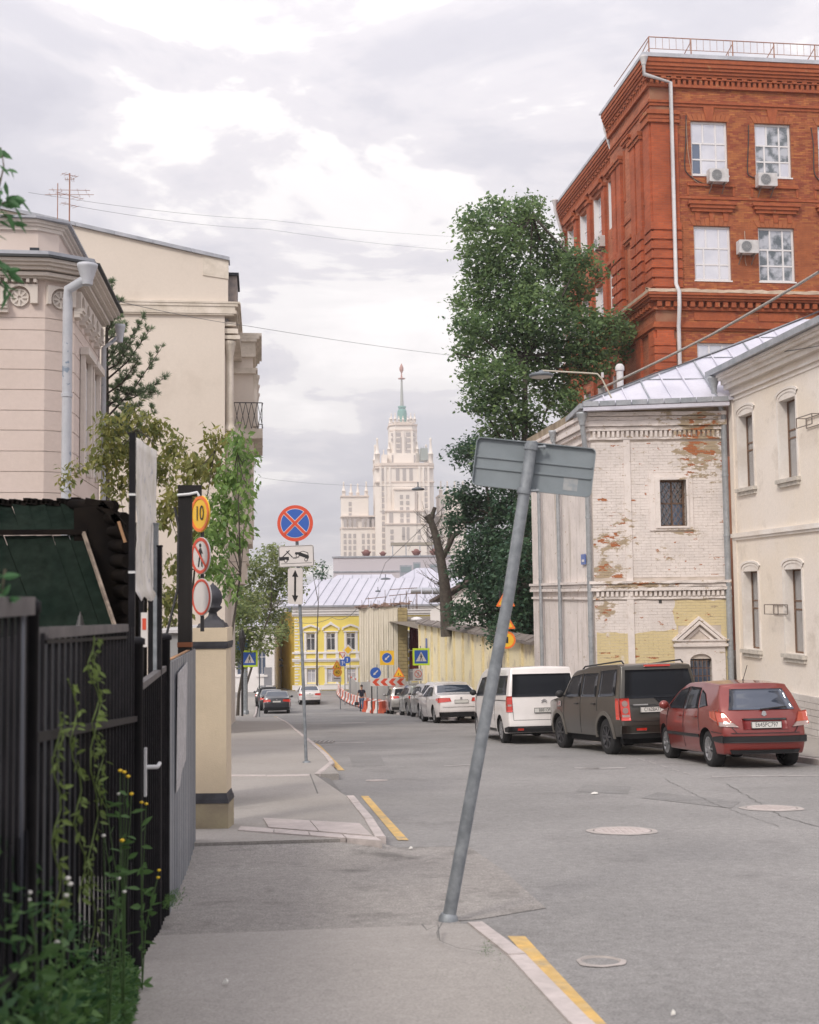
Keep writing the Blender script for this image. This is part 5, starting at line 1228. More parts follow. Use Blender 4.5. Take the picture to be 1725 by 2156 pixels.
def roofhouse(label, uA, uB, vE, vR, Y, m, wallm, vB=1330, hip=.15, name='roofed_house'):
    q = Y/2450; t = thing(name, label, 'building', (W(uA, 1200, Y).x, Y, 0), 0); L = (uB-uA)*q; d = 9
    e = W((uA+uB)/2, vE, Y).z; r = W((uA+uB)/2, vR, Y+5).z
    m_ = MB(); m_.box(0, L, 0, d, -10, e); m_.build('wall', wallm, t)
    m_ = MB(); m_.add([(-.5, -.5, e), (L+.5, -.5, e), (L*(1-hip), d/2, r), (L*hip, d/2, r), (L+.5, d+.5, e), (-.5, d+.5, e)], [(0, 1, 2, 3), (1, 4, 2), (3, 2, 4, 5), (0, 3, 5), (0, 5, 4, 1)]); m_.build('roof', m, t)
    for k in range(1, int(L/1.3)):
        x = k*1.3; tt = min(1, x/(L*hip+.001)*.98, (L-x)/(L*hip+.001)*.98); m_ = MB(); m_.bar((x, -.5, e+.03), (x, -.5+(d/2+.5)*tt, e+(r-e)*tt+.03), .05, .06); m_.build('roof_seam', GREYM, t)
    return t
roofhouse('long low house with pale metal roof right of the yellow house', 800, 985, 1243, 1196, 132, PALER, WHT, hip=.42)
roofhouse('far pale roof left of the big pale roof, under the cables', 700, 830, 1224, 1210, 160, PALER, pbr('yellowish_far_wall', (0.5, 0.42, 0.28), .9), hip=.05)
BRR = pbr('dark_brown_roof', (0.10, 0.075, 0.07), .85, (0.16, 0.12, 0.11), scale=1, pos=True)
bh = thing('brown_roofed_shed', 'white shed with dark brown pitched roof behind the bare tree', 'building', (W(905, 1200, 84).x, 84, 0), -.35); q = 84/2450
m_ = MB(); m_.prism([(0, -9), (4.2, -9), (4.2, .1), (2.6, .35), (0, -1.3)], 0, 5); m_.build('wall', WHT, bh)
m_ = MB(); m_.add([(.1, -.5, -.5), (3.2, -.5, 1.05), (3.2, 6, 1.05), (.1, 6, -.5), (.1, -.5, -.7), (3.2, -.5, .85), (3.2, 6, .85), (.1, 6, -.7)], [(0, 1, 2, 3), (7, 6, 5, 4), (0, 4, 5, 1), (1, 5, 6, 2), (2, 6, 7, 3), (3, 7, 4, 0)]); m_.add([(3.2, -.5, 1.05), (7, -.5, .0), (7, 6, .0), (3.2, 6, 1.05), (3.2, -.5, .85), (7, -.5, -.2)], [(0, 1, 2, 3), (0, 4, 5, 1)]); m_.build('roof', BRR, bh)
m_ = MB(); m_.box(1.2, 1.45, -.05, 0, -2.0, -1.1); m_.build('slit_window', DKV, bh)
# ============================================================ wrapped building under repair
NET = pbr('construction_netting', (0.74, 0.68, 0.56), .95, (0.64, 0.58, 0.46), scale=3.0, streak=True, pos=True, vary=.1, bump=.6, bscale=12)
STB = pbr('yellow_stone_block', (0.40, 0.32, 0.15), .9, (0.32, 0.25, 0.13), scale=2, pos=True, vary=.12)
YN = 95.0; q = YN/2450
nb_ = thing('wrapped_building', 'small building wrapped in beige netting with rough block corner and broken top', 'building', (W(757, 1400, YN).x, YN, 0), 0)
nx = lambda u: (u-757)*q
nz_ = lambda v: (1251-v)*q
pleats = []; n = 90; wN = nx(838)
vs = []
for k in range(n+1):
    x = wN*k/n; fold = .016*sin(k*1.1)+.014*sin(k*.53+1)+.010*random.uniform(-1, 1); tz = nz_(1282-6*(k/n)-4*sin(k*.12)); vs += [(x, fold, nz_(1475)), (x, fold*.6-.06, nz_(1390)), (x, fold, nz_(1330)), (x, fold*.5, tz)]
m_ = MB(); m_.add(vs, [(4*k+j, 4*k+4+j, 4*k+5+j, 4*k+1+j) for k in range(n) for j in range(3)]); m_.build('netting', NET, nb_)
m_ = MB(); m_.box(.05, nx(860)-.05, .25, 6, nz_(1470), nz_(1285)); m_.build('wall', STB, nb_)
# side netting seen on the left edge
z = nz_(1445); r = 0
while z < nz_(1284):
    x = nx(839)+(0 if r % 2 else -.0); ws = [(.42, .32), (.25, .5)][r % 2]
    for w_ in ws:
        m_ = MB(); m_.box(x, x+w_-.02, -.05+random.uniform(-.02, .02), .25, z, z+.27); m_.build('stone_block', STB, nb_); x += w_
    z += .29; r += 1
RUB = pbr('broken_masonry', (0.22, 0.16, 0.13), .95, (0.36, 0.24, 0.2), scale=5, pos=True, bump=1, bscale=15)
for k in range(34):
    x = nx(752)+random.random()*(nx(866)-nx(752)); zt2 = nz_(1280-8*(x/nx(860)))
    m_ = MB(); m_.obox(Matrix.Translation((x, random.uniform(-.2, .3), zt2+random.uniform(-.1, .12)))@Matrix.Rotation(random.uniform(-.3, .3), 4, 'Y')@Matrix.Rotation(random.random(), 4, 'Z'), random.uniform(.25, .8), .3, random.uniform(.06, .16)); m_.build('broken_brick', RUB, nb_)
for k in range(22):
    x = nx(760)+random.random()*(nx(880)-nx(760)); h = random.uniform(.3, 1.3)*(.6 if x < nx(800) else 1); m_ = MB(); m_.tube([(x, .3, nz_(1285)), (x+random.uniform(-.06, .06), .3, nz_(1277)+h)], .018, 4); m_.build('reinforcing_bar', RUST, nb_)
for (xa, za, xb, zb_) in ((nx(820), nz_(1256), nx(888), nz_(1250)), (nx(822), nz_(1243), nx(880), nz_(1240)), (nx(770), nz_(1262), nx(815), nz_(1258))):
    m_ = MB(); m_.tube([(xa, .2, za), (xb, .3, zb_)], .03, 5); m_.build('scaffold_tube', RUST, nb_)
REDM = pbr('dark_red_sheet', (0.16, 0.022, 0.025), .7, (0.12, 0.018, 0.02), scale=1, streak=True)
rs = thing('red_sheeting', 'dark red corrugated sheet beside the block corner of the wrapped building', 'sheeting', (W(862, 1300, YN+.4).x, YN+.4, 0), 0)
for (u0, u1, v0, v1) in ((0, 20, 1318, 1371), (-1, 19, 1372, 1410)):
    m_ = MB(); n = 10; vs = []
    for k in range(n+1):
        x = (u0+(u1-u0)*k/n)*q; vs += [(x, .05*(k % 2), (1251-v1)*q), (x, .05*(k % 2), (1251-v0)*q)]
    m_.add(vs, [(2*k, 2*k+2, 2*k+3, 2*k+1) for k in range(n)]); m_.box(u0*q, u1*q, .06, .12, (1251-v1)*q, (1251-v0)*q); m_.build('sheet', REDM, rs)
t = thing('ventilation_duct', 'fat grey metal duct lying along the top behind the wrapped building', 'duct', (W(865, 1244, 101).x, 101, W(865, 1244, 101).z), 0); q6 = 101/2450
for k in range(3): m_ = MB(); m_.tube([(k*23*q6, 0, -k*.02), ((k+1)*23*q6-.06, 0, -k*.02)], 7*q6, 14); m_.build('duct_section', GREYM, t)
t = thing('white_tarp', 'small white lump on a dark bundle beside the red sheet', 'tarpaulin', (W(877, 1305, 95.3).x, 95.3, W(877, 1305, 95.3).z), 0); m_ = MB(); m_.lathe([(.05, -.1), (.5, -.05), (.45, .12), (.2, .22), (.03, .24)], 10); m_.build('cover', WFRAME, t)
m_ = MB(); m_.lathe([(.2, -.7), (.55, -.4), (.6, -.15), (.4, -.08)], 9); m_.build('bundle', DKV, t)
# ============================================================ yellow retaining wall with piers
RWL = pbr('pale_yellow_wall', (0.84, 0.75, 0.50), .9, (0.78, 0.69, 0.49), scale=.5, pos=True, vary=.06, stain=(0.46, 0.40, 0.33), smask=(.55, .7), sscale=.7, bump=.3, bscale=14)
RWB = pbr('wall_pier_yellow', (0.80, 0.69, 0.41), .9, (0.70, 0.61, 0.40), scale=3, pos=True, vary=.08)
SLT = pbr('weathered_coping', (0.23, 0.20, 0.18), .9, (0.14, 0.12, 0.11), scale=2, pos=True, bump=.6, bscale=14)
ar_ = 9.95; bA = 41.5; bB = 73.5; ztw = -1.85
rw = thing('retaining_wall', 'long pale yellow street wall with piers and a weathered coping', 'wall', S(ar_, bB), TH)
m_ = MB(); wallgrid(m_, (0, 0), -pi/2, bB-bA, -9.5, ztw, [], .2); m_.box(0.001, .4, -(bB-bA), 0, -9.5, ztw-.001); m_.build('wall_face', RWL, rw)
npier = 12
for k in range(npier+1):
    y = -(bB-bA)*k/npier; m_ = MB(); m_.box(-.09, 0, y-.17, y+.17, -9.5, ztw-.15); m_.build('pier', RWB, rw)
for k in range(40):
    y = -(bB-bA)*(k+1)/40; j = random.uniform(-.02, .03); m_ = MB(); m_.prism([(-.30, ztw-.08), (.5, ztw-.08), (.5, ztw+.1+j), (.1, ztw+.22+j), (-.30, ztw+.02+j)], y+.015, y+.79); m_.build('coping_slab', SLT, rw)
t = thing('teal_patch_poster', 'faded teal painted patch low on the yellow wall behind the white van', 'graffiti', S(ar_-.012, 49.5), TH); m_ = MB()
m_.add([(0, -1, -3.95), (0, 0, -3.9), (0, .9, -4.0), (0, 1.0, -4.4), (0, .1, -4.5), (0, -.9, -4.45)], [(0, 1, 2, 3, 4, 5)]); m_.build('paint', pbr('teal_paint', (0.25, 0.42, 0.36), .9), t)
t = thing('wall_plate', 'small blue plate high on the near end of the yellow wall', 'sign', S(ar_-.02, 70.5, 0), TH); m_ = MB(); zq = W(895, 1355, 72).z; m_.box(-.03, 0, -.35, .35, zq-.35, zq+.35); m_.build('plate', PLB, t)
# raised ground behind the wall
tag(MB().add([tuple(S(ar_+.3, 30, -2.6)), tuple(S(ar_+40, 30, -2.6)), tuple(S(ar_+40, 110, -2.2)), tuple(S(ar_+.3, 110, -2.2))], [(0, 1, 2, 3)]).build('terrace', DIRT), kind='structure')
# ============================================================ high-rise tower far away
TY = 800.0; tq = TY/2450
TST = pbr('tower_stone', (0.84, 0.77, 0.70), .9, (0.80, 0.73, 0.66), scale=.03, pos=True, vary=.03)
TTR = pbr('tower_trim', (0.72, 0.62, 0.54), .9, pos=True)
TWN = pbr('tower_window', (0.42, 0.38, 0.36), .5); TPT = pbr('copper_green', (0.16, 0.33, 0.30), .7); TPK = pbr('spire_metal', (0.36, 0.38, 0.36), .6); TRD = pbr('spire_wreath', (0.42, 0.20, 0.16), .7)
tcx = W(849.5, 1100, TY).x
tw = thing('high_rise_tower', 'tall pale stone tower with stepped wings and a green spire in the distance', 'skyscraper', (tcx, TY, 0), radians(4))
# crop coordinates: photo crop [1000,1100,1480,1800] scaled 3.08 -> metres
def tx(x): return ((1000+x/3.079)/1.4841-849.5)*tq
def tz(y): return (1251-(1100+y/3.08)/1.4841)*tq
CX = 800
def tbox(x0, x1, y1, y0, d0, d1, name='tier', m=TST, cham=0.0):
    a, b = tx(x0), tx(x1); c = cham*(b-a); m_ = MB(); m_.prismz([(a+c, d0), (b-c, d0), (b, d0+c), (b, d1-c), (b-c, d1), (a+c, d1), (a, d1-c), (a, d0+c)] if cham else [(a, d0), (b, d0), (b, d1), (a, d1)], tz(y0), tz(y1)); return m_.build(name, m, tw)
zbase = 2300
D = 21
tbox(200, 640, 1700, zbase, -8, 30, 'wing'); tbox(960, 1400, 1700, zbase, -8, 30, 'wing')      # lower wings
tbox(204, 466, 1400, 1700, -6, 14, 'wing_tower', cham=.02); tbox(1142, 1404, 1400, 1700, -6, 14, 'wing_tower', cham=.02)
tbox(466, 530, 1600, 1700, 0, 14, 'wing'); tbox(1080, 1142, 1600, 1700, 0, 14, 'wing')
tbox(525, 1080, 1130, zbase, -D, D, 'main_tower', cham=.10)
tbox(625, 975, 1565, zbase, -D-6, -D+1, 'front_block', cham=.03); tbox(610, 990, 1690, zbase, -D-10, -D-5, 'front_block')
tbox(700, 890, 1360, 1565, -D-4, -D+1, 'front_block')
tbox(520, 1085, 1105, 1130, -D-1, D+1, 'cornice', TTR, cham=.10)
tbox(650, 955, 1000, 1110, -14, 14, 'upper_tier', cham=.12); tbox(672, 938, 720, 1100, -12.5, 12.5, 'upper_tower', cham=.2)
tbox(664, 942, 712, 728, -13.5, 13.5, 'cornice', TTR, cham=.2); tbox(672, 938, 770, 782, -13, 13, 'cornice', TTR, cham=.2); tbox(700, 905, 690, 716, -10, 10, 'upper_tier', cham=.2)
for y_, x0, x1, d in ((1400, 198, 472, -7), (1594, 198, 640, -9), (1705, 192, 1410, -9), (1400, 1136, 1410, -7), (1594, 960, 1410, -9), (1150, 522, 1083, -D-.6), (1285, 522, 1083, -D-.6), (1565, 615, 985, -D-7), (1690, 605, 995, -D-11), (1360, 694, 896, -D-5)):
    tbox(x0, x1, y_-7, y_+5, d, 15 if d > -D else D*.9, 'cornice', TTR, cham=.02)
def pinnacle(x, ytop, ybase, w_, y=0.0, name='pinnacle', n=4, m=TST):
    r = w_/3.079/1.4841*tq/2; zb_, zt_ = tz(ybase), tz(ytop); h = zt_-zb_; m_ = MB()
    m_.lathe([(r, 0), (r, h*.35), (r*1.25, h*.36), (r*1.2, h*.40), (r*.75, h*.42), (r*.6, h*.6), (r*.28, h*.86), (r*.5, h*.90), (r*.45, h*.96), (r*.08, h)], 8 if n == 4 else n, (tx(x), y, zb_)); return m_.build(name, m, tw)
for x, yt in ((548, 858), (1055, 858)):
    for d in (-D+3, D-3): pinnacle(x, yt, 1110, 46, d)
for x in (230, 303, 370, 446): pinnacle(x, 1255, 1400, 34, -4 if x in (230, 446) else 10)
for x in (1165, 1228, 1300, 1380): pinnacle(x, 1255, 1400, 34, -4)
for x, d in ((690, -10), (726, -12), (800, -13), (875, -12), (915, -10), (760, -13), (845, -13), (690, 10), (915, 10), (735, 11), (870, 11)): pinnacle(x, 610 if x in (690, 915, 726, 875) else 640, 700, 26, d)
for x in (665, 935): pinnacle(x, 880, 1000, 34, -10); 
for x in (610,): pinnacle(x, 965, 1100, 30, -14)
tbox(590, 640, 1020, 1110, -18, -8, 'roof_group'); m_ = MB()
tbox(960, 1028, 960, 1075, -18, -8, 'statue_group', pbr('statue_bronze', (0.3, 0.34, 0.32), .8))
for x in (968, 990, 1015): pinnacle(x, 935, 985, 14, -14, 'statue', m=pbr('statue_bronze', (0.3, 0.34, 0.32), .8))
# gabled front at the foot of the upper tower
m_ = MB(); m_.prism([(tx(700), tz(1110)), (tx(905), tz(1110)), (tx(880), tz(1080)), (tx(830), tz(1035)), (tx(800), tz(1015)), (tx(770), tz(1035)), (tx(725), tz(1080))], -15.5, -12.4); m_.build('gable', TST, tw)
# lantern drum, dome and spire
m_ = MB(); c0 = (tx(803), 0, 0); z = tz(690); px_ = tq/3.079/1.4841
prof = [(44, 690), (44, 640), (46, 600), (45, 570), (36, 548), (22, 540), (20, 535)]
m_.lathe([(r*px_, tz(y)) for r, y in prof], 16, c0); m_.build('dome', TPT, tw)
m_ = MB(); m_.lathe([(19*px_, tz(540)), (14*px_, tz(400)), (8*px_, tz(255))], 10, c0); m_.build('spire', TPK, tw)
m_ = MB(); m_.lathe([(36*px_, tz(538)), (40*px_, tz(520)), (20*px_, tz(532))], 8, c0); m_.build('spire_collar', TPT, tw)
m_ = MB(); m_.lathe([(36*px_, tz(250)), (36*px_, tz(245)), (10*px_, tz(240)), (5*px_, tz(200)), (7*px_, tz(190)), (20*px_, tz(165)), (21*px_, tz(145)), (12*px_, tz(122)), (2*px_, tz(98))], 10, c0); m_.build('spire_finial', TRD, tw)
# windows: rows of shared meshes
def wgrid(x0, x1, nx_, y0, y1, ny, yf, w_=1.5, h_=2.6, name='window', arch=False):
    w_ *= .72; h_ *= .82; me = MB().box(-w_/2, w_/2, -.18, .1, -h_/2, h_/2).mesh(name, TWN)
    for i in range(nx_):
        for j in range(ny):
            x = tx(x0+(x1-x0)*(i/(nx_-1) if nx_ > 1 else .5)); z = tz(y0+(y1-y0)*(j/(ny-1) if ny > 1 else .5)); inst('window', me, (x, yf, z), (0, 0, 0), tw)
wgrid(745, 765, 2, 818, 1040, 5, -12.6, 2.4, 3.4); wgrid(838, 858, 2, 818, 1040, 5, -12.6, 2.4, 3.4); wgrid(776, 827, 2, 872, 985, 3, -12.65, 1.4, 4.6)
wgrid(700, 700, 1, 818, 870, 2, -11.9, 3.2, 2.6); wgrid(905, 905, 1, 818, 870, 2, -11.9, 3.2, 2.6)
wgrid(695, 905, 2, 1060, 1060, 1, -14.1, 1.6, 7)
wgrid(735, 862, 3, 1210, 1210, 1, -D-.1, 3.2, 11, arch=True)
wgrid(590, 604, 2, 1220, 1220, 1, -D-.1, 1.3, 11); wgrid(990, 1012, 2, 1220, 1220, 1, -D-.1, 1.3, 11)
for x0, x1 in ((590, 604), (992, 1010)): wgrid(x0, x1, 2, 1345, 1900, 11, -D-.1, 1.4, 3.6)
wgrid(557, 557, 1, 1345, 1900, 10, -D+4.5, 1.3, 3.6); wgrid(1042, 1042, 1, 1345, 1900, 10, -D+4.5, 1.3, 3.6)
wgrid(765, 823, 2, 1430, 1545, 3, -D-4.1, 3, 3.2); wgrid(765, 823, 2, 1605, 1655, 2, -D-6.1, 3, 3.2)
wgrid(666, 920, 2, 1632, 1632, 1, -D-6.1, 3.6, 9); wgrid(775, 817, 2, 1765, 1765, 1, -D-10.1, 2.6, 8); wgrid(668, 920, 2, 1760, 1870, 3, -D-10.1, 3, 3.4); wgrid(775, 817, 2, 1820, 1880, 2, -D-10.1, 2.6, 3)
wgrid(240, 332, 3, 1665, 1665, 1, -8.1, 2.6, 8); wgrid(412, 506, 3, 1665, 1665, 1, -8.1, 2.6, 8)
wgrid(238, 330, 3, 1780, 2065, 6, -8.1, 2.6, 3.6); wgrid(412, 510, 3, 1780, 2065, 6, -8.1, 2.6, 3.6); wgrid(1110, 1330, 5, 1780, 2065, 5, -8.1, 2.6, 3.6)
wgrid(290, 290, 1, 1472, 1582, 3, -6.1, 2.8, 3.4); wgrid(1180, 1250, 2, 1472, 1582, 3, -6.1, 2.8, 3.4); wgrid(550, 550, 1, 1060, 1100, 1, -D+2.7, 1.6, 8)
# pilaster strips on the shafts
for x in (575, 618, 660, 940, 978, 1025): 
    m_ = MB(); m_.box(tx(x)-.7, tx(x)+.7, -D-.7, -D+.5, tz(1560), tz(1140)); m_.build('pilaster', TST, tw)
for x in (715, 800, 885):
    m_ = MB(); m_.box(tx(x)-.7, tx(x)+.7, -13.2, -12, tz(1000), tz(785)); m_.build('pilaster', TST, tw)
# dark red planters along the low building's roof
PLT = pbr('rusty_planter', (0.20, 0.09, 0.08), .8)
for i, (x, lab) in enumerate(((446, 'dark red roof planter, leftmost of the four under the tower'), (606, 'small dark red roof planter second from the left under the tower'), (928, 'dark red roof planter third from the left, beside the white awning'), (1100, 'dark red roof planter behind the bare tree'))):
    u = (1000+x/3.079)/1.4841; v = (1100+1975/3.08)/1.4841; Yp = 192; p = W(u, v, Yp); t = thing('roof_planter', lab, 'planter', (p.x, Yp, zt_ if False else W(702, 1175, 190).z+.25), 0, 'dark red roof planters'); k = .68 if x != 606 else .5
    m_ = MB(); m_.lathe([(.5*k, 0), (.9*k, .55*k), (1.25*k, 1.2*k), (.8*k, 1.25*k)], 10); m_.build('tub', PLT, t); m_ = MB(); m_.lathe([(.8*k, 1.2*k), (.5*k, 1.6*k), (.1*k, 1.7*k)], 7); m_.build('shrub', PLT, t)
t = thing('roof_awning', 'low rooftop pavilion at the foot of the high-rise', 'pavilion', (W(870, 1165, 200).x, 200, W(870, 1175, 200).z), 0); m_ = MB(); m_.box(-3.8, 3.8, 0, 3, 2.2, 2.7); m_.build('canopy', pbr('olive_canopy', (0.3, 0.27, 0.22), .9), t)
for x in (-3.5, -1.2, 1.2, 3.5): m_ = MB(); m_.box(x-.08, x+.08, 0, .2, 0, 2.2); m_.build('post', GREYM, t)
# ============================================================ road signs
S_RED = pbr('sign_red', (0.62, 0.075, 0.035), .4); S_WHT = pbr('sign_white', (0.66, 0.62, 0.60), .45, (0.60, 0.57, 0.55), scale=4); S_BLU = pbr('sign_blue', (0.030, 0.105, 0.42), .4)
S_YEL = pbr('sign_yellow', (0.78, 0.47, 0.03), .4); S_ORG = pbr('sign_orange_red', (0.78, 0.17, 0.03), .4); S_BLK = pbr('sign_black', (0.012, 0.012, 0.014), .5); S_LIM = pbr('sign_lime', (0.60, 0.80, 0.03), .4)
S_GRY = pbr('sign_grey_back', (0.185, 0.215, 0.235), .5, (0.215, 0.245, 0.265), scale=3, metal=.15, vary=.05, bump=.1, bscale=200)
GALV = pbr('galvanised_pole', (0.205, 0.225, 0.245), .5, (0.26, 0.28, 0.30), scale=14, metal=.3, vary=.12, bump=.2, bscale=120)
BLKP = pbr('black_paint', (0.018, 0.017, 0.018), .5, (0.03, 0.028, 0.028), scale=6)
def disc(r, n=36): return circ(r, n)
def plate_poly(par, pts, m, layer, name, back=0.0, label=None):
    m_ = MB(); m_.prism(pts, -.004-.0025*layer-.0015, -.0025*layer if layer else .004); return m_.build(name, m, par, label=label)
def moved(pts, dx=0, dz=0, s=1.0, a=0.0): return [(dx+s*(x*cos(a)-z*sin(a)), dz+s*(x*sin(a)+z*cos(a))) for x, z in pts]
def tri(r, rr=.12):
    pts = []
    for k in range(3):
        a = pi/2+k*2*pi/3; cx_, cz = cos(a)*(r-rr*r*1.0), sin(a)*(r-rr*r*1.0)
        for j in range(5): t = a-pi/3+j*(2*pi/3)/4; pts.append((cx_+cos(t)*rr*r*.5, cz+sin(t)*rr*r*.5))
    return pts
def arrowpoly(L, w_, hw, hl): return [(-w_/2, -L/2), (w_/2, -L/2), (w_/2, L/2-hl), (hw/2, L/2-hl), (0, L/2), (-hw/2, L/2-hl), (-w_/2, L/2-hl)]
def walker(s=1.0):
    """walking figure as joined polygons"""
    return [circ(.075*s, 14, (-.01*s, .36*s)), [(-.05*s, .26*s), (.06*s, .27*s), (.07*s, .02*s), (-.06*s, .02*s)], [(-.05*s, .27*s), (-.02*s, .20*s), (-.12*s, .06*s), (-.16*s, .08*s)], [(.05*s, .27*s), (.16*s, .09*s), (.13*s, .06*s), (.03*s, .18*s)],
            [(-.06*s, .05*s), (.02*s, .03*s), (-.10*s, -.38*s), (-.16*s, -.38*s)], [(-.01*s, .05*s), (.07*s, .05*s), (.13*s, -.15*s), (.15*s, -.38*s), (.09*s, -.38*s), (.07*s, -.14*s)]]
def face(par, kind, r, loc=(0, 0, 0), label=None):
    b = None
    def base(pts, m): return MB().prism(pts, -.006, .006).build('sign_plate', m, par, loc, label=label)
    def lay(pts, m, k, nm='symbol'):
        m_ = MB(); m_.prism(pts, -.006-.003*k, -.006-.003*k+.0025); return m_.build(nm, m, b)
    if kind == 'no_stopping':
        b = base(disc(r, 48), S_RED); lay(disc(r*.815, 48), S_WHT, 1, 'field')
        # four blue sectors: leave a saltire (red between white edges)
        lay(disc(r*.785, 48), S_BLU, 2, 'field')
        for a in (pi/4, -pi/4):
            lay(moved(rrect(r*1.60, r*.215, .001), a=a), S_WHT, 3 if a > 0 else 4)
        for a in (pi/4, -pi/4): lay(moved(rrect(r*1.68, r*.15, .001), a=a), S_RED, 5 if a > 0 else 6)
    elif kind in ('speed10', 'speed40'):
        b = base(disc(r), S_YEL if kind == 'speed10' else S_YEL); 
        m_ = MB(); m_.ring(0, 0, r*.80, r*.97, -.011, -.0065, 40); m_.build('border', S_ORG, b)
        me = text_mesh('10' if kind == 'speed10' else '40', r*1.15, 'numerals', .85); me.materials.append(S_BLK); inst('numerals', me, (0, -.012, 0), (0, 0, 0), b)
    elif kind == 'no_ped':
        b = base(disc(r), S_WHT); m_ = MB(); m_.ring(0, 0, r*.80, r*.97, -.011, -.0065, 40); m_.build('border', S_RED, b)
        for k, p in enumerate(walker(r*1.55)): lay(moved(p, 0, -.01*r), S_BLK, 1+k*.2)
        lay(moved(rrect(r*1.68, r*.13, .001), a=-pi/4), S_RED, 3)
    elif kind == 'blank':
        b = base(disc(r), S_WHT); m_ = MB(); m_.ring(0, 0, r*.84, r*.965, -.011, -.0065, 40); m_.build('border', S_RED, b)
    elif kind == 'roundyel':
        b = base(disc(r), S_YEL); m_ = MB(); m_.ring(0, 0, r*.78, r*.99, -.011, -.0065, 40); m_.build('border', S_ORG, b)
        lay(moved(rrect(r*.3, r*.7, .001), 0, 0), S_BLK, 2)
    elif kind == 'tow':
        b = base(rrect(r*2, r*1.2, r*.12), S_WHT); w_ = r
        m_ = MB(); bb = rrect(r*1.94, r*1.14, r*.10); 
        for k in range(len(bb)):
            p, q = bb[k], bb[(k+1) % len(bb)]; m_.bar((p[0], -.009, p[1]), (q[0], -.009, q[1]), .010*r/.35, .003)
        tag(m_.build('border', S_BLK, b), kind='stuff')
        lay([(-.98*w_, -.22*w_), (-.98*w_, -.02*w_), (-.42*w_, -.02*w_), (-.42*w_, -.22*w_)], S_BLK, 1)
        lay(moved(rrect(.62*w_, .05*w_, .002), -.60*w_, .13*w_, 1, radians(42)), S_BLK, 1.3); lay(moved(rrect(.50*w_, .05*w_, .002), -.38*w_, .12*w_, 1, radians(-48)), S_BLK, 1.6); lay(moved(rrect(.22*w_, .05*w_, .002), -.08*w_, -.10*w_, 1, 0), S_BLK, 1.9)
        lay(moved([(-.40*w_, -.10*w_), (-.40*w_, .02*w_), (-.20*w_, .08*w_), (.0*w_, .22*w_), (.28*w_, .22*w_), (.38*w_, .05*w_), (.42*w_, .0), (.42*w_, -.12*w_)], .33*w_, .07*w_, 1, radians(-20)), S_BLK, 1)
        lay(moved([(-.12*w_, .09*w_), (.0*w_, .18*w_), (.26*w_, .18*w_), (.32*w_, .08*w_)], .33*w_, .07*w_, 1, radians(-20)), S_WHT, 2, 'field')
        for x, z in ((-.60, -.24), (.55, -.22), (.08, .02)):
            lay(circ(.10*w_, 18, (x*w_, z*w_)), S_BLK, 2.4, 'wheel'); lay(circ(.065*w_, 14, (x*w_, z*w_)), S_WHT, 3, 'field')
        lay(moved(rrect(1.75*w_, .02*w_, .001), 0, -.40*w_), S_BLK, 1)
    elif kind == 'updown':
        b = base(rrect(r*1.0, r*2, r*.12), S_WHT); A = arrowpoly(r*.95, r*.13, r*.42, r*.38); lay(moved(A, 0, r*.42), S_BLK, 1); lay(moved(A, 0, -r*.42, 1, pi), S_BLK, 1.4)
    elif kind == 'crossing':
        b = base(rrect(r*2, r*2, r*.04), S_LIM); lay(rrect(r*1.55, r*1.55, r*.03), S_BLU, 1, 'field'); lay([(-.62*r, -.52*r), (.62*r, -.52*r), (0, .60*r)], S_WHT, 2, 'field')
        for k, p in enumerate(walker(r*1.0)): lay(moved(p, 0, -.08*r, 1.05), S_BLK, 3+k*.3)
    elif kind in ('arrow_dl', 'arrow_dl_sq', 'arrow_up'):
        if kind == 'arrow_dl_sq': b = base(rrect(r*2.3, r*2.3, r*.05), S_YEL); lay(disc(r*.82), S_WHT, 1, 'field'); lay(disc(r*.78), S_BLU, 1.6, 'field')
        else: b = base(disc(r), S_BLU)
        lay(moved(arrowpoly(r*1.2, r*.20, r*.52, r*.42), 0, 0, 1 if kind != 'arrow_dl_sq' else .85, radians(135) if kind != 'arrow_up' else 0), S_WHT, 3)
    elif kind in ('works', 'tri_mark', 'tri_plain'):
        b = base(tri(r*1.12), S_ORG); lay(moved(tri(r*.80), 0, 0), S_YEL, 1, 'field')
        if kind == 'works':
            for k, p in enumerate(walker(r*.62)): lay(moved(p, -.08*r, -.10*r), S_BLK, 2+k*.2)
            lay([(.10*r, -.36*r), (.42*r, -.36*r), (.28*r, -.22*r)], S_BLK, 2)
        elif kind == 'tri_mark': lay(rrect(.10*r, .62*r, .01), S_BLK, 2)
        else: lay(moved(rrect(.34*r, .34*r, .01), 0, -.1*r), S_BLK, 2)
    elif kind == 'priority':
        b = base(moved(rrect(r*1.5, r*1.5, r*.1), a=pi/4), S_WHT); lay(moved(rrect(r*1.0, r*1.0, r*.06), a=pi/4), S_YEL, 1, 'field')
    elif kind == 'giveway':
        b = base(moved(tri(r*1.1), a=pi), S_RED); lay(moved(tri(r*.75), a=pi), S_WHT, 1, 'field')
    elif kind == 'lanes':
        b = base(rrect(r*2, r*2, r*.05), S_BLU); lay(moved(arrowpoly(r*1.4, r*.2, r*.5, r*.4), -.1*r, 0), S_WHT, 1); lay(moved(arrowpoly(r*.8, r*.16, r*.4, r*.3), .45*r, .1*r), S_WHT, 1.5)
    elif kind == 'plate_white':
        b = base(rrect(r*2, r*1.1, r*.05), S_WHT); lay(moved(rrect(r*1.4, r*.14, .005), 0, .2*r), S_BLK, 1)
    elif kind == 'info_noped':
        b = base(rrect(r*1.6, r*2, r*.05), S_WHT); m_ = MB(); m_.ring(0, r*.15, r*.5, r*.6, -.012, -.007, 24); m_.build('border', S_RED, b)
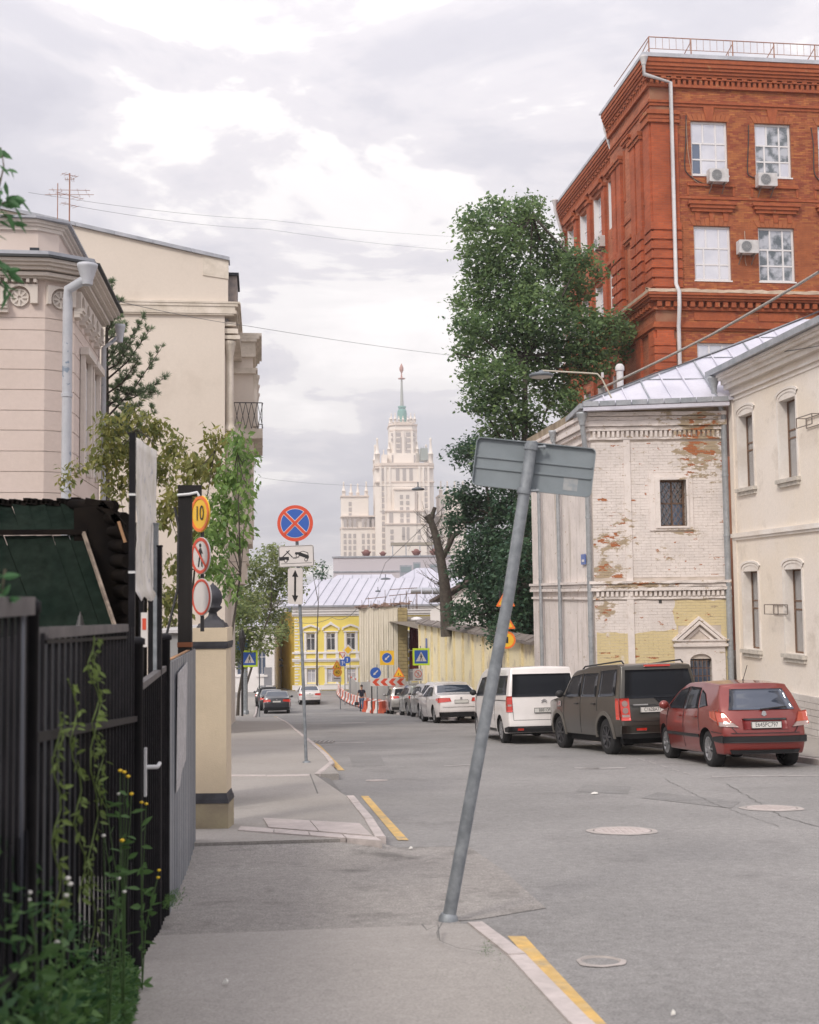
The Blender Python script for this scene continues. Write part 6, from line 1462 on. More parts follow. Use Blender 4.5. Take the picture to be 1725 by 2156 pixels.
        for k, p in enumerate(walker(r*.75)): lay(moved(p, 0, .15*r), S_BLK, 1+k*.2)
        lay(moved(rrect(r*1.05, r*.09, .001), 0, .15*r, 1, -pi/4), S_RED, 3); lay(moved(rrect(r*1.1, r*.1, .005), 0, -.75*r), S_BLK, 1)
    elif kind == 'parking':
        b = base(rrect(r*2, r*2, r*.05), S_BLU); me = text_mesh('P', r*1.9, 'letter'); me.materials.append(S_WHT); inst('letter', me, (0, -.012, 0), (0, 0, 0), b)
    elif kind == 'chevron':
        b = base(rrect(r*2, r*.44, r*.02), S_WHT)
        for k in range(4):
            x = -r*.88+k*r*.46
            lay([(x, 0), (x+.2*r, .20*r), (x+.44*r, .20*r), (x+.24*r, 0), (x+.44*r, -.20*r), (x+.2*r, -.20*r)], S_RED, 1, 'chevron')
    return b
def post(par, z0, z1, r=.03, m=GALV, top=None, x=0, y=.045):
    m_ = MB(); m_.tube([(x, y, z0), (x if top is None else top, y, z1)], r, 12); return m_.build('pole', m, par)
def clamps(par, zs, r=.036, y=.045, m=GALV):
    for z in zs: m_ = MB(); m_.tube([(0, y, z-.02), (0, y, z+.02)], r, 12); m_.box(-.05, .05, 0.006, y, z-.012, z+.012); m_.build('clamp', m, par)
# 1) the no-stopping sign on the pavement: pole leans slightly
pb = G(645, 1606, .1); Yp = pb.y; q = Yp/2450
t = thing('no_stopping_sign', 'blue and red no stopping sign with tow truck plate on a slim grey pole', 'road sign', pb, 0)
top_ = W(622, 1062, Yp)-pb
m_ = MB(); m_.tube([(0, .04, -.15), (top_.x*.35, .04, (1607-1400)*q), (top_.x, .04, top_.z-.1)], .030, 12); m_.build('pole', GALV, t)
m_ = MB(); m_.lathe([(.07, -.02), (.075, .015), (.04, .03)], 12, (0, .04, 0)); m_.build('base_collar', GALV, t)
def at_(u, v): return tuple(W(u, v, Yp)-pb-Vector((0, .035, 0)))
f_ = face(t, 'no_stopping', 37.5*q*1.02, at_(622, 1102)); f_.rotation_euler = (0, 0, radians(-6))
f_ = face(t, 'tow', 37.5*q, at_(624.5, 1171)); f_.rotation_euler = (0, radians(-1.5), radians(-5)); 
f_ = face(t, 'updown', 38*q, at_(622.5, 1234)); f_.rotation_euler = (radians(4), radians(3.5), radians(-30))
for v in (1090, 1160, 1215): m_ = MB(); p = at_(621+(v-1100)*.02, v); m_.tube([(p[0], .04, p[2]-.02), (p[0], .04, p[2]+.02)], .037, 12); m_.build('clamp', GALV, t)
# 2) leaning sign seen from behind
pb = G(944, 1929, .04); Yp = pb.y; q = Yp/2450
t = thing('leaning_sign', 'grey road sign seen from behind on a pole leaning right in the foreground', 'road sign', pb, 0)
def at2(u, v, dy=0.0): return Vector(W(u, v, Yp+dy))-pb
m_ = MB(); rr_ = 14.2*q; tp = at2(1121, 930, -.02); bt = at2(943, 1945)
m_.tube([at2(936, 1990), bt, at2(1004, 1612, -.005), at2(1036, 1440, -.01), at2(1070, 1262, -.015), at2(1098, 1080, -.018), tp], [rr_*.96, rr_*.96, rr_*.92, rr_*.9, rr_*.88, rr_*.88, rr_*.88], 20); m_.build('pole', GALV, t)
# plate behind the pole
c1, c2, c3, c4 = at2(1003, 922, .08), at2(1252, 943, -.05), at2(1247, 1049, -.05), at2(996, 1018, .08)
cen = (c1+c2+c3+c4)/4; ex = ((c2-c1)+(c3-c4))/2; ez = ((c1-c4)+(c2-c3))/2; PW, PH = ex.length, ez.length; ex.normalize(); ey = ez.cross(ex).normalized(); ez = ex.cross(ey)
Mx = Matrix((ex, ey, ez)).transposed().to_4x4()
pl_ = MB(); pl_.prism(rrect(PW, PH, .03), .02, .024); bb = rrect(PW, PH, .03)
for k in range(len(bb)):
    p, r_ = bb[k], bb[(k+1) % len(bb)]; pl_.bar((p[0], .008, p[1]), (r_[0], .008, r_[1]), .006, .028, up=(0, 1, 0))
pl_ = pl_.build('sign_plate', S_GRY, t); pl_.matrix_local = Matrix.Translation(cen+ey*(.0))@Mx
for z in (.035, -.035):
    m_ = MB(); m_.prism([(-PW/2+.01, z-.007), (PW/2-.012, z-.007), (PW/2-.012, z+.007), (-PW/2+.01, z+.007)], .010, .02); m_.build('stiffening_rib', S_GRY, pl_)
m_ = MB(); m_.prism([(.20, -.125), (.29, -.125), (.29, -.035), (.20, -.035)], .0185, .0199); m_.build('sticker', pbr('faded_sticker', (0.36, 0.36, 0.36), .7, (0.24, 0.27, 0.29), scale=25), pl_)
for fr_ in (.985, .905):
    c_ = at2(1119, 942, -.02) if fr_ > .95 else at2(1104, 1034, -.02); d_ = (tp-at2(1098, 1080, -.018)).normalized(); m_ = MB(); m_.tube([c_-d_*.018, c_+d_*.018], rr_*1.05, 16); m_.build('clamp', GALV, t)
    m_ = MB(); s__ = c_+Vector((rr_*1.3, -.01, 0)); m_.tube([s__-Vector((.02, 0, 0)), s__+Vector((.035, -.01, 0))], .009, 8); m_.tube([s__+Vector((.02, 0, 0)), s__+Vector((.03, 0, 0))], .016, 6); m_.build('bolt', GALV, t)
m_ = MB(); m_.lathe([(rr_*1.5, -.03), (rr_*1.35, .0), (rr_*1.0, .02)], 14, (0, 0, 0)); m_.build('base_collar', GALV, t)
# 3) three small round signs on a black pole beside the gate pillar
Yp = 10.75; q = Yp/2450; pb = Vector((W(424, 1500, Yp).x, Yp, gz(Yp)+.1))
t = thing('round_sign_post', 'black post with yellow 10 sign, no pedestrians sign and blank white round sign', 'road sign', pb, 0)
m_ = MB(); m_.tube([(0, .05, W(424, 1330, Yp).z-pb.z), (0, .05, W(424, 1048, Yp).z-pb.z)], 4.2*q, 8); m_.build('pole', BLKP, t)
for v, k, u, lab in ((1082, 'speed10', 422, 'yellow round plate with 10'), (1170, 'no_ped', 423.5, 'white round plate with a crossed out walker'), (1257, 'blank', 425, 'white round plate with a red rim')):
    p = W(u, v, Yp)-pb; f_ = face(t, k, 39*q, tuple(p), lab); f_.rotation_euler = (0, 0, radians(-50)); f_.scale = (1.0, 1, 1)
# 4) far signs
def far_sign(name, label, faces, u, Y, vbase=None, poler=.035, rot=0.0, group=None, cat='road sign', polem=GALV, vtop=None, ub=None):
    x = W(ub or u, 1400, Y).x; z0 = gz(Y); t = thing(name, label, cat, (x, Y, z0), rot, group); q = Y/2450
    for (k, uu, v, rp) in faces:
        p = W(uu, v, Y); f_ = face(t, k, rp*q, (p.x-x, -.05-.002*v, p.z-z0))
    vt = vtop if vtop is not None else min(f[2]-f[3] for f in faces)
    post(t, 0, W(u, vt, Y).z-z0, poler, polem, x=0, y=.05 if not rot else .05); return t
far_sign('crossing_sign', 'lime bordered pedestrian crossing sign on the left pavement by the dark parked cars', [('crossing', 540, 1381, 16.5)], 546, 66)
far_sign('crossing_sign', 'lime bordered pedestrian crossing sign with no pedestrians plate, in front of the yellow wall', [('crossing', 886, 1377, 17), ('info_noped', 880, 1413, 12)], 886, 63, poler=.03)
far_sign('parking_sign', 'blue parking sign half hidden by leaves left of the left crossing sign', [('parking', 524, 1356, 12), ('plate_white', 522, 1377, 8)], 519, 68)
far_sign('detour_sign', 'blue detour arrow on a yellow square above the chevron board', [('arrow_dl_sq', 817, 1380, 12.5)], 817, 74, vtop=1368)
far_sign('detour_sign', 'round blue detour arrow sign left of the chevron board', [('arrow_dl', 794, 1410, 11)], 794, 73.5)
far_sign('roadworks_sign', 'yellow roadworks triangle right above the chevron board', [('works', 841, 1412, 12)], 841, 73.8)
far_sign('temporary_sign_post', 'post with yellow roadworks triangle, round 40 sign and white plate by the grey hoarding', [('works', 715, 1397, 10.5), ('speed40', 716, 1410, 9), ('plate_white', 715, 1424, 9)], 716, 84)
far_sign('priority_sign_post', 'post with yellow priority diamond and round blue arrow sign at the junction', [('priority', 737, 1365, 11), ('arrow_up', 735.5, 1385, 7)], 737, 92)
far_sign('lane_sign', 'small square blue lane sign between the two junction posts', [('lanes', 726, 1391, 6.5), ('giveway', 726, 1374, 8)], 726, 93)
far_sign('warning_sign_post', 'stack of two yellow warning triangles and a round yellow sign behind the leaning pole', [('tri_mark', 1052, 1264, 20), ('tri_plain', 1052, 1308, 20), ('roundyel', 1054, 1341, 17)], 1056, 40.5, polem=BLKP)
# chevron board on two legs
t = thing('chevron_board', 'red and white chevron board on two posts above the plastic barriers', 'road sign', (W(817, 1436, 72.8).x, 72.8, gz(72.8)), 0); q = 72.8/2450
z0 = gz(72.8); face(t, 'chevron', 37*q, (0, -.05, W(817, 1436, 72.8).z-z0))
for u in (783, 828): post(t, 0, W(u, 1432, 72.8).z-z0, .04, BLKP, x=(u-817)*q, y=.02)
# ============================================================ plastic barriers, hoarding, walking man
BRED = pbr('barrier_red_plastic', (0.60, 0.12, 0.06), .5, (0.55, 0.08, 0.04), scale=2, pos=True); BWHT = pbr('barrier_white_plastic', (0.80, 0.76, 0.74), .5, (0.7, 0.66, 0.64), scale=2, pos=True)
def barrier(x, y, rz, m, label, group='red and white plastic road barriers', L=1.0):
    t = thing('road_barrier', label, 'barrier', (x, y, gz(y)), rz, group)
    m_ = MB(); m_.prism([(-.24, .0), (.24, 0), (.24, .14), (.12, .34), (.09, .78), (-.09, .78), (-.12, .34), (-.24, .14)], -L/2, L/2); m_.v = [(yy, x_, z) for x_, yy, z in m_.v]; m_.build('body', m, t)
    m_ = MB(); m_.box(-L/2+.08, L/2-.08, -.255, -.235, .02, .10); m_.build('forklift_slot', DKV, t)
    return t
path = [(806, 1499), (790, 1497), (768, 1492), (748, 1486), (733, 1479), (722, 1472), (715, 1464), (714, 1458)]
P = [G(*p) for p in path]; seg = []; i = 0
tot = sum((P[k+1]-P[k]).length for k in range(len(P)-1)); n = int(tot/1.06)
def along(P, d):
    for k in range(len(P)-1):
        L = (P[k+1]-P[k]).length
        if d <= L or k == len(P)-2: q_ = P[k].lerp(P[k+1], d/L); v_ = P[k+1]-P[k]; return q_, atan2(v_.y, v_.x)
        d -= L
where = ['right beside the walking man', 'just behind the walking man']
for k in range(n):
    q_, a = along(P, (k+.5)*tot/n); m = BWHT if k % 2 else BRED
    ORD = 'first second third fourth fifth sixth seventh eighth ninth tenth eleventh twelfth thirteenth fourteenth fifteenth sixteenth seventeenth eighteenth nineteenth twentieth'.split(); nm_ = ORD[k] if k < 20 else 'twenty-'+ORD[k-20]
    barrier(q_.x, q_.y, a+pi, m, '%s plastic barrier in the curved row behind the man, %s counting away from him' % ('white' if k % 2 else 'red', nm_))
labs = ['red barrier just right of the man in the near group', 'white barrier between the two red ones right of the man', 'red barrier in the middle of the near group', 'white barrier beside the rightmost red one', 'bright red barrier at the right end of the near group']
for k, (u, v) in enumerate(((776, 1499), (785, 1500.5), (793, 1501.5), (801, 1502), (809, 1502))):
    g_ = G(u, v); barrier(g_.x, g_.y, radians(62), BRED if k % 2 == 0 else BWHT, labs[k], L=.9)
HOARD = pbr('grey_hoarding', (0.40, 0.395, 0.375), .8, (0.34, 0.335, 0.32), scale=1, streak=True, pos=True, vary=.05)
hd = thing('construction_hoarding', 'grey sheet construction hoarding curving round the wrapped building', 'fence', (0, 0, 0))
hp = [Vector(p_) for p_ in ((0, 82, 0), (-1.6, 82.3, 0), (-2.7, 86, 0), (-3.6, 92, 0), (-4.6, 98, 0), (-5.7, 107, 0))]
for k in range(len(hp)-1):
    A_, B_ = hp[k], hp[k+1]; L = (Vector((B_.x, B_.y))-Vector((A_.x, A_.y))).length; n = max(1, int(L/1.9))
    for j in range(n):
        a = A_.lerp(B_, j/n); b = A_.lerp(B_, (j+.985)/n); m_ = MB(); m = 14; vs = []
        d = Vector((b.x-a.x, b.y-a.y)).normalized(); nn2 = Vector((d.y, -d.x))
        for i in range(m+1):
            p = a.lerp(b, i/m); o_ = .03*(i % 2); x, y = p.x+nn2.x*o_, p.y+nn2.y*o_; zt2 = max(gz(y)+1.55, W(760, 1436, y).z)
            vs += [(x, y, gz(y)-.1), (x, y, zt2), (x-nn2.x*.05, y-nn2.y*.05, zt2), (x-nn2.x*.05, y-nn2.y*.05, gz(y)-.1)]
        m_.add(vs, [(4*i+r, 4*i+4+r, 4*i+4+(r+1) % 4, 4*i+(r+1) % 4) for i in range(m) for r in range(4)]); m_.build('hoarding_panel', HOARD, hd)
for k in range(16):
    a = hp[1].lerp(hp[-1], k/15); m_ = MB(); m_.lathe([(.05, 0), (.06, .12), (.02, .16)], 6, (a.x, a.y, max(gz(a.y)+1.55, W(760, 1436, a.y).z))); m_.build('hoarding_lamp', S_RED if k % 2 == 0 else BWHT, hd)
# the man
SKIN = pbr('skin', (0.42, 0.22, 0.15), .6); HAIR = pbr('dark_hair', (0.02, 0.015, 0.012), .6); NAVY = pbr('navy_polo', (0.012, 0.014, 0.03), .85); JEAN = pbr('blue_jeans', (0.05, 0.09, 0.17), .85, (0.08, 0.13, 0.22), scale=4); BAG = pbr('dark_bag', (0.015, 0.015, 0.02), .6); SHOE = pbr('dark_shoe', (0.02, 0.02, 0.022), .6)
def skin_body(name, joints, edges, m, parent, levels=1, root=0):
    me = bpy.data.meshes.new(name); me.from_pydata([j[:3] for j in joints], edges, []); o = bpy.data.objects.new(name, me); COL.objects.link(o)
    sk = o.modifiers.new('skin', 'SKIN'); sk.use_smooth_shade = True
    if not me.skin_vertices: bpy.context.view_layer.objects.active = o
    layer = me.skin_vertices[0] if len(me.skin_vertices) else None
    for i, j in enumerate(joints):
        layer.data[i].radius = (j[3], j[4] if len(j) > 4 else j[3]); layer.data[i].use_root = (i == root)
    ss = o.modifiers.new('sub', 'SUBSURF'); ss.levels = levels; ss.render_levels = levels
    bpy.context.view_layer.update(); dg = bpy.context.evaluated_depsgraph_get(); me2 = bpy.data.meshes.new_from_object(o.evaluated_get(dg)); bpy.data.objects.remove(o)
    me2.name = name; me2.materials.clear(); me2.materials.append(m); me2.polygons.foreach_set('use_smooth', [True]*len(me2.polygons))
    return inst(name, me2, parent=parent)
gp = G(762, 1499); man = thing('person', 'man in a dark polo shirt and jeans walking toward the viewer carrying a dark bag', 'person', (gp.x, gp.y, gz(gp.y)), 0)
# facing -y; left leg forward
J = [(0, 0, .93, .13, .10), (0, 0, 1.12, .125, .095), (0, 0, 1.32, .155, .10), (0, 0, 1.45, .10, .08), (0, -.01, 1.52, .052, .052), (0, -.02, 1.60, .075, .085), (0, -.02, 1.70, .082, .095),
     (.17, 0, 1.42, .062), (.25, .03, 1.17, .047), (.29, -.03, .95, .036), (.30, -.05, .87, .034), (-.17, 0, 1.42, .062), (-.26, -.02, 1.17, .047), (-.31, -.10, .97, .036), (-.32, -.12, .89, .034),
     (.09, 0, .86, .088), (.09, -.12, .48, .060), (.09, -.16, .10, .042), (.09, -.30, .04, .040), (-.09, 0, .86, .088), (-.09, .06, .48, .060), (-.085, .24, .13, .042), (-.085, .14, .04, .040)]
E = [(0, 1), (1, 2), (2, 3), (3, 4), (4, 5), (5, 6), (2, 7), (7, 8), (8, 9), (9, 10), (2, 11), (11, 12), (12, 13), (13, 14), (0, 15), (15, 16), (16, 17), (17, 18), (0, 19), (19, 20), (20, 21), (21, 22)]
skin_body('body', J, E, SKIN, man)
skin_body('polo_shirt', [(0, 0, .90, .150, .115), (0, 0, 1.12, .145, .112), (0, 0, 1.32, .172, .118), (0, 0, 1.44, .11, .085), (.17, 0, 1.41, .078), (.225, .02, 1.25, .070), (-.17, 0, 1.41, .078), (-.23, -.01, 1.25, .070)], [(0, 1), (1, 2), (2, 3), (2, 4), (4, 5), (2, 6), (6, 7)], NAVY, man)
skin_body('jeans', [(0, 0, .92, .145, .112), (.09, 0, .85, .100), (.09, -.12, .48, .075), (.09, -.16, .11, .062), (-.09, 0, .85, .100), (-.09, .06, .48, .075), (-.085, .23, .14, .062)], [(0, 1), (1, 2), (2, 3), (0, 4), (4, 5), (5, 6)], JEAN, man)
for x, y, z in ((.09, -.22, 0), (-.085, .20, .03)): m_ = MB(); m_.lathe([(.05, 0), (.055, .03), (.045, .08), (.03, .10)], 10); m_.v = [(x+p[0], y+p[1]*2.2, z+p[2]) for p in m_.v]; m_.build('shoe', SHOE, man)
m_ = MB(); m_.lathe([(.07, 1.66), (.088, 1.70), (.085, 1.76), (.05, 1.80), (.01, 1.81)], 12, (0, .0, 0)); m_.build('hair', HAIR, man)
for x in (-.03, .03): m_ = MB(); m_.lathe([(.004, 1.676), (.01, 1.683), (.004, 1.69)], 6, (x, -.108, 0)); m_.build('eye', HAIR, man)
m_ = MB(); m_.prism([(-.012, 1.64), (.012, 1.64), (.004, 1.675), (-.004, 1.675)], -.13, -.09); m_.build('nose', SKIN, man)
for s in (-1, 1):
    hx, hy, hz = (.305, -.06, .82) if s > 0 else (-.325, -.13, .84)
    m_ = MB()
    for k in range(4): m_.tube([(hx+(k-1.5)*.018, hy, hz+.02), (hx+(k-1.5)*.018, hy-.012, hz-.03), (hx+(k-1.5)*.018, hy-.03, hz-.06+.006*abs(k-1.5))], .009, 6)
    m_.tube([(hx-s*.04, hy, hz+.03), (hx-s*.055, hy-.02, hz-.01)], .010, 6); m_.build('fingers', SKIN, man)
t = thing('handbag', 'small dark bag held in the walking man\'s hand', 'bag', (gp.x-.33, gp.y-.13, gz(gp.y)+.56), 0); m_ = MB(); m_.prism(rrect(.30, .22, .03), -.05, .05); m_.build('bag_body', BAG, t); m_ = MB(); m_.tube([(-.08, 0, .1), (-.05, 0, .25), (.05, 0, .25), (.08, 0, .1)], .012, 6); m_.build('handle', BAG, t)
# ============================================================ lamps and wires
LAMPB = pbr('lamp_grey', (0.13, 0.15, 0.17), .5); CREAMP = pbr('cream_tube', (0.50, 0.46, 0.38), .6)
LY = 31.0; lb = W(1262, 835, LY+.8); t = thing('wall_lamp', 'flat round street lamp on a curved arm over the old brick house corner', 'street lamp', lb, 0)
lr = lambda u, v: tuple(W(u, v, LY)-lb)
m_ = MB(); m_.tube([lr(1288, 838), lr(1275, 812), lr(1268, 798), lr(1258, 787), lr(1245, 786), lr(1175, 782), lr(1140, 780)], .022, 8); m_.build('arm', CREAMP, t)
m_ = MB(); c = lr(1140, 790); m_.lathe([(.30, -.05), (.335, -.02), (.33, .02), (.22, .06), (.08, .09), (.05, .13), (.02, .14)], 28, c); m_.build('lamp_housing', LAMPB, t)
m_ = MB(); m_.lathe([(.26, -.06), (.285, -.051)], 28, c); m_.build('lens', pbr('lamp_lens', (0.35, 0.33, 0.30), .3), t)
m_ = MB(); m_.box(-.03, .03, -.03, .03, 0, .14); m_.v = [(p[0]+lr(1269, 795)[0], p[1]+lr(1269, 795)[1], p[2]+lr(1269, 795)[2]) for p in m_.v]; m_.build('photocell', PIPE, t)
def hang(label, u, v, Y, rpx, name='hanging_lamp', cap=True):
    p = W(u, v, Y); t = thing(name, label, 'street lamp', p, 0, 'lamps hanging over the street'); r = rpx*Y/2450; m_ = MB(); m_.lathe([(r*.8, -.05), (r, -.02), (r*.9, .04), (r*.3, .10)], 20); m_.build('lamp_housing', LAMPB, t); m_ = MB(); m_.tube([(0, 0, .08), (0, 0, .34)], .03, 6); m_.build('hanger', LAMPB, t)
hang('disc lamp hung over the street in front of the high-rise', 880.5, 1030, 55, 14)
hang('disc lamp hung over the yellow house roof', 812, 1219, 85, 11)
hang('small lamp over the yellow house roof, left and lower than the other', 796, 1245, 92, 6)
WIRE = pbr('wire', (0.10, 0.10, 0.11), .6)
def wire(label, pts, r=.01, sag=.0, n=14, m=WIRE, name='cable', grp='wires over the street'):
    m_ = MB(); Q = []
    for i in range(len(pts)-1):
        a, b = Vector(pts[i]), Vector(pts[i+1])
        for k in range(n): t_ = k/n; q_ = a.lerp(b, t_); q_.z -= sag*4*t_*(1-t_); Q.append(q_)
    Q.append(Vector(pts[-1])); m_.tube(Q, r, 5, False); return tag(m_.build(name, m), label, 'cable', grp)
wire('long wire crossing from the pink house over the street toward the big tree', [W(205, 624, 22), W(520, 686, 36), W(950, 748, 52)], .007, .05)
wire('upper faint wire from the left roofs across the sky to the tree', [W(150, 432, 26), W(560, 482, 40), W(985, 528, 55)], .004, .1)
wire('highest faint wire across the sky', [W(60, 405, 26), W(560, 462, 40), W(1010, 500, 55)], .004, .1)
wire('low faint wire right of the cream building reaching the hanging disc lamp', [W(545, 1005, 50), W(700, 1020, 55), W(880, 1024, 55), W(990, 1020, 55)], .005, .05)
wire('thin cable slanting from the bare tree down to the wrapped building', [W(935, 1068, 60), W(812, 1185, 80), W(796, 1225, 90)], .016, 0)
wire('drooping cable over the pale roof of the yellow house', [W(600, 1300, 100), W(700, 1300, 98), W(757, 1275, 82)], .02, .5)
wire('thin cable falling from the hanging disc lamp', [W(880, 1034, 55), W(878, 1120, 60), W(860, 1160, 70)], .008)
wire('thick twisted cable running up right past the pale roof to the stucco building', [W(1725, 572, 26.2), W(1500, 704, 29), W(1272, 815, 31.8)], .035, .02, m=pbr('twisted_cable', (0.22, 0.20, 0.18), .7, (0.4, 0.38, 0.36), scale=30), n=10)
wire('pair of dark cables below the thick one over the stucco cornice', [W(1725, 655, 27), W(1560, 722, 30), W(1380, 785, 32.0), W(1240, 838, 32.4)], .018, .02)
wire('thin cable crossing the stucco wall near its cornice', [W(1725, 728, 26.8), W(1600, 745, 30), W(1560, 758, 32)], .010, .02)
t = thing('street_lantern', 'old style black lantern among leaves above the left parking sign', 'street lamp', W(510, 1372, 62), 0); q = 62/2450; m_ = MB(); m_.lathe([(4*q, 0), (7.5*q, 26*q), (8*q, 28*q), (3*q, 44*q), (1*q, 50*q)], 6); m_.build('lantern', BLKP, t)
m_ = MB(); m_.tube([(0, 0, 0), (0, 0, gz(62)-W(510, 1372, 62).z)], .06, 8); m_.build('pole', BLKP, t)
t = thing('lamp_post', 'plain grey post on the far left pavement beside the parking sign', 'post', (W(517, 1400, 70).x, 70, gz(70)), 0); m_ = MB(); m_.tube([(0, 0, 0), (0, 0, 3.4)], .13, 12); m_.build('shaft', GALV, t); m_ = MB(); m_.lathe([(.2, 0), (.2, .3), (.14, .35)], 12); m_.build('base', GALV, t)
t = thing('guard_rail', 'low pale railing at the pavement edge far left beyond the gate pillar', 'railing', (W(483, 1470, 45).x, 45, gz(45)+.1), TH+pi/2)
for k in range(8):
    m_ = MB(); m_.tube([(k*.9, 0, 0), (k*.9, 0, 1.1)], .03, 6); m_.build('rail_post', PIPE, t)
for z in (1.1, .6): m_ = MB(); m_.tube([(0, 0, z), (6.3, 0, z-.5)], .025, 6); m_.build('rail', PIPE, t)
# ============================================================ left foreground: iron fence, shed, corrugated sheet, pillar
FENM = pbr('black_fence_paint', (0.007, 0.007, 0.009), .55, (0.014, 0.013, 0.016), scale=8, vary=.2, spec=.15); RAILG = pbr('grey_top_rail', (0.065, 0.06, 0.064), .6, (0.12, 0.11, 0.11), scale=8)
AF = -.635
def on_line(u, v=1500, a=AF): # point on the fence line seen at column u -> b
    return WA(u, v, a)[0]
bC, bB_, bA_, bP = on_line(65), on_line(285), on_line(345), on_line(402)
def fz(b, v, u): return WA(u, v, AF)[1]
fence = thing('iron_fence', 'black iron bar fence with round posts overgrown with vines at the left', 'fence', S(AF, bC, 0), TH)
def fpost(b, vtop, u, r, name='post'):
    p = S(AF, b); z1 = fz(b, vtop, u); m_ = MB(); m_.lathe([(r, gz(p.y)-.1), (r, z1-.03), (r*1.25, z1-.03), (r*1.25, z1), (r*.6, z1+.01)], 14, (0, b-bC, 0)); return m_.build(name, FENM, fence)
fpost(bC, 1268, 65, .020); fpost(bB_, 1346, 283, .038); fpost(bA_, 1340, 340, .040)
zr_B = fz(bB_, 1322, 262); zr_C = fz(bC, 1332, 85)
def fbar(y0, y1, z0, z1, x=0.0, w_=.006, name='bar', m=FENM, par=None): m_ = MB(); m_.box(x-w_, x+w_, y0, y1, z0, z1); return m_.build(name, m, par or fence)
L = bB_-bC
bl = on_line(90); br = on_line(263)
m_ = MB(); m_.bar((0, bl-bC, fz(0, 1333, 90)), (0, br-bC, fz(0, 1322, 263)), .03, .035); m_.build('top_rail', RAILG, fence)
m_ = MB(); m_.bar((0, bl-bC, fz(0, 1352, 90)), (0, br-bC, fz(0, 1342, 263)), .02, .012); m_.build('rail', FENM, fence)
for vv in (1540,): m_ = MB(); m_.bar((0, .03, fz(0, vv, 90)), (0, L-.04, fz(0, 1533, 263)), .03, .028); m_.build('rail', FENM, fence)
y = .05
while y < L-.05:
    yy = y; m_ = MB(); b_ = bC+yy; t_ = (b_-bl)/(br-bl); zt_ = fz(0, 1333, 90)*(1-t_)+fz(0, 1322, 263)*t_ if 0 <= t_ else fz(0, 1333, 90)
    m_.box(-.006, .006, yy-.006, yy+.006, gz(S(AF, b_).y)-.05, zt_); m_.build('bar', FENM, fence); y += .115
m_ = MB()
for k in range(8):
    y0 = .12+k*.31; zb0 = gz(S(AF, bC+y0).y)+.1; h = .5; pts = [(0, y0+.12*sin(pi*j/10)*(1 if j < 5 else 1), zb0+h*j/10) for j in range(11)]; m_.tube(pts, .006, 5)
    m_.tube([(0, y0+.24-.12*sin(pi*j/10), zb0+h*j/10) for j in range(11)], .006, 5)
m_.build('scrollwork', FENM, fence)
y = .12
m_ = MB(); m_.box(-.004, .004, .0, .02, gz(2.5)-.3, fz(0, 1272, 55)); m_.build('latch_rod', pbr('steel_rod', (0.13, 0.14, 0.17), .4, metal=.6), fence, (0, -.12, 0))
# nearer leaf of the fence, left of the first post
m_ = MB(); m_.bar((0, -1.6, fz(0, 1274, 20)), (0, -.03, fz(0, 1276, 60)), .03, .05); m_.build('top_rail', RAILG, fence)
y = -1.5
while y < -.04: m_ = MB(); m_.box(-.006, .006, y-.006, y+.006, gz(S(AF, bC+y).y)-.05, fz(0, 1276, 60)); m_.build('bar', FENM, fence); y += .078
for vv in (1700,): m_ = MB(); m_.bar((0, -1.5, -.9), (0, -.03, -.95), .03, .03); m_.build('rail', FENM, fence)
# diamond shaped pickets low in the nearest leaf
for k in range(4): m_ = MB(); y0 = -.45+k*.1; m_.tube([(0.01, y0, -1.6), (0.01, y0+.05, -.62), (0.01, y0+.09, -1.6)], .006, 4); m_.build('pointed_picket', FENM, fence)
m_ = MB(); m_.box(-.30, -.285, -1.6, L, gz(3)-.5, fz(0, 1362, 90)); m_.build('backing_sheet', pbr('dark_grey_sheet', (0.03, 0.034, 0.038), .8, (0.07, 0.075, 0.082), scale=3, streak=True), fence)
# little wicket between the two dark posts
wk = thing('wicket_gate', 'narrow dark wicket door with a white lever handle between two black posts', 'gate', S(AF, bB_, 0), TH); WL = bA_-bB_
m_ = MB(); zt_ = fz(0, 1440, 318)
zt_w = fz(0, 1432, 320)
m_.box(-.012, .012, .09, WL-.05, gz(6.4)-.1, zt_w); m_.build('door_leaf', pbr('dark_mesh_door', (0.018, 0.018, 0.022), .6, (0.035, 0.035, 0.04), scale=30), wk)
m_ = MB(); m_.box(-.02, .02, .08, WL-.03, zt_w, zt_w+.035); m_.build('top_rail', RAILG, wk)
for k in range(14): m_ = MB(); yq = .11+k*(WL-.18)/13; m_.box(.012, .022, yq-.006, yq+.006, gz(6.4)-.1, zt_w); m_.build('slat', FENM, wk)
HND = pbr('white_handle', (0.62, 0.62, 0.62), .4)
hp_ = W(317, 1612, S(AF, bB_+.3).y); m_ = MB(); zh = hp_.z; m_.box(.022, .034, .22, .26, zh-.15, zh+.1); m_.build('handle_plate', HND, wk); m_ = MB(); m_.tube([(.03, .24, zh), (.09, .24, zh), (.09, .36, zh)], .011, 8); m_.build('lever_handle', HND, wk)
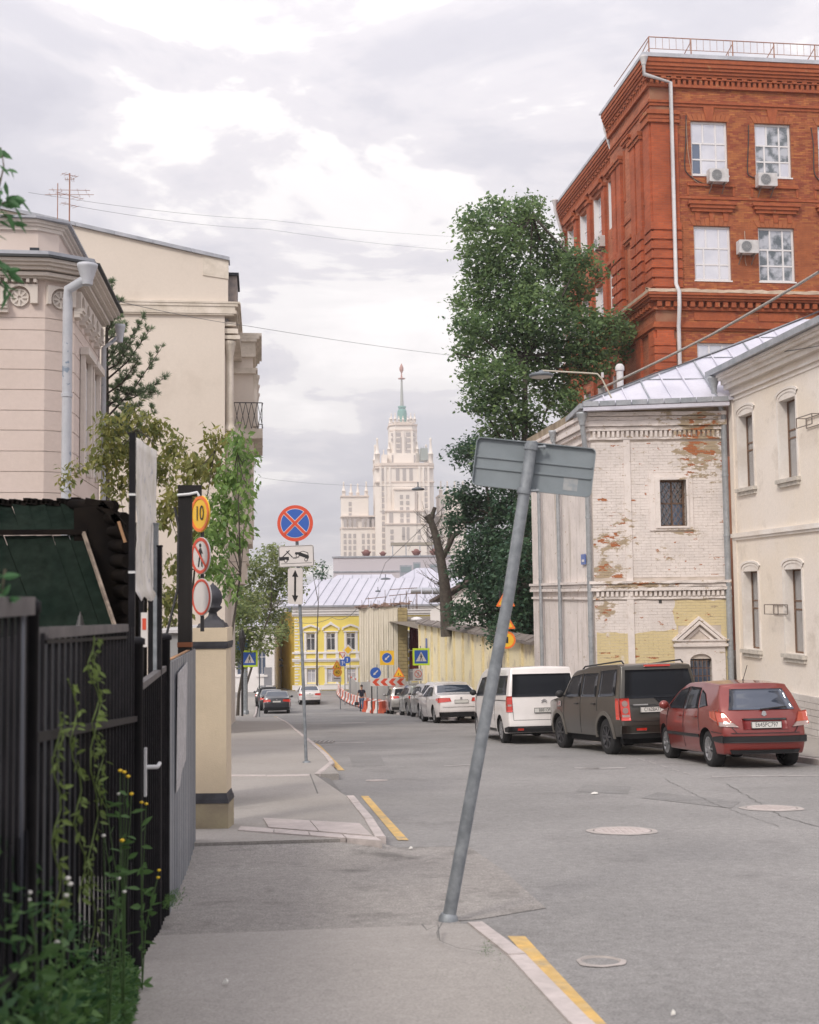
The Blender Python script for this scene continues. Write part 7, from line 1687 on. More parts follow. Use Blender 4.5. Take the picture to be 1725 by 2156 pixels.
# corrugated sheet panel up to the pillar
CORR = pbr('zinc_corrugated_sheet', (0.20, 0.215, 0.24), .45, (0.27, 0.285, 0.31), scale=2, streak=True, metal=.4, vary=.08)
cf = thing('corrugated_fence', 'grey corrugated metal fence panel between the black post and the gate pillar', 'fence', S(AF+.02, bA_+.04, 0), TH); LC = on_line(405)-bA_-.06
m_ = MB(); n = int(LC/.055); vs = []; zc0 = fz(0, 1392, 352); zc1 = fz(0, 1366, 405)
for k in range(n+1):
    y = LC*k/n; x = [0, .018, .018, 0][k % 4]; pw = S(AF, bA_+y); zt_ = WA(352, 1392, AF)[1]+(WA(404, 1367, AF)[1]-WA(352, 1392, AF)[1])*y/LC; vs += [(x, y, gz(pw.y)-.05), (x, y, zt_), (x-.012, y, zt_), (x-.012, y, gz(pw.y)-.05)]
m_.add(vs, [(4*i+r, 4*i+4+r, 4*i+4+(r+1) % 4, 4*i+(r+1) % 4) for i in range(n) for r in range(4)]); m_.build('sheet', CORR, cf)
WOOD = pbr('raw_timber', (0.40, 0.22, 0.11), .85, (0.3, 0.17, 0.09), scale=6, streak=True)
m_ = MB(); m_.bar((-.03, 0, WA(352, 1392, AF)[1]-.02), (-.03, LC, WA(404, 1367, AF)[1]-.02), .03, .05); m_.build('timber_rail', WOOD, cf)
PAPER = pbr('weathered_paper', (0.52, 0.50, 0.50), .9, (0.40, 0.385, 0.38), scale=9, pos=True, stain=(0.25, 0.25, 0.28), smask=(.56, .62), sscale=45)
bn0, bn1 = on_line(372, a=AF+.045), on_line(392, a=AF+.045)
t = thing('paper_notice', 'long torn white notice hung on the corrugated fence', 'notice', S(AF+.045, bn0, 0), TH); z0, z1 = WA(375, 1662, AF+.045)[1], WA(380, 1405, AF+.045)[1]; Lb = bn1-bn0
m_ = MB(); m_.add([(0, 0, z0), (0, Lb*.35, z0-.01), (0, Lb*.5, z0+.06), (0, Lb, z0+.09), (.01, Lb, z1), (.01, 0, z1-.02), (-.004, 0, z0), (-.004, Lb*.35, z0-.01), (-.004, Lb*.5, z0+.06), (-.004, Lb, z0+.09), (.006, Lb, z1), (.006, 0, z1-.02)], [(0, 1, 2, 3, 4, 5), (11, 10, 9, 8, 7, 6)]+[(i, i+6, (i+1) % 6+6, (i+1) % 6) for i in range(6)]); m_.build('sheet', PAPER, t)
# gate pillar with black bands and an urn finial
PILM = pbr('sand_render', (0.60, 0.50, 0.37), .9, (0.55, 0.46, 0.335), scale=1.2, pos=True, bump=.3, bscale=60, vary=.03); PILB = pbr('stained_pillar_foot', (0.35, 0.30, 0.20), .95, (0.24, 0.2, 0.15), scale=3, pos=True, bump=.5, bscale=40)
BLKS = pbr('black_moulding', (0.02, 0.02, 0.025), .6, (0.04, 0.04, 0.05), scale=8, bump=.3, bscale=60)
pg = G(442, 1745, .1); YPl = pg.y; q = YPl/2450; wp = 75*q; pz_ = lambda v: W(442, v, YPl).z
pl = thing('gate_pillar', 'square sand coloured gate pillar with black bands and a dark urn on top', 'pillar', (W(442, 1600, YPl).x, YPl+wp/2, 0), 0)
def sqb(z0, z1, w_, m, name, tap=1.0): m_ = MB(); m_.lathe([(w_/2, z0), (w_/2*tap, z1)], 4); return m_.build(name, m, pl)
zb_ = pz_(1748)-.1
sqb(zb_, pz_(1692), wp*1.02, PILB, 'pillar_foot'); sqb(pz_(1692), pz_(1683), wp*1.05, BLKS, 'base_moulding', .96); sqb(pz_(1683), pz_(1671), wp*.98, BLKS, 'base_moulding', .92); sqb(pz_(1671), pz_(1366), wp*.90, PILM, 'shaft', 1.0)
sqb(pz_(1366), pz_(1360), wp*.96, BLKS, 'necking', 1.03); sqb(pz_(1360), pz_(1351), wp*1.0, BLKS, 'necking', 1.0); sqb(pz_(1351), pz_(1322), wp*.97, PILM, 'capital'); 
sqb(pz_(1322), pz_(1313), wp*.80, BLKS, 'finial_plinth', .85); sqb(pz_(1313), pz_(1306), wp*.62, BLKS, 'finial_plinth', .8)
m_ = MB(); r = 20*q; m_.lathe([(r*.95, pz_(1306)), (r*.5, pz_(1297)), (r*.42, pz_(1290)), (r*.95, pz_(1282)), (r*1.0, pz_(1278)), (r*.8, pz_(1276)), (r*.98, pz_(1268)), (r*1.02, pz_(1258)), (r*.9, pz_(1246)), (r*.5, pz_(1236)), (r*.15, pz_(1230)), (.003, pz_(1226))], 20); m_.build('urn', BLKS, pl)
# tall timber post with bracket at the pillar
tp_ = W(390, 1200, 10.35); t = thing('timber_post', 'tall dark square post with a small top bracket left of the round signs', 'post', (tp_.x, tp_.y, 0), .1); q = 10.35/2450; zt_ = W(390, 1030, 10.35).z
DWOOD = pbr('dark_timber', (0.008, 0.007, 0.007), .9, (0.018, 0.015, 0.014), scale=5, streak=True)
m_ = MB(); m_.box(-14*q, 14*q, -.05, .05, gz(10.4), zt_); m_.build('shaft', DWOOD, t); m_ = MB(); m_.box(-15*q, 34*q, -.04, .04, zt_, zt_+8*q); m_.box(14*q, 34*q, -.04, .04, zt_-14*q, zt_); m_.build('bracket', DWOOD, t)
m_ = MB(); m_.tube([(-15*q, -.06, zt_-14*q), (10*q, -.065, zt_-12*q), (26*q, -.06, zt_-8*q), (30*q, -.06, zt_-16*q)], .014, 6); m_.build('torn_tape', HND, t)
m_ = MB(); m_.box(-15*q, 15*q, -.056, .056, W(390, 1362, 10.35).z, W(390, 1352, 10.35).z); m_.build('rusty_band', pbr('rust_band', (0.2, 0.07, 0.03), .8), t)
wire('black hose hanging beside the timber post', [W(368, 1068, 10.3), W(376, 1110, 10.3), W(374, 1240, 10.3), W(350, 1340, 10.2)], .012, 0, 6, BLKP)
# banner pole and banner
bq = on_line(277, a=AF-.05); Yq = S(AF, bq).y; q = Yq/2450
t = thing('banner_pole', 'tall black square pole carrying the hanging banner', 'post', S(AF-.05, bq, 0), TH); zt_ = W(277, 912, Yq).z; m_ = MB(); m_.box(-6.5*q, 6.5*q, -.02, .02, gz(Yq), zt_); m_.build('shaft', FENM, t)
for v in (1042, 1205): m_ = MB(); zq = W(277, v, Yq).z; m_.box(-7*q, 7*q, -.022, .022, zq-.006, zq+.006); m_.build('wire_tie', HND, t)
BAN = pbr('banner_fabric', (0.74, 0.70, 0.66), .85, (0.56, 0.52, 0.45), scale=5, pos=True, bump=.4, bscale=10, stain=(0.42, 0.41, 0.44), smask=(.58, .64), sscale=16)
b0_, b1_ = on_line(283, a=AF-.05), on_line(328, a=AF-.05); t = thing('hanging_banner', 'crumpled weathered white banner hanging beside the tall black pole', 'banner', S(AF-.05, b0_, 0), TH)
n, m2 = 12, 16; vs = []
for j in range(m2+1):
    for i in range(n+1):
        f, g_ = i/n, j/m2; zt0 = WA(283, 918, AF-.05)[1]*(1-f)+WA(328, 948, AF-.05)[1]*f; zb0 = WA(283, 1266, AF-.05)[1]*(1-f)+WA(326, 1252, AF-.05)[1]*f
        fold = .006*sin(f*9+g_*3)+.006*sin(g_*14+f*2)*g_+.0025*random.uniform(-1, 1)
        vs.append((fold+(.03 if j == m2 else 0), f*(b1_-b0_), zt0+(zb0-zt0)*g_+(.02*sin(f*11) if j == m2 else 0)))
m_ = MB(); m_.add(vs, [(j*(n+1)+i, j*(n+1)+i+1, (j+1)*(n+1)+i+1, (j+1)*(n+1)+i) for j in range(m2) for i in range(n)], True); o_ = m_.build('fabric', BAN, t); so = o_.modifiers.new('thickness', 'SOLIDIFY'); so.thickness = .003
# thin posts and a small sticker plate beyond the banner
for u, v0, v1, lab, m in ((336, 1152, 1345, 'slim black post right of the banner', FENM), (328, 1105, 1340, 'slim grey steel post right of the banner', GALV), (298, 1268, 1350, 'short black post under the banner, left', FENM), (317, 1268, 1440, 'short black post under the banner, right', FENM)):
    Yx = 7.2; p = W(u, v1, Yx); t = thing('slim_post', lab, 'post', (p.x, Yx, 0), 0, 'slim posts by the wicket'); m_ = MB(); q = Yx/2450; m_.box(-4.5*q, 4.5*q, -.015, .015, gz(Yx), W(u, v0, Yx).z); m_.build('shaft', m, t); m_ = MB(); m_.box(-5.5*q, 5.5*q, -.018, .018, W(u, v0, Yx).z, W(u, v0, Yx).z+.012); m_.build('cap', m, t)
t = thing('small_plate', 'small white and red printed plate below the banner', 'sign', W(304, 1324, 6.9), 0); q = 6.9/2450; m_ = MB(); m_.box(-7*q, 7*q, -.003, .003, -38*q, 34*q); m_.build('plate', S_WHT, t); m_ = MB(); m_.box(-4*q, 4*q, -.006, -.003, -2*q, 22*q); m_.build('red_mark', S_RED, t)
t = thing('site_cabin', 'pale grey panel cabin seen between the posts left of the pillar', 'cabin', (W(330, 1360, 13).x, 13, 0), 0); q = 13/2450; m_ = MB(); m_.box(0, 62*q, 0, 2, gz(13), W(330, 1333, 13).z); m_.build('wall', pbr('pale_grey_panel', (0.30, 0.30, 0.30), .7), t); m_ = MB(); m_.box(-.05, 64*q, -.06, 2, W(330, 1333, 13).z, W(330, 1326, 13).z); m_.build('roof_edge', PIPE, t)
# ============================================================ dark plank shed lid / canopy at the left
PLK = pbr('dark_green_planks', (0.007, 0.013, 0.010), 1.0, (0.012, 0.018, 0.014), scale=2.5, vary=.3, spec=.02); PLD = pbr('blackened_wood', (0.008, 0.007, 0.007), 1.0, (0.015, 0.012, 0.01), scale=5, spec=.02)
YS = 8.2; q = YS/2450; sh = thing('plank_canopy', 'tilted dark green plank canopy with a ragged top edge behind the iron fence', 'shed', (W(0, 1300, YS).x, YS, 0), 0)
def sp_(u, v, y=0.0): p = W(u, v, YS+y); return Vector((p.x-W(0, 1300, YS).x, y, p.z))
# planks: top edge from (-40,1058) to (178,1052); bottom from (50,1330) to (244,1318); leaning back at the top
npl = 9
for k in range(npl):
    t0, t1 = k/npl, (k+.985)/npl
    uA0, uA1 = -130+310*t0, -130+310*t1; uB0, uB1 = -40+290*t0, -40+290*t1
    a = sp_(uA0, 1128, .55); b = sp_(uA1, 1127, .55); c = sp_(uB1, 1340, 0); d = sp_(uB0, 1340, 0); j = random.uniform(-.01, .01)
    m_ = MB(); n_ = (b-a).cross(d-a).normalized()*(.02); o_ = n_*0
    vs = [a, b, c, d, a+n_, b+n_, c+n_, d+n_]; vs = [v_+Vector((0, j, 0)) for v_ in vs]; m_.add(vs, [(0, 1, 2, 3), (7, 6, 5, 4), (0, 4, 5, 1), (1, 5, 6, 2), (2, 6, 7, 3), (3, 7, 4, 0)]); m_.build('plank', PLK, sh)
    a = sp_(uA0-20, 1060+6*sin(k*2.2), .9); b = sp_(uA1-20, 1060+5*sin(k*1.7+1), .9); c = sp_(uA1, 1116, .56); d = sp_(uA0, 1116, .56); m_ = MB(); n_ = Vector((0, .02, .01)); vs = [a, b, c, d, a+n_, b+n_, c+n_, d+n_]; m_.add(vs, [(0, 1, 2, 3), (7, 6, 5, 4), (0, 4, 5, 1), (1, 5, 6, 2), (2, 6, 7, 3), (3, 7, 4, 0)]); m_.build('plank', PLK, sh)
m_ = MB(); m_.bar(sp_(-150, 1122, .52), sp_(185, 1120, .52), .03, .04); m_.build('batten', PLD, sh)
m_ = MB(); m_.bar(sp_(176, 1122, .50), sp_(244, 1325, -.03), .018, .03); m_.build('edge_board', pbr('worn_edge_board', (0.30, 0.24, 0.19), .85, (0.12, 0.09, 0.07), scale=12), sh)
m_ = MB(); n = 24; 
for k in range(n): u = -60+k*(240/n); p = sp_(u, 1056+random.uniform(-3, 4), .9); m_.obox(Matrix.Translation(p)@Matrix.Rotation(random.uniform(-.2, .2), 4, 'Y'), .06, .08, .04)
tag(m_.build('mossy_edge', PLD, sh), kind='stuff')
# stacked dark logs / roof behind
lg = thing('log_lean_to', 'blackened log lean-to with rounded beam ends right of the plank canopy', 'shed', (W(180, 1300, YS).x, YS+.4, 0), 0)
def lp(u, v, y=0.0): p = W(u, v, YS+.4+y); return Vector((p.x-W(180, 1300, YS).x, y, p.z))
for (v, u0, u1, r) in ((1066, 172, 240, 13), (1092, 178, 262, 14), (1120, 186, 266, 13), (1150, 196, 268, 14), (1182, 206, 270, 15), (1214, 216, 272, 15), (1246, 224, 272, 15), (1280, 232, 272, 16), (1312, 238, 274, 16)):
    m_ = MB(); m_.tube([lp(u0-40, v-4, .6), lp(u1, v, 0)], r*1.05*q, 10); m_.build('log', PLD, lg)
for (u0, v0, u1, v1) in ((212, 1060, 262, 1110), (240, 1082, 270, 1140), (180, 1055, 240, 1066)):
    m_ = MB(); m_.bar(lp(u0, v0, -.2), lp(u1, v1, -.2), .03, .05); m_.build('roof_board', PLD, lg)
m_ = MB(); m_.bar(lp(250, 1098, -.22), lp(264, 1142, -.22), .02, .02); m_.build('broken_board_end', WOOD, lg)
m_ = MB(); m_.prism([(p_.x, p_.z) for p_ in (lp(150, 1068, .05), lp(232, 1062, .05), lp(262, 1100, .05), lp(272, 1150, .05), lp(274, 1330, .05), lp(150, 1330, .05))], .12, .16); m_.build('end_boarding', PLD, lg)
m_ = MB(); m_.box(0, .14, .7, .9, gz(9)-.2, W(200, 1080, YS).z); m_.build('back_wall', PLD, lg)
m_ = MB(); m_.box(-1.6, .12, .75, .9, gz(9)-.2, W(200, 1130, YS).z); m_.build('side_boarding', PLD, lg)
# a dark finial standing by the fence rail
t = thing('stepped_finial', 'small dark stepped iron finial above the fence rail', 'ornament', W(169, 1330, 7.0), 0); q = 7/2450; m_ = MB()
pr = []
for k, (r, h) in enumerate(((11, 0), (11, 8), (9, 10), (9, 16), (7, 18), (7, 24), (5, 26), (5, 32), (3, 34), (1, 42))): pr.append((r*q, h*q))
m_.lathe(pr, 12); m_.build('finial', BLKP, t); m_ = MB(); m_.tube([(0, 0, -1.2), (0, 0, 0)], .02, 8); m_.build('stem', BLKP, t)
# ============================================================ vehicles
import bmesh
TYRE = pbr('tyre_rubber', (0.016, 0.016, 0.017), .85); ALLOY = pbr('alloy_rim', (0.36, 0.36, 0.37), .35, metal=.7); ALLOYD = pbr('dark_rim', (0.06, 0.06, 0.065), .4, metal=.5)
CGLASS = glassmat('car_glass', (0.012, 0.014, 0.018), 0.0, .02, edge=.10); CGLASSB = glassmat('car_rear_glass_blue', (0.02, 0.03, 0.05), 0.10, .03, edge=.3); PLAS = pbr('black_plastic', (0.018, 0.018, 0.02), .6); UNDER = pbr('dark_underbody', (0.008, 0.008, 0.009), .9)
LRED = pbr('tail_lamp_red', (0.55, 0.03, 0.015), .15, coat=1.0); LORG = pbr('tail_lamp_orange', (0.42, 0.055, 0.022), .15, coat=1.0); LCLR = pbr('tail_lamp_clear', (0.36, 0.26, 0.24), .15, coat=1.0); NPL = pbr('number_plate_white', (0.62, 0.61, 0.58), .5); CHR = pbr('chrome_trim', (0.55, 0.55, 0.56), .2, metal=.9)
def paint(name, c, metal=.2, dirt=.05): return pbr(name, c, .32, tuple(x*.86 for x in c), scale=1.2, coat=.8, metal=metal, stain=tuple(x*.55+.05 for x in c), smask=(.62, .9), sscale=3)
def pl(tab, x):
    if x <= tab[0][0]: return tab[0][1]
    for i in range(len(tab)-1):
        if x <= tab[i+1][0]:
            (a, p), (b, q) = tab[i], tab[i+1]; t = (x-a)/(b-a+1e-9); t2 = t*t*(3-2*t)*.35+t*.65; return p+(q-p)*t2
    return tab[-1][1]
class Car:
    def __init__(s, label, cat, spec, mat, loc, rz, name='parked_car', group=None, detail=True):
        s.sp = spec; s.m = mat; s.W = spec['w']/2
        s.t = thing(name, label, cat, loc, rz, group); slope = (gz(loc[1]+1.5)-gz(loc[1]-1.5))/3
        s.t.rotation_euler = (atan(slope), 0, rz); s.body(); s.wheels()
    def X(s, y, z): return s.W*pl(s.sp['plan'], y)*pl(s.sp['tumb'], z)
    def YR(s, x, z): X_ = max(.3, s.X(pl(s.sp['rear'], z), z)); q = min(1, abs(x)/X_); return pl(s.sp['rear'], z)-s.sp.get('bulge', .07)*(1-q**3)
    def body(s):
        sp = s.sp; ns, nh, nq = 26, 11, 8; bm = bmesh.new(); side = {}
        ss = [0, .015, .05]+[.05+.9*i/(ns-5) for i in range(1, ns-5)]+[.95, .985, 1]; ns = len(ss)-1
        hs = [0, .04, .12, .22, .34, .46, .56, .66, .76, .86, .94, .985, 1]; nh = len(hs)-1
        def pt(i, j):
            y0r, y0f = pl(sp['rear'], 9), pl(sp['front'], 9); S_ = ss[i]
            yt = y0r+(y0f-y0r)*S_; zt = pl(sp['top'], yt); zb = pl(sp['bot'], yt); z = zb+(zt-zb)*hs[j]; y = pl(sp['rear'], z)+(pl(sp['front'], z)-pl(sp['rear'], z))*S_
            return y, z
        P = {}
        def V(k, co):
            if k not in P: P[k] = bm.verts.new(co)
            return P[k]
        qs = [-1, -.97, -.85, -.5, 0, .5, .85, .97, 1]; nq = len(qs)-1
        def sv(sg, i, j):
            y, z = pt(i, j); return V((('s', sg), i, j), (sg*s.X(y, z), y, z))
        def tv(i, q, j):
            if q == 0: return sv(-1, i, j)
            if q == nq: return sv(1, i, j)
            y, z = pt(i, j); cr = (sp.get('crown', .04) if j else 0)*(1-qs[q]**2)
            if i == 0: y2 = s.YR(qs[q]*s.X(y, z), z)
            elif i == ns: y2 = y+.12*(1-abs(qs[q])**3)
            else: y2 = y-(sp.get('bulge', .07)*(1-abs(qs[q])**3)*max(0, 1-ss[i]*6) if j else 0)
            return V(('t', i, q, j), (qs[q]*s.X(y, z), y2, z+cr))
        def ev(i, q, j):
            if j in (0, nh): return tv(i, q, j)
            if q == 0: return sv(-1, i, j)
            if q == nq: return sv(1, i, j)
            y, z = pt(i, j); x = qs[q]*s.X(y, z); y2 = s.YR(x, z) if i == 0 else y+.12*(1-abs(qs[q])**3); return V(('e', i, q, j), (x, y2, z))
        for i in range(ns):
            for j in range(nh):
                bm.faces.new((sv(1, i, j), sv(1, i+1, j), sv(1, i+1, j+1), sv(1, i, j+1))); bm.faces.new((sv(-1, i+1, j), sv(-1, i, j), sv(-1, i, j+1), sv(-1, i+1, j+1)))
            for q in range(nq):
                bm.faces.new((tv(i, q, nh), tv(i, q+1, nh), tv(i+1, q+1, nh), tv(i+1, q, nh))); bm.faces.new((tv(i, q+1, 0), tv(i, q, 0), tv(i+1, q, 0), tv(i+1, q+1, 0)))
        for q in range(nq):
            for j in range(nh):
                bm.faces.new((ev(0, q+1, j), ev(0, q, j), ev(0, q, j+1), ev(0, q+1, j+1))); bm.faces.new((ev(ns, q, j), ev(ns, q+1, j), ev(ns, q+1, j+1), ev(ns, q, j+1)))
        bmesh.ops.recalc_face_normals(bm, faces=bm.faces)
        me = bpy.data.meshes.new('body'); bm.to_mesh(me); bm.free(); me.materials.append(s.m); me.materials.append(UNDER)
        o = bpy.data.objects.new('body', me); COL.objects.link(o); cut = []
        a = o.modifiers.new('s', 'SUBSURF'); a.levels = 1; a.render_levels = 1
        r = sp['wr']*sp.get('arch', 1.17)
        for yw in sp['wheels']:
            c = MB(); c.tube([(-2, yw, sp['wr']+.01), (2, yw, sp['wr']+.01)], r, 36); k = bpy.data.objects.new('c', c.mesh('c', UNDER)); COL.objects.link(k); cut.append(k)
            b = o.modifiers.new('b', 'BOOLEAN'); b.object = k; b.operation = 'DIFFERENCE'; b.solver = 'EXACT'; b.material_mode = 'TRANSFER'
        bpy.context.view_layer.update(); dg = bpy.context.evaluated_depsgraph_get(); m2 = bpy.data.meshes.new_from_object(o.evaluated_get(dg)); m2.name = 'body'
        for k in [o]+cut: bpy.data.objects.remove(k)
        m2.polygons.foreach_set('use_smooth', [True]*len(m2.polygons))
        if hasattr(m2, 'set_sharp_from_angle'): m2.set_sharp_from_angle(angle=radians(38))
        inst('body', m2, parent=s.t)
        c = MB(); c.box(-s.W*.80, s.W*.80, pl(sp['rear'], .5)+.25, pl(sp['front'], .5)-.3, .24, .62); c.build('underbody', UNDER, s.t)
    def wheels(s):
        sp = s.sp; r, ww_ = sp['wr'], .21; tm = MB(); tm.lathe([(r*.66, -ww_/2), (r*.94, -ww_/2), (r, -ww_/2+.03), (r, ww_/2-.03), (r*.94, ww_/2), (r*.66, ww_/2), (r*.66, -ww_/2)], 32, cap=False); tm.v = [(z, x, y) for x, y, z in tm.v]; tme = tm.mesh('wheel', TYRE)
        rm = MB(); R_ = r*.67
        rm.lathe([(R_, -.07), (R_, .06), (R_*.9, .055), (R_*.88, -.05), (R_*.2, -.055), (.01, -.055)], 28, cap=False); 
        for k in range(sp.get('spokes', 7)):
            a = 2*pi*k/sp.get('spokes', 7); rm.bar((cos(a)*R_*.12, sin(a)*R_*.12, .035), (cos(a)*R_*.93, sin(a)*R_*.93, .045), R_*.16, .03, up=(0, 0, 1))
        rm.lathe([(R_*.2, -.05), (R_*.2, .05), (R_*.1, .06)], 12); rm.v = [(z, x, y) for x, y, z in rm.v]; rme = rm.mesh('rim', s.sp.get('rim', ALLOY))
        for yw in sp['wheels']:
            for sg in (-1, 1):
                w_ = inst('wheel', tme, (sg*(s.X(yw, r)-ww_/2-.015), yw, r), (0, 0, 0), s.t); inst('rim', rme, (sg*.045, 0, 0), (0, 0, 0 if sg > 0 else pi), w_)
    def sideq(s, name, A, B, C, D, m, off=.007, sides=(-1, 1), n=6, parent=None, label=None):
        out_ = []
        for sg in sides:
            mb = MB(); vs = []
            for j in range(n+1):
                for i in range(n+1):
                    u, v = i/n, j/n; y = (A[0]*(1-u)+B[0]*u)*(1-v)+(D[0]*(1-u)+C[0]*u)*v; z = (A[1]*(1-u)+B[1]*u)*(1-v)+(D[1]*(1-u)+C[1]*u)*v; vs.append((sg*(s.X(y, z)+off), y, z))
            k = len(vs); back = [(x-sg*(off+.004), y, z) for x, y, z in vs]
            fs = [(j*(n+1)+i, j*(n+1)+i+1, (j+1)*(n+1)+i+1, (j+1)*(n+1)+i) for j in range(n) for i in range(n)]
            rim = [i for i in range(n)]+[i*(n+1)+n for i in range(n)]+[n*(n+1)+n-i for i in range(n)]+[(n-i)*(n+1) for i in range(n)]
            mb.add(vs+back, fs+[(rim[i], rim[(i+1) % len(rim)], rim[(i+1) % len(rim)]+k, rim[i]+k) for i in range(len(rim))], True); out_.append(mb.build(name, m, parent or s.t, label=label))
        return out_
    def rearq(s, name, A, B, C, D, m, off=.008, n=8, parent=None, label=None):
        mb = MB(); vs = []
        for j in range(n+1):
            for i in range(n+1):
                u, v = i/n, j/n; x = s.sp.get('xs', 1)*(A[0]*(1-u)+B[0]*u)*(1-v)+s.sp.get('xs', 1)*(D[0]*(1-u)+C[0]*u)*v; z = (A[1]*(1-u)+B[1]*u)*(1-v)+(D[1]*(1-u)+C[1]*u)*v; vs.append((x, s.YR(x, z)-off, z))
        k = len(vs); back = [(x, y+off+.006, z) for x, y, z in vs]
        fs = [(j*(n+1)+i, j*(n+1)+i+1, (j+1)*(n+1)+i+1, (j+1)*(n+1)+i) for j in range(n) for i in range(n)]
        rim = [i for i in range(n)]+[i*(n+1)+n for i in range(n)]+[n*(n+1)+n-i for i in range(n)]+[(n-i)*(n+1) for i in range(n)]
        mb.add(vs+back, fs+[(rim[i], rim[(i+1) % len(rim)], rim[(i+1) % len(rim)]+k, rim[i]+k) for i in range(len(rim))], True); return mb.build(name, m, parent or s.t, label=label)
    def topq(s, name, y0, y1, x0, x1, m, off=.012, n=8):
        mb = MB(); vs = []
        for j in range(n+1):
            for i in range(n+1):
                y = y0+(y1-y0)*j/n; w_ = x0+(x1-x0)*j/n; q = -1+2*i/n; z = pl(s.sp['top'], y); vs.append((q*w_*s.X(y, z), y, z+s.sp.get('crown', .04)*(1-(q*w_)**2)+off))
        back = [(x, y, z-off-.01) for x, y, z in vs]; k = len(vs)
        fs = [(j*(n+1)+i, j*(n+1)+i+1, (j+1)*(n+1)+i+1, (j+1)*(n+1)+i) for j in range(n) for i in range(n)]
        mb.add(vs, fs, True); return mb.build(name, m, s.t)
    def plate(s, z, txt=None, x=0, w_=.52):
        y = s.YR(x, z)-.02; mb = MB(); mb.prism(moved(rrect(w_, .115, .012), x, z), y-.01, y+.02); p = mb.build('number_plate', NPL, s.t)
        if txt: me = text_mesh(txt, .105, 'plate_characters', .80); me.materials.append(S_BLK); inst('plate_characters', me, (x, y-.012, z), (0, 0, 0), p)
        mb = MB(); 
        for a, b in (((-w_/2, -.057), (w_/2, -.057)), ((-w_/2, .057), (w_/2, .057)), ((-w_/2, -.057), (-w_/2, .057)), ((w_/2, -.057), (w_/2, .057))): mb.bar((x+a[0], y-.01, z+a[1]), (x+b[0], y-.01, z+b[1]), .006, .012)
        mb.build('plate_frame', PLAS, p)
    def mirrors(s, y, z, m=None):
        for sg in (-1, 1):
            X_ = s.X(y, z); mb = MB(); mb.lathe([(.02, -.05), (.085, -.035), (.10, 0), (.085, .045), (.02, .06)], 12, M=Matrix.Translation((sg*(X_+.12), y, z+.06))@Matrix.Rotation(pi/2, 4, 'X')@Matrix.Diagonal((1.0, .85, 1, 1))); mb.bar((sg*(X_-.02), y, z), (sg*(X_+.09), y, z+.04), .05, .03); mb.build('mirror', m or s.m, s.t)
    def handles(s, pts, m=None):
        for y, z in pts:
            for sg in (-1, 1): X_ = s.X(y, z); mb = MB(); mb.box(sg*X_ if sg > 0 else -X_-.035, sg*X_+.035 if sg > 0 else -X_, y-.09, y+.09, z-.014, z+.014); mb.build('door_handle', m or s.m, s.t)
    def seam(s, pts, m=PLAS, r=.006):
        for sg in (-1, 1):
            q = []
            for k in range(len(pts)-1):
                for j in range(6): t = j/6; y = pts[k][0]*(1-t)+pts[k+1][0]*t; z = pts[k][1]*(1-t)+pts[k+1][1]*t; q.append((sg*(s.X(y, z)+.0005), y, z))
            y, z = pts[-1]; q.append((sg*s.X(y, z), y, z)); mb = MB(); mb.tube(q, r, 5, False, False); mb.build('door_seam', m, s.t)
    def rseam(s, pts, m=PLAS, r=.006):
        q = []
        for k in range(len(pts)-1):
            for j in range(8): t = j/8; x = pts[k][0]*(1-t)+pts[k+1][0]*t; z = pts[k][1]*(1-t)+pts[k+1][1]*t; q.append((x, s.YR(x, z)-.001, z))
        x, z = pts[-1]; q.append((x, s.YR(x, z), z)); mb = MB(); mb.tube(q, r, 5, False, False); mb.build('tailgate_seam', m, s.t)
def place(u, v, sx, sy, th):
    """world point of the car's origin so that its local ground point (sx, sy) stands on the road at pixel (u, v)"""
    g_ = G(u, v); c, s_ = cos(th), sin(th); x = g_.x-(c*sx-s_*sy); y = g_.y-(s_*sx+c*sy); return (x, y, gz(y))
def fitc(u, v, Y, sx, sy, th): p = W(u, v, Y); c, s_ = cos(th), sin(th); x = p.x-(c*sx-s_*sy); y = Y-(s_*sx+c*sy); return (x, y, gz(y))
# --- red hatchback
hat = dict(w=1.66, xs=.93, wr=.315, wheels=(-1.27, 1.27), top=[(-1.75, 1.37), (-1.5, 1.42), (-.6, 1.475), (.1, 1.46), (.45, 1.36), (1.15, .98), (1.75, .86), (2.05, .72)], bot=[(-2, .30), (-1.6, .24), (1.8, .22), (2.1, .28)],
           rear=[(.2, -1.84), (.35, -1.93), (.55, -1.97), (.75, -1.93), (.90, -1.86), (1.0, -1.82), (1.25, -1.66), (1.38, -1.56), (9, -1.56)], front=[(.2, 1.95), (.5, 2.05), (.8, 1.98), (1.2, 1.9), (9, 1.9)],
           plan=[(-2, .86), (-1.6, .95), (-.6, 1), (.8, .99), (1.6, .93), (2.1, .74)], tumb=[(.2, .92), (.35, .97), (.6, 1.0), (.85, .985), (.97, .955), (1.2, .86), (1.4, .74), (1.48, .70)], bulge=.13, crown=.03, arch=1.14, spokes=9)
th = radians(4.5); c = Car('dark red hatchback parked nearest on the right, last in the row', 'car', hat, paint('dark_red_paint', (0.22, 0.028, 0.022)), fitc(1487, 1612, 20.6, -.82, -1.27, th), th, group='cars parked along the right kerb')
c.sideq('side_window', (-.05, .99), (.92, .99), (.42, 1.33), (-.05, 1.395), CGLASS); c.sideq('side_window', (-.85, 1.01), (-.12, .99), (-.12, 1.395), (-.72, 1.37), CGLASS)
c.sideq('quarter_window', (-1.28, 1.06), (-.92, 1.02), (-.80, 1.34), (-1.02, 1.27), CGLASS)
c.rearq('rear_window', (-.62, .99), (.62, .99), (.50, 1.34), (-.50, 1.34), CGLASSB); c.topq('windscreen', .5, 1.12, .88, .92, CGLASS)
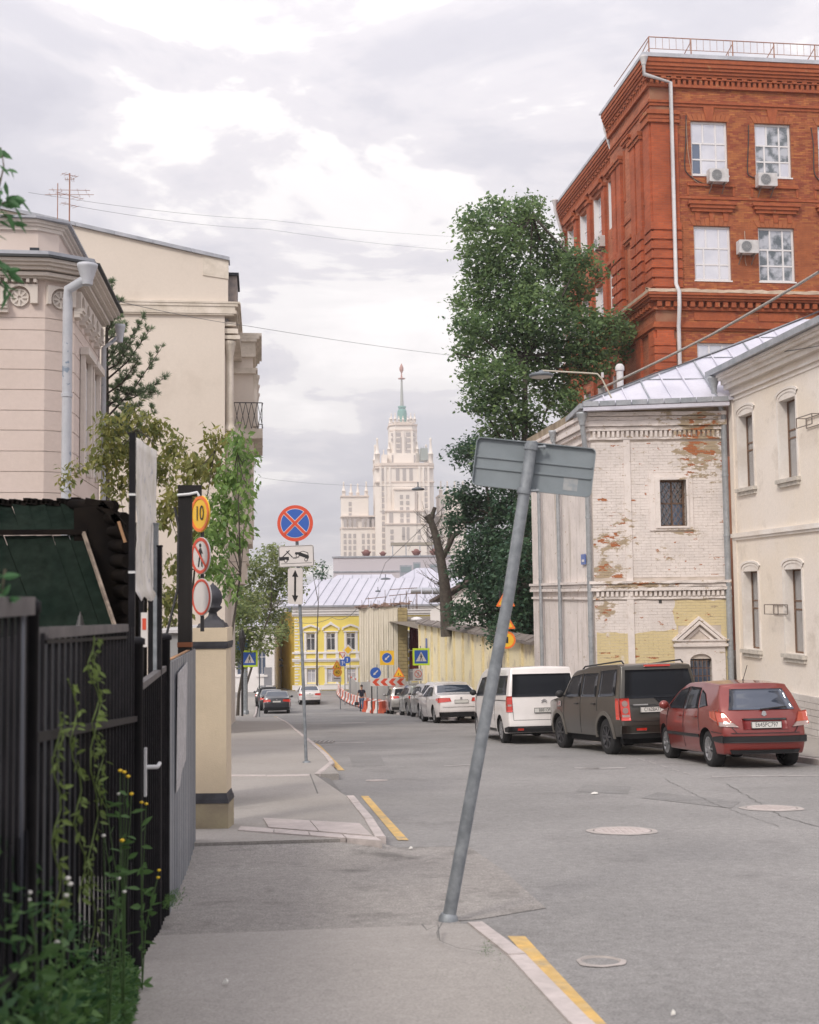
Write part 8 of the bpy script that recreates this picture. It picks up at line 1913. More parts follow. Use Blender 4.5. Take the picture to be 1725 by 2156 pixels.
for sg in (-1, 1):
    c.rearq('tail_light', (sg*.86, .74), (sg*.56, .72), (sg*.70, .95), (sg*.87, .97), LORG, .016); c.rearq('tail_light_lens', (sg*.84, .72), (sg*.50, .70), (sg*.60, .78), (sg*.84, .79), LCLR, .019)
c.sideq('tail_light', (-1.88, .76), (-1.52, .86), (-1.46, .97), (-1.80, .99), LORG, .012)
c.rearq('bumper_strip', (-.79, .44), (.79, .44), (.79, .55), (-.79, .55), PLAS, .014); c.sideq('bumper_strip', (-1.94, .43), (-1.62, .46), (-1.62, .53), (-1.94, .56), PLAS, .012); c.sideq('side_moulding', (-.95, .50), (.95, .50), (.95, .555), (-.95, .555), PLAS, .012)
c.rearq('bumper_bottom', (-.62, .25), (.62, .25), (.66, .32), (-.66, .32), PLAS, .012); c.rearq('plate_recess', (-.42, .66), (.42, .66), (.42, .84), (-.42, .84), pbr('deep_red_shadow_panel', (0.17, 0.012, 0.012), .4), .004); c.plate(.735, 'E645PC797', 0); c.rearq('tailgate_handle', (-.40, .815), (.40, .815), (.40, .845), (-.40, .845), PLAS, .022)
mb = MB(); mb.prism([(-.045, .90), (0, .875), (.045, .90), (.03, .955), (0, .97), (-.03, .955)], c.YR(0, .92)-.018, c.YR(0, .92)); mb.build('emblem', CHR, c.t)
mb = MB(); mb.bar((-.05, c.YR(0, 1.0)-.03, .995), (.42, c.YR(.4, 1.03)-.03, 1.035), .02, .02); mb.build('rear_wiper', PLAS, c.t); mb = MB(); mb.tube([(0, -1.1, 1.49), (.0, -1.35, 1.75)], .006, 5); mb.lathe([(.02, 1.48), (.012, 1.51)], 8, (0, -1.1, 0)); mb.build('aerial', PLAS, c.t)
c.mirrors(.80, .99); c.handles([(-.78, .86), (.12, .86)]); c.seam([(-.09, .30), (-.085, 1.40)]); c.seam([(.98, .36), (.98, .8), (.90, 1.0)]); c.seam([(-.98, .62), (-.90, .95), (-.86, 1.02)]); c.rseam([(-.50, .60), (-.58, .70), (-.50, .72)]); c.rseam([(-.60, .60), (.60, .60)]); c.rseam([(.50, .72), (.58, .70), (.50, .60)]); c.seam([(-1.55, .62), (-1.9, .60)])
# --- brown SUV
suv = dict(w=1.90, wr=.375, wheels=(-1.44, 1.44), top=[(-2.2, 1.80), (-1.9, 1.86), (-.4, 1.86), (-.25, 1.81), (.35, 1.78), (.6, 1.70), (1.12, 1.20), (2.1, 1.10), (2.35, .98)], bot=[(-2.3, .46), (-1.9, .38), (2.2, .38)],
           rear=[(.3, -2.16), (.45, -2.27), (.62, -2.31), (.80, -2.27), (1.1, -2.23), (1.5, -2.18), (1.84, -2.10), (9, -2.10)], front=[(.3, 2.3), (.7, 2.42), (1.1, 2.36), (9, 2.30)],
           plan=[(-2.35, .93), (-2.0, .985), (0, 1), (1.6, .98), (2.1, .93), (2.45, .80)], tumb=[(.3, .96), (.6, 1), (1.0, .99), (1.2, .965), (1.8, .84), (1.9, .82)], bulge=.05, crown=.02, arch=1.16, spokes=8, rim=ALLOYD)
SUVP = paint('bronze_grey_paint', (0.070, 0.064, 0.054), .5); th = radians(12.5)
c = Car('tall bronze brown boxy SUV between the white van and the red hatchback', 'SUV', suv, SUVP, fitc(1281, 1580, 24.6, -.88, -1.44, th), th, group='cars parked along the right kerb')
c.sideq('side_window', (-.02, 1.20), (.98, 1.20), (.62, 1.64), (-.02, 1.70), CGLASS); c.sideq('side_window', (-.98, 1.20), (-.12, 1.20), (-.12, 1.70), (-.98, 1.70), CGLASS); c.sideq('rear_side_window', (-2.02, 1.22), (-1.12, 1.20), (-1.12, 1.74), (-1.95, 1.76), CGLASS)
c.rearq('rear_window', (-.78, 1.16), (.78, 1.16), (.70, 1.74), (-.70, 1.74), CGLASS, .012); c.rearq('rear_window_dip', (-.02, 1.04), (.78, 1.04), (.80, 1.17), (-.16, 1.17), CGLASS, .0121); c.topq('windscreen', .64, 1.08, .92, .93, CGLASS)
for sg in (-1, 1):
    c.rearq('tail_light', (sg*.90, .72), (sg*.70, .72), (sg*.70, 1.17), (sg*.90, 1.17), LRED, .018)
    for z in (.92, 1.06): x = sg*.80; y = c.YR(x, z)-.020; mb = MB(); mb.prism(circ(.062, 20, (x, z)), y-.012, y); mb.build('lamp_lens', LCLR, c.t)
    x = sg*.80; c.rearq('lamp_lens', (sg*.88, .79), (sg*.72, .79), (sg*.72, .84), (sg*.88, .84), LCLR, .021)
c.sideq('tail_light', (-2.24, .74), (-2.10, .74), (-2.06, 1.17), (-2.20, 1.17), LRED, .012)
c.plate(.93, 'C162BA77', -.22); c.rearq('bumper_step', (-.92, .46), (.92, .46), (.92, .62), (-.92, .62), SUVP, .05); c.rearq('bumper_lower', (-.88, .36), (.88, .36), (.90, .46), (-.90, .46), PLAS, .03); c.rearq('reflector', (-.62, .52), (-.40, .52), (-.40, .57), (-.62, .57), LRED, .058); c.rseam([(-.70, 1.02), (-.14, 1.02), (.0, .98), (.72, .98)], r=.008); c.rseam([(-.68, .70), (.68, .70)]); c.rearq('tailgate_trim', (-.64, .985), (-.26, .985), (-.26, 1.0), (-.64, 1.0), PLAS, .012)
for yw in (-1.44, 1.44):
    for sg in (-1, 1):
        n = 16; vs = []
        for k in range(n+1):
            a = -radians(4)+(pi+radians(8))*k/n
            for rr in (.436, .52):
                y, z = yw+cos(a)*rr, .385+sin(a)*rr; vs.append((sg*(c.X(y, z)+.018), y, z)); vs.append((sg*(c.X(y, z)-.01), y, z))
        mb = MB(); mb.add(vs, [(4*k+i, 4*k+4+i, 4*k+4+j, 4*k+j) for k in range(n) for i, j in ((0, 2), (2, 3), (1, 0))]); mb.build('arch_moulding', pbr('dull_brown_arch', (0.11, 0.10, 0.088), .6), c.t)
for sg in (-1, 1): mb = MB(); mb.tube([(sg*.66, -2.0, 1.87), (sg*.66, -1.9, 1.93), (sg*.66, .2, 1.86), (sg*.66, .35, 1.80)], .018, 6); mb.build('roof_rail', PLAS, c.t)
mb = MB(); mb.box(-.28, .28, -2.20, -2.06, 1.80, 1.84); mb.build('brake_light', LRED, c.t); c.mirrors(.98, 1.20, PLAS); c.handles([(-.88, 1.05), (.14, 1.05)], PLAS); c.seam([(-.07, .42), (-.07, 1.72)]); c.seam([(-1.05, .9), (-1.05, 1.76)]); c.seam([(1.02, .6), (1.02, 1.2)]); c.sideq('fender_vent', (1.18, .98), (1.38, .98), (1.38, 1.1), (1.18, 1.1), CHR, .012); c.rearq('brand_strip', (-.62, 1.02), (-.3, 1.02), (-.3, 1.045), (-.62, 1.045), pbr('grey_badge', (0.3, 0.3, 0.3), .4), .012)
# --- white van
van = dict(w=1.92, wr=.335, wheels=(-1.55, 1.63), top=[(-2.35, 1.84), (-2.1, 1.90), (.6, 1.91), (1.1, 1.82), (1.9, 1.22), (2.4, .98), (2.55, .8)], bot=[(-2.4, .34), (-2, .26), (2.4, .24)], rear=[(.2, -2.36), (.4, -2.46), (.55, -2.46), (.62, -2.42), (1.1, -2.40), (1.5, -2.33), (1.9, -2.22), (9, -2.22)],
           front=[(.2, 2.45), (.6, 2.6), (1, 2.5), (1.5, 2.4), (9, 2.35)], plan=[(-2.5, .93), (-2.1, .985), (0, 1), (1.6, .985), (2.2, .90), (2.6, .70)], tumb=[(.2, .95), (.5, 1.0), (1.05, .99), (1.25, .96), (1.75, .86), (1.92, .80)], bulge=.06, crown=.03, arch=1.13, spokes=10)
WVP = paint('white_van_paint', (0.80, 0.76, 0.74), 0); th = radians(8)
c = Car('white van with dark windows parked ahead of the brown SUV', 'van', van, WVP, fitc(1059, 1559, 29.9, -.88, -1.55, th), th, group='cars parked along the right kerb')
for A_ in (((-2.2, 1.22), (-1.05, 1.20), (-1.05, 1.70), (-2.12, 1.70)), ((-.97, 1.20), (.25, 1.20), (.25, 1.70), (-.97, 1.70)), ((.36, 1.18), (1.52, 1.16), (1.02, 1.66), (.36, 1.69))): c.sideq('side_window', *A_, CGLASS)
c.rearq('rear_window', (-.80, 1.17), (.80, 1.17), (.74, 1.73), (-.74, 1.73), CGLASS, .012); c.topq('windscreen', 1.12, 1.88, .9, .92, CGLASS)
for sg in (-1, 1): c.rearq('tail_light', (sg*.94, .80), (sg*.80, .80), (sg*.80, 1.19), (sg*.93, 1.19), LRED, .016); c.rearq('lamp_lens', (sg*.92, .94), (sg*.82, .94), (sg*.82, .99), (sg*.92, .99), LCLR, .020)
c.sideq('tail_light', (-2.42, .80), (-2.27, .80), (-2.25, 1.19), (-2.36, 1.19), LORG, .012); c.plate(.83, 'B881OP', 0); c.rearq('bumper_lower', (-.93, .30), (.93, .30), (.93, .45), (-.93, .45), PLAS, .02); c.sideq('sill_strip', (-1.1, .29), (1.15, .29), (1.15, .36), (-1.1, .36), PLAS, .008); c.sideq('bumper_corner', (-2.42, .30), (-2.05, .30), (-2.08, .40), (-2.40, .45), PLAS, .010); c.rearq('reflector', (-.70, .35), (-.55, .35), (-.55, .40), (-.70, .40), LRED, .03)
c.rseam([(-.78, .60), (-.80, 1.15)]); c.rseam([(.78, .60), (.80, 1.15)]); c.rseam([(-.78, .60), (.78, .60)]); c.seam([(.30, .36), (.30, 1.72)]); c.seam([(-1.01, .36), (-1.01, 1.72)]); c.seam([(-2.25, 1.08), (-1.02, 1.08)], r=.010); c.seam([(1.50, .5), (1.55, 1.16)]); c.mirrors(1.42, 1.20, PLAS); c.handles([(.45, 1.02), (-.85, 1.02)]); mb = MB(); mb.box(-.2, .2, -2.24, -2.15, 1.845, 1.875); mb.build('brake_light', LRED, c.t)
mb = MB()
for z in (1.02, 1.06): mb.bar((-.07, c.YR(0, z)-.014, z), (0, c.YR(0, z)-.016, z+.045), .018, .01); mb.bar((0, c.YR(0, z)-.016, z+.045), (.07, c.YR(0, z)-.014, z), .018, .01)
mb.build('emblem', CHR, c.t)
# --- smaller cars further away
def sedan(label, mat, loc, th, kind='sedan', group=None, glass=CGLASS, plate=True, lamp=LRED, rim=ALLOY):
    if kind == 'sedan': sp = dict(w=1.84, wr=.33, wheels=(-1.38, 1.40), top=[(-2.3, 1.02), (-1.95, 1.06), (-1.55, 1.10), (-.75, 1.40), (-.2, 1.46), (.3, 1.43), (1.15, 1.05), (2.0, .88), (2.35, .72)], rear=[(.2, -2.28), (.45, -2.42), (.7, -2.42), (.95, -2.36), (1.02, -2.33), (9, -2.3)], tumb=[(.2, .93), (.5, 1), (.85, .99), (1.0, .95), (1.4, .76), (1.5, .70)])
    else: sp = dict(w=1.86, wr=.345, wheels=(-1.30, 1.36), top=[(-2.0, 1.52), (-1.7, 1.58), (-.3, 1.64), (.3, 1.60), (1.1, 1.14), (1.9, 1.02), (2.2, .85)], rear=[(.25, -2.05), (.5, -2.17), (.8, -2.17), (1.0, -2.10), (1.25, -2.02), (1.5, -1.86), (9, -1.84)], tumb=[(.2, .93), (.5, 1), (.95, .99), (1.08, .96), (1.5, .80), (1.65, .74)])
    sp.update(bot=[(-2.4, .3), (-1.9, .22), (2.3, .22)], front=[(.2, 2.3), (.55, 2.42), (.9, 2.3), (9, 2.2)], plan=[(-2.45, .86), (-2.0, .965), (-.5, 1), (1.3, .985), (2.4, .76)], bulge=.10, crown=.03, arch=1.12, rim=rim)
    c = Car(label, 'car', sp, mat, loc, th, group=group); sd_ = kind == 'sedan'
    if sd_:
        c.topq('rear_window', -1.52, -.80, .90, .86, glass); c.topq('windscreen', .38, 1.1, .86, .9, CGLASS)
        c.sideq('side_window', (.0, 1.0), (.98, .99), (.30, 1.34), (.0, 1.36), CGLASS); c.sideq('side_window', (-1.15, 1.02), (-.1, 1.0), (-.1, 1.37), (-.75, 1.33), CGLASS); zl = (.76, .94)
    else:
        c.rearq('rear_window', (-.66, 1.10), (.66, 1.10), (.58, 1.48), (-.58, 1.48), glass); c.topq('windscreen', .38, 1.05, .88, .9, CGLASS)
        c.sideq('side_window', (.0, 1.10), (.95, 1.09), (.42, 1.48), (.0, 1.50), CGLASS); c.sideq('side_window', (-.95, 1.12), (-.1, 1.10), (-.1, 1.50), (-.90, 1.48), CGLASS); c.sideq('quarter_window', (-1.55, 1.18), (-1.03, 1.14), (-1.03, 1.46), (-1.4, 1.42), CGLASS); zl = (.90, 1.06)
    for sg in (-1, 1): c.rearq('tail_light', (sg*.88, zl[0]), (sg*.38, zl[0]+.05), (sg*.42, zl[1]), (sg*.86, zl[1]), lamp, .014)
    c.sideq('tail_light', (-2.30 if sd_ else -2.1, zl[0]+.03), (-2.0 if sd_ else -1.75, zl[0]+.1), (-2.0 if sd_ else -1.75, zl[1]-.02), (-2.26 if sd_ else -2.04, zl[1]), lamp, .01)
    c.rearq('bumper_lower', (-.8, .26), (.8, .26), (.84, .42), (-.84, .42), PLAS, .012)
    if plate: c.plate(.80 if sd_ else .74)
    c.mirrors(.82, 1.0 if sd_ else 1.1); c.handles([(-.9, .88), (.1, .88)]); c.seam([(-.05, .3), (-.05, 1.36)]); c.rseam([(-.7, .60), (.7, .60)])
    mb = MB(); mb.prism(circ(.045, 12, (0, zl[1]-.02)), c.YR(0, zl[1])-.02, c.YR(0, zl[1])); mb.build('emblem', CHR, c.t); return c
PWH = paint('pearl_white_paint', (0.80, 0.76, 0.75), 0); PSI = paint('silver_paint', (0.36, 0.35, 0.34), .5); PGR = paint('grey_green_paint', (0.16, 0.17, 0.155), .4); PDK = paint('dark_grey_paint', (0.035, 0.037, 0.045), .4); PBK = paint('black_paint_car', (0.012, 0.012, 0.014), .2)
gk = 'cars parked along the right kerb'
def center(u, Y, th, back=2.4): return fitc(u, 1500, Y, 0, -back, th)
sedan('white sedan parked ahead of the white van, its rear facing the viewer', PWH, center(972, 43.5, radians(9)), radians(9), group=gk, glass=CGLASSB)
sedan('tall white people carrier half hidden behind the white sedan', PWH, center(957, 49.5, radians(9)), radians(9), 'mpv', gk)
sedan('silver crossover tucked in behind the white cars, third from the far end', PSI, center(930, 55.5, radians(9)), radians(9), 'mpv', gk)
sedan('grey green hatch between the silver crossovers in the far row', PGR, center(899, 61.5, radians(9)), radians(9), 'mpv', gk)
sedan('silver crossover at the far end of the row, next to the red barriers', PSI, center(856, 68.5, radians(6)), radians(6), 'mpv', gk)
g2 = 'dark cars parked on the left'
sedan('dark grey sedan parked on the left side, nearest of the left group', PDK, center(583, 76.5, radians(6)), radians(6), 'sedan', g2, glass=CGLASSB)
sedan('dark sedan just behind the nearest left parked car', PBK, center(571, 82.5, radians(6)), radians(6), 'sedan', g2, glass=CGLASSB)
sedan('black car furthest back in the left parked group', PBK, center(562, 88.5, radians(6)), radians(6), 'mpv', g2)
sedan('white sedan driving away in the middle of the far street', PWH, center(653, 93.5, radians(7)), radians(7), 'sedan', None, glass=CGLASSB)
# ============================================================ trees and plants
rng = np.random.default_rng(5)
BARK = pbr('bark', (0.10, 0.085, 0.07), .95, (0.06, 0.05, 0.042), scale=6, pos=True, bump=1, bscale=20); TWIG = pbr('twig', (0.10, 0.085, 0.06), .9)
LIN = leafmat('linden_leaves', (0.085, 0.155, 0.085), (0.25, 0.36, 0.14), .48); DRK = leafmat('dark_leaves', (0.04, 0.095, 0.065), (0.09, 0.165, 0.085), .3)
OLV = leafmat('olive_leaves', (0.13, 0.17, 0.06), (0.32, 0.30, 0.09), .45); BRT = leafmat('bright_leaves', (0.09, 0.18, 0.06), (0.26, 0.38, 0.11), .45); STR = leafmat('street_tree_leaves', (0.13, 0.19, 0.08), (0.34, 0.38, 0.15), .45); NDL = leafmat('pine_needles', (0.12, 0.18, 0.11), (0.22, 0.29, 0.15), .3); VIN = leafmat('vine_leaves', (0.06, 0.13, 0.04), (0.24, 0.30, 0.08), .4); WED = leafmat('weed_leaves', (0.04, 0.11, 0.05), (0.15, 0.27, 0.08), .4)
def leafmesh(name, C_, D_, Nn, Ln, Wd, m):
    """C_ leaf base points, D_ directions, Nn normals -> folded four point leaves"""
    n = len(C_); D_ = D_/np.linalg.norm(D_, axis=1, keepdims=True); S_ = np.cross(D_, Nn); S_ /= np.linalg.norm(S_, axis=1, keepdims=True)+1e-9; N2 = np.cross(S_, D_)
    Ln = Ln.reshape(-1, 1); Wd = Wd.reshape(-1, 1)
    v = np.stack([C_, C_+D_*Ln*.45+S_*Wd*.5+N2*Wd*.15, C_+D_*Ln, C_+D_*Ln*.45-S_*Wd*.5+N2*Wd*.15], 1).reshape(-1, 3).astype(np.float32)
    me = bpy.data.meshes.new(name); me.vertices.add(4*n); me.vertices.foreach_set('co', v.ravel()); me.loops.add(4*n); me.loops.foreach_set('vertex_index', np.arange(4*n, dtype=np.int32)); me.polygons.add(n)
    me.polygons.foreach_set('loop_start', np.arange(0, 4*n, 4, dtype=np.int32)); me.polygons.foreach_set('loop_total', np.full(n, 4, dtype=np.int32)); me.update(calc_edges=True); me.materials.append(m); return me
def crown(blobs, ncl, per, L, wr=.5, sig=.3, hang=0.0, flat=.6, shell=.35):
    """blobs (centre, radius): leaf clusters near the outside of every blob, leaves strewn round each cluster"""
    Cs, Rs = [], []
    for c, r in blobs:
        k = max(3, int(ncl*(r**2)))
        d = rng.normal(size=(k, 3)); d /= np.linalg.norm(d, axis=1, keepdims=True); rad = r*(shell+(1-shell)*rng.random((k, 1))**.5)*(1+.12*rng.normal(size=(k, 1)))
        Cs.append(np.array(c)+d*rad*np.array([1, 1, .9])); Rs.append(np.full(k, r))
    C0 = np.concatenate(Cs); K = len(C0); C_ = np.repeat(C0, per, 0)+rng.normal(size=(K*per, 3))*sig*np.array([1, 1, flat])
    n = len(C_); D_ = rng.normal(size=(n, 3)); D_[:, 2] = D_[:, 2]*.5-hang; Nn = rng.normal(size=(n, 3))*.6; Nn[:, 2] += 1.0
    ln = L*(.45+.95*rng.random(n)**1.3); return C_, D_, Nn, ln, ln*wr
def px_blobs(lst, Y, dy=1.5): return [(W(u, v, Y+dy*((i*37) % 11-5)/5), r*Y/2450) for i, (u, v, r) in enumerate(lst)]
def tree(name, label, cat, blobs, base, m, L, ncl, per, sig, hang=0., wr=.55, trunk=.25, group=None, lean=None, kind=None, flat=.6):
    base = Vector(base); t = thing(name, label, cat, base, 0, group); bl = [(Vector(c)-base, r) for c, r in blobs]
    top = max(bl, key=lambda b: b[0].z)[0]; mid = Vector((sum(b[0].x for b in bl)/len(bl), sum(b[0].y for b in bl)/len(bl), 0))
    H = top.z; pts = [Vector((0, 0, -.2)), Vector((mid.x*.1, mid.y*.1, H*.18)), Vector((mid.x*.5, mid.y*.5, H*.42)), Vector((mid.x*.9+.1, mid.y, H*.65)), top*.97]
    tb = MB(); tb.tube(pts, [trunk*1.25, trunk, trunk*.75, trunk*.5, trunk*.12], 10); tb.build('trunk', BARK, t)
    lb = MB()
    for c, r in bl:
        k = min(range(len(pts)), key=lambda i: abs(pts[i].z-(c.z-r*1.1))); s_ = pts[k]
        mdl = s_.lerp(c, .5)+Vector((0, 0, -.06*H*.3)); rr = trunk*.32; lb.tube([s_, mdl, c, c+(c-s_).normalized()*r*.6], [rr, rr*.7, rr*.4, rr*.12], 6)
        for _ in range(4): d = Vector(rng.normal(size=3)).normalized(); lb.tube([c, c+d*r*.5+Vector((0, 0, .05*r)), c+d*r*.95], [rr*.3, rr*.2, rr*.08], 4)
    tag(lb.build('limbs', BARK, t), kind='stuff')
    a = crown([(tuple(c), r) for c, r in bl], ncl, per, L, wr, sig, hang, flat); inst('crown', leafmesh('crown', *a[:3], a[3], a[4], m), parent=t)['kind'] = 'stuff'
    return t
up = [(1000, 468, 30), (975, 485, 14), (1048, 448, 36), (1100, 440, 30), (1122, 425, 14), (1118, 490, 48), (1062, 515, 50), (1020, 560, 42), (1160, 555, 55), (1085, 595, 60), (1010, 625, 48), (1222, 545, 34), (1258, 570, 16), (1205, 620, 50), (1130, 660, 62), (1045, 690, 65), (985, 730, 30), (1270, 690, 44), (1318, 695, 24), (1300, 740, 26), (1205, 710, 62), (1125, 750, 62), (1045, 785, 55), (1245, 765, 42), (1165, 820, 52), (1065, 850, 52), (1105, 895, 42), (1035, 905, 28), (1205, 850, 30), (965, 745, 12), (970, 640, 18), (1008, 845, 34), (1002, 792, 28), (985, 685, 34), (1040, 940, 30), (1000, 520, 30)]
tree('linden_tree', 'big green tree rising in front of the red brick building', 'tree', px_blobs(up, 50, 1.6), (W(1110, 1300, 50).x, 50, -2.6), LIN, .20, 112, 14, .26, .25, .65, .20)
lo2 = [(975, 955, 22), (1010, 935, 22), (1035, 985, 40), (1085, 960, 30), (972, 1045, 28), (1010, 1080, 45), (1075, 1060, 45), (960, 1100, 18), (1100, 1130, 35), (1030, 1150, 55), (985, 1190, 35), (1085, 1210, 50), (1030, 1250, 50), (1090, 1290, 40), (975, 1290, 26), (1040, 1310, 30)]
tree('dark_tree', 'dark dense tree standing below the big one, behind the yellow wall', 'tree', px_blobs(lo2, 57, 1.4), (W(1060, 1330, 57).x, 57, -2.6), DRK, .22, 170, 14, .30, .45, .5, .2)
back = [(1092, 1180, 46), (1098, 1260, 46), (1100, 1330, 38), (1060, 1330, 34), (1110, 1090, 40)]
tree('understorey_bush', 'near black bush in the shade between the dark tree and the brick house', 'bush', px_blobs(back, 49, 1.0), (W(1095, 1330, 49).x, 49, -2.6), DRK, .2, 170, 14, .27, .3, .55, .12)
for lab, lst, Y, base, m in (('loose pale green street tree over the parked cars on the left', [(575, 1165, 22), (540, 1195, 30), (600, 1205, 32), (640, 1190, 14), (505, 1230, 30), (565, 1245, 34), (620, 1240, 20), (520, 1285, 34), (575, 1300, 28), (600, 1325, 12)], 74, 512, STR),
                             ('lower street tree with darker leaves beside the gate pillar', [(492, 1330, 28), (535, 1345, 26), (505, 1385, 20), (560, 1365, 12), (488, 1290, 24), (570, 1330, 14), (520, 1290, 26), (500, 1255, 18), (540, 1262, 22), (485, 1370, 22), (590, 1345, 10)], 64, 500, STR), ('dark green tree tip above the yellow house roof', [(680, 1190, 10), (672, 1210, 14), (652, 1165, 8)], 108, 668, DRK)):
    tree('street_tree', lab, 'tree', px_blobs(lst, Y, 1.2), (W(base, 1500, Y).x, Y, gz(Y)), m, .23 if Y < 100 else .3, 125 if Y < 100 else 40, 10, .27, .45, .55, .08, 'street trees on the left')
# drooping leafy shrubs behind the fence
s1 = [(235, 895, 26), (290, 880, 24), (330, 905, 26), (225, 950, 36), (285, 965, 36), (340, 985, 30), (375, 940, 24), (165, 985, 14), (135, 1010, 14), (250, 1020, 30)]
s2 = [(400, 985, 28), (455, 925, 22), (440, 985, 30), (385, 1050, 30), (350, 1070, 28), (410, 1120, 32), (375, 1180, 28), (350, 1260, 30), (365, 1320, 28)]
s3 = [(500, 930, 22), (520, 965, 22), (490, 1000, 32), (525, 1030, 16), (470, 1060, 36), (515, 1085, 18), (460, 1125, 34), (500, 1130, 18), (450, 1190, 28), (475, 1230, 22)]
for lab, lst, Y, u, m, hg in (('olive and rust tinged shrub in front of the pink house', s1, 14.5, 250, OLV, 1.1), ('green shrub behind the banner and the timber post', s2, 14, 395, OLV, 1.2), ('fresh green drooping shrub right behind the round signs', s3, 13.5, 470, BRT, 1.3)):
    tree('tall_shrub', lab, 'shrub', px_blobs(lst, Y, .35), (W(u, 1500, Y).x, Y, gz(Y)), m, .10, 850, 10, .06, hg, .44, .022, 'leafy shrubs behind the left fence', flat=1.1)
# pine: upswept branches with tufts of needles
pt_ = W(225, 1400, 24); t = thing('pine_tree', 'sparse pine with upswept tufted branches against the cream gable', 'tree', (pt_.x, 24, -3.5), 0); q = 24/2450
def pp(u, v, y=0): p = W(u, v, 24+y); return Vector((p.x-pt_.x, y, p.z+3.5))
mb = MB(); mb.tube([Vector((0, 0, 0)), pp(222, 1000), pp(224, 800), pp(226, 590)], [.12, .09, .05, .012], 8); mb.build('trunk', BARK, t)
Cn = []; Dn = []; bb = MB()
for k, (u0, v0, u1, v1) in enumerate(((224, 960, 300, 905), (224, 930, 318, 870), (224, 900, 298, 845), (224, 880, 335, 740), (224, 850, 340, 800), (224, 830, 290, 760), (224, 800, 312, 700), (224, 770, 300, 672), (224, 760, 262, 690), (224, 720, 255, 668), (224, 680, 228, 600), (224, 940, 262, 890), (224, 860, 262, 800), (224, 810, 330, 830), (224, 900, 330, 915), (224, 780, 270, 730), (224, 700, 246, 640), (224, 870, 180, 800), (224, 960, 280, 950), (224, 900, 265, 860))):
    y = (k % 5-2)*.35; a, b = pp(u0, v0), pp(u1, v1, y); bb.tube([a, a.lerp(b, .5)+Vector((0, 0, -.12)), b], [.025, .015, .006], 5)
    for j in range(8):
        f = .22+.78*j/7; c = a.lerp(b, f)+Vector((0, 0, -.45*f*(1-f))); d0 = (b-a).normalized()
        for s_ in range(3 if f > .4 else 2):
            tip = c+Vector((random.uniform(-.12, .12), random.uniform(-.12, .12), random.uniform(-.02, .16))); bb.tube([c, tip], .005, 3, False)
            for i in range(32): f2 = random.random(); Cn.append(tip.lerp(c, .5*f2)); Dn.append(d0*.5+Vector((random.gauss(0, .6), random.gauss(0, .6), .45+random.gauss(0, .5))))
bb.build('branches', BARK, t)['kind'] = 'stuff'; Cn = np.array(Cn); Dn = np.array(Dn); n = len(Cn); inst('needles', leafmesh('needles', Cn, Dn, rng.normal(size=(n, 3)), np.full(n, .115), np.full(n, .013), NDL), parent=t)['kind'] = 'stuff'
# pruned bare tree
tb_ = W(943, 1315, 62); t = thing('bare_tree', 'pruned leafless tree with sawn stubs in front of the high-rise', 'tree', (tb_.x, 62, tb_.z-.8), 0); q = 62/2450
def bp2(u, v, y=0): p = W(u, v, 62+y); return Vector((p.x-tb_.x, y, p.z-tb_.z+.8))
mb = MB(); mb.tube([bp2(945, 1340), bp2(941, 1280), bp2(936, 1225), bp2(928, 1175), bp2(918, 1128), bp2(908, 1098), bp2(900, 1085)], [.42, .36, .28, .24, .20, .18, .20], 10); mb.build('trunk', BARK, t)
for pts, r in (((( 908, 1098), (912, 1080), (916, 1068)), .13), (((930, 1180), (945, 1150), (955, 1128), (968, 1120)), .15), (((945, 1150), (949, 1105), (955, 1085)), .1), (((920, 1135), (908, 1130)), .08), (((937, 1230), (950, 1215), (985, 1208)), .06), (((936, 1245), (922, 1225)), .07)):
    mb = MB(); mb.tube([bp2(*p) for p in pts], [r*(1-.3*i/len(pts)) for i in range(len(pts))], 8); mb.build('stub', BARK, t)
mb = MB(); random.seed(3)
for k in range(70):
    v = random.uniform(1100, 1300); u = 908+(v-1090)*.16; p = bp2(u, v); sg = random.choice((-1, 1)); L = random.uniform(.7, 1.8); a = random.uniform(.3, 1.3); pts = [p]; d = Vector((sg*cos(a), random.uniform(-.4, .4), sin(a)*.8))
    for j in range(4): p = p+d*L/4; d = (d+Vector((random.uniform(-.3, .3), random.uniform(-.3, .3), random.uniform(-.1, .35)))).normalized(); pts.append(p)
    mb.tube(pts, [.022, .018, .014, .01, .006], 4, False)
    for j in (2, 3): mb.tube([pts[j], pts[j]+Vector((random.uniform(-.4, .4), 0, random.uniform(0, .4)))], .007, 3, False)
mb.build('twigs', TWIG, t)['kind'] = 'stuff'
# single large leaves of the branch reaching in at the upper left
lm = MB(); lm.add([(0, 0, 0), (.016, .004, .03), (.012, .002, .058), (0, -.003, .085), (-.012, .002, .058), (-.016, .004, .03), (0, -.002, .045)], [(0, 1, 6), (1, 2, 6), (2, 3, 6), (3, 4, 6), (4, 5, 6), (5, 0, 6)]); LM = {k: lm.mesh('leaf', k) for k in (BRT, WED, VIN)}
def leafat(par, p, d, s=1.0, m=BRT, roll=None):
    o = inst('leaf', LM[m], p, (0, 0, 0), par, (s, s, s)); o.rotation_euler = (Vector(d).to_track_quat('Z', 'Y')@Vector((0, 0, 1)).rotation_difference(Vector((0, 0, 1)))).to_euler(); o.rotation_euler.rotate_axis('Z', random.uniform(-1.6, 1.6)); return o
BL = leafmat('near_leaves', (0.045, 0.13, 0.06), (0.09, 0.20, 0.08), .35); LM[BL] = lm.mesh('leaf', BL)
bbase = W(-60, 560, 4.2); t = thing('overhanging_branch', 'leafy twigs reaching into the picture at the upper left edge', 'branch', bbase, 0)
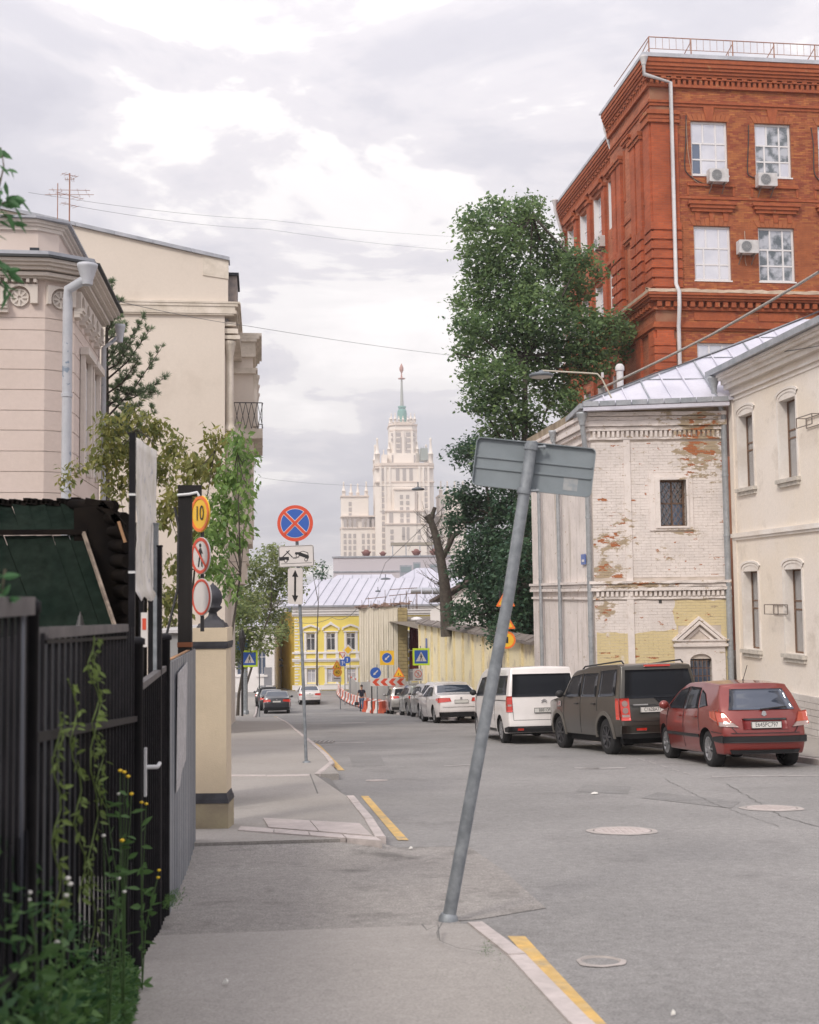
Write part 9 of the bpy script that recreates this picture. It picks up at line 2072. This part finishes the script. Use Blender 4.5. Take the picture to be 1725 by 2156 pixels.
for pts in ([(-60, 560), (-10, 430), (8, 350), (2, 310)], [(-60, 500), (0, 430), (40, 415)], [(-60, 560), (-10, 450), (25, 460)], [(-60, 620), (-5, 560), (28, 575)], [(-60, 640), (-5, 590), (12, 610)]):
    P = [W(u, v, 4.2+.05*i)-bbase for i, (u, v) in enumerate(pts)]; mb = MB(); mb.tube(P, [.006, .004, .003, .002][:len(P)], 5); mb.build('twig', TWIG, t)
    for i in range(1, len(P)):
        for j in range(7):
            p = P[i-1].lerp(P[i], (j+.5)/7)
            if p.x+bbase.x < -1.62: continue
            leafat(t, p+Vector((random.uniform(-.015, .015), random.uniform(-.05, .05), random.uniform(-.01, .01))), (random.uniform(-.3, 1.0), random.uniform(-.6, .3), random.uniform(-.9, .3)), random.uniform(.65, 1.0), BL)
# vines climbing the fence bars
FN = Vector((CT, ST, 0))
for lab, cols_ in (('thin vine climbing the middle of the fence panel', [(205, 1340, 190, 2000), (150, 1430, 175, 1900)]), ('yellow green vine trailing up the fence left of the other', [(120, 1500, 118, 1980), (190, 1345, 215, 1700)])):
    b0v = on_line(cols_[0][0], a=AF+.02); t = thing('climbing_vine', lab, 'vine', S(AF+.02, b0v, 0), 0, 'vines on the left fence'); org = S(AF+.02, b0v, 0)
    for (u0, v0, u1, v1) in cols_:
        P = []
        for k in range(15):
            f = k/14; u = u0+(u1-u0)*f+10*sin(k*1.3+u0); v = v0+(v1-v0)*f; b, z = WA(u, v, AF+.025); P.append(S(AF+.025, b, z)-org)
        mb = MB(); mb.tube(P, .0025, 5); mb.build('stem', VIN, t)
        for k in range(68):
            f = random.random()*13.99; p = P[int(f)].lerp(P[int(f)+1], f-int(f)); leafat(t, p+FN*.01, (random.uniform(-1, 1)*.8+.3, random.uniform(-1, 1)*.8, random.uniform(-1, .3)), random.uniform(.22, .52), VIN)
# weeds along the fence foot: a mass of leaves, and flowering stems on their own
Cw = []; Dw = []; Lw = []
HW = [(1.5, .80, .22), (3.2, .60, .20), (4.3, .34, .16), (5.2, .16, .11), (5.9, .06, .06)]
for k in range(19000):
    b = random.uniform(1.6, 5.8); d_ = random.random()**1.3; hh_ = pl([(q_[0], q_[1]) for q_ in HW], b); wdt = pl([(q_[0], q_[2]) for q_ in HW], b); a = AF-.03+wdt*d_; p = S(a, b); hmax = hh_*(1-d_**1.5)+.03; z = gz(p.y)+.1+hmax*random.random()**.8
    if random.random() < .25: z = gz(p.y)+.1+hmax*(1+.6*random.random())*(1-d_)
    Cw.append((p.x, p.y, z)); Dw.append((random.gauss(.25, .6), random.gauss(0, .6), random.gauss(.1, .5))); Lw.append(random.uniform(.02, .075 if b < 4.5 else .045))
n = len(Cw); Lw = np.array(Lw); wd2 = thing('weed_patch', 'tangle of green weeds growing along the foot of the iron fence', 'weeds', (0, 0, 0)); wd2['kind'] = 'stuff'
inst('weed_leaves', leafmesh('weed_leaves', np.array(Cw), np.array(Dw), rng.normal(size=(n, 3))*.5+np.array([0, 0, 1]), Lw, Lw*.42, WED), parent=wd2)['kind'] = 'stuff'
Cw = []; Dw = []
for k in range(500): b = bA_-.35+random.random()*.5; a = AF+.02+abs(random.gauss(0, .05)); p = S(a, b); Cw.append((p.x, p.y, gz(p.y)+.1+random.random()*.05)); Dw.append((random.gauss(.1, .5), random.gauss(-.2, .5), .7))
for k in range(400): j = random.randrange(4); u, v = ((1045, 2000), (1075, 2035), (1100, 2085), (1130, 2120))[j]; p = G(u+random.gauss(0, 8), v+random.gauss(0, 12), .1); Cw.append((p.x-.05, p.y, p.z-.005)); Dw.append((random.gauss(0, .5), random.gauss(0, .5), .4))
n = len(Cw); o_ = inst('grass_tufts', leafmesh('grass_tufts', np.array(Cw), np.array(Dw), rng.normal(size=(n, 3)), np.array([random.uniform(.01, .035) if i < 500 else random.uniform(.004, .012) for i in range(n)]), np.full(n, .004), WED)); tag(o_, 'low grass tufts at the fence foot and along the kerb joint', 'grass', kind='stuff')
bc0 = W(10, 1300, 2.9); t = thing('leafy_shoot', 'bright leafy shoot poking over the fence at the left edge', 'plant', bc0, 0)
mb = MB(); mb.tube([(0, 0, 0), (-.01, 0, .05), (.0, 0, .12)], .003, 5); mb.build('stem', TWIG, t)
for k in range(16): leafat(t, Vector((random.uniform(-.03, .012), random.uniform(-.02, .02), random.uniform(0, .12))), (random.uniform(-1, 1), random.uniform(-1, .3), random.uniform(-.4, .8)), random.uniform(.4, .6), BL)
YFL = pbr('yellow_flower', (0.75, 0.50, 0.02), .6); WFL = pbr('white_seed_head', (0.62, 0.60, 0.56), .9); STM = leafmat('stem_green', (0.06, 0.12, 0.04), (0.1, 0.17, 0.06), .1)
k = 0
for lab, root, heads in (('yellow flowered weed rising beside the middle fence post', (262, 2010), [(207, 1578, 'y'), (253, 1623, 'y'), (262, 1626, 'y'), (270, 1635, 'y'), (250, 1672, 'w'), (208, 1694, 'w'), (277, 1672, 'y')]), ('branching weed with yellow buds in front of the dark wicket', (300, 2000), [(298, 1690, 'y'), (308, 1693, 'y'), (335, 1833, 'y'), (333, 1848, 'y'), (300, 1820, 'b')]),
                         ('weed with white seed heads low at the left edge', (120, 2150), [(143, 1850, 'w'), (148, 1862, 'w'), (62, 1880, 'w'), (60, 1895, 'w'), (140, 1886, 'w'), (120, 1985, 'w')]), ('short weed with a white seed head and yellow flower near the wicket post', (230, 2100), [(250, 1850, 'w'), (257, 1770, 'y'), (262, 1878, 'w'), (218, 1760, 'w')])):
    aw = AF+.09; b, z = WA(*root, aw); rt = S(aw, b); rt.z = gz(rt.y)+.1; t = thing('flowering_weed', lab, 'weed', rt, 0, 'flowering weeds by the fence'); hp2 = []
    for (u, v, kd) in heads:
        p = W(u, v, rt.y)-rt; md = Vector((p.x*.25, -.02, p.z*.55)); mb = MB(); mb.tube([(0, 0, 0), md, p], [.003, .0022, .0012], 5); mb.build('stem', STM, t)
        if kd != 'b': mb = MB(); r = .009 if kd == 'y' else .008; mb.lathe([(r*.3, -r*.6), (r, -r*.1), (r*.95, r*.4), (r*.4, r*.7)], 10, p); mb.build('flower' if kd == 'y' else 'seed_head', YFL if kd == 'y' else WFL, t)
        for j in range(7): q_ = Vector((0, 0, 0)).lerp(md, random.random()) if j < 3 else md.lerp(p, random.random()*.85); leafat(t, q_, (random.uniform(-1, 1), random.uniform(-1, .2), random.uniform(-.3, .7)), random.uniform(.4, .95), WED)
# ============================================================ pale air
hm = bpy.data.materials.new('haze'); hm.use_nodes = True; n_ = hm.node_tree.nodes; n_.remove(n_['Principled BSDF']); pv = n_.new('ShaderNodeVolumePrincipled')
pv.inputs['Color'].default_value = (0.97, 0.95, 0.96, 1); pv.inputs['Density'].default_value = 0.00046; pv.inputs['Anisotropy'].default_value = 0.3; hm.node_tree.links.new(pv.outputs[0], n_['Material Output'].inputs['Volume'])
MB().box(-720, 600, -130, 1080, -11.5, 175).build('haze', hm, kind='stuff')
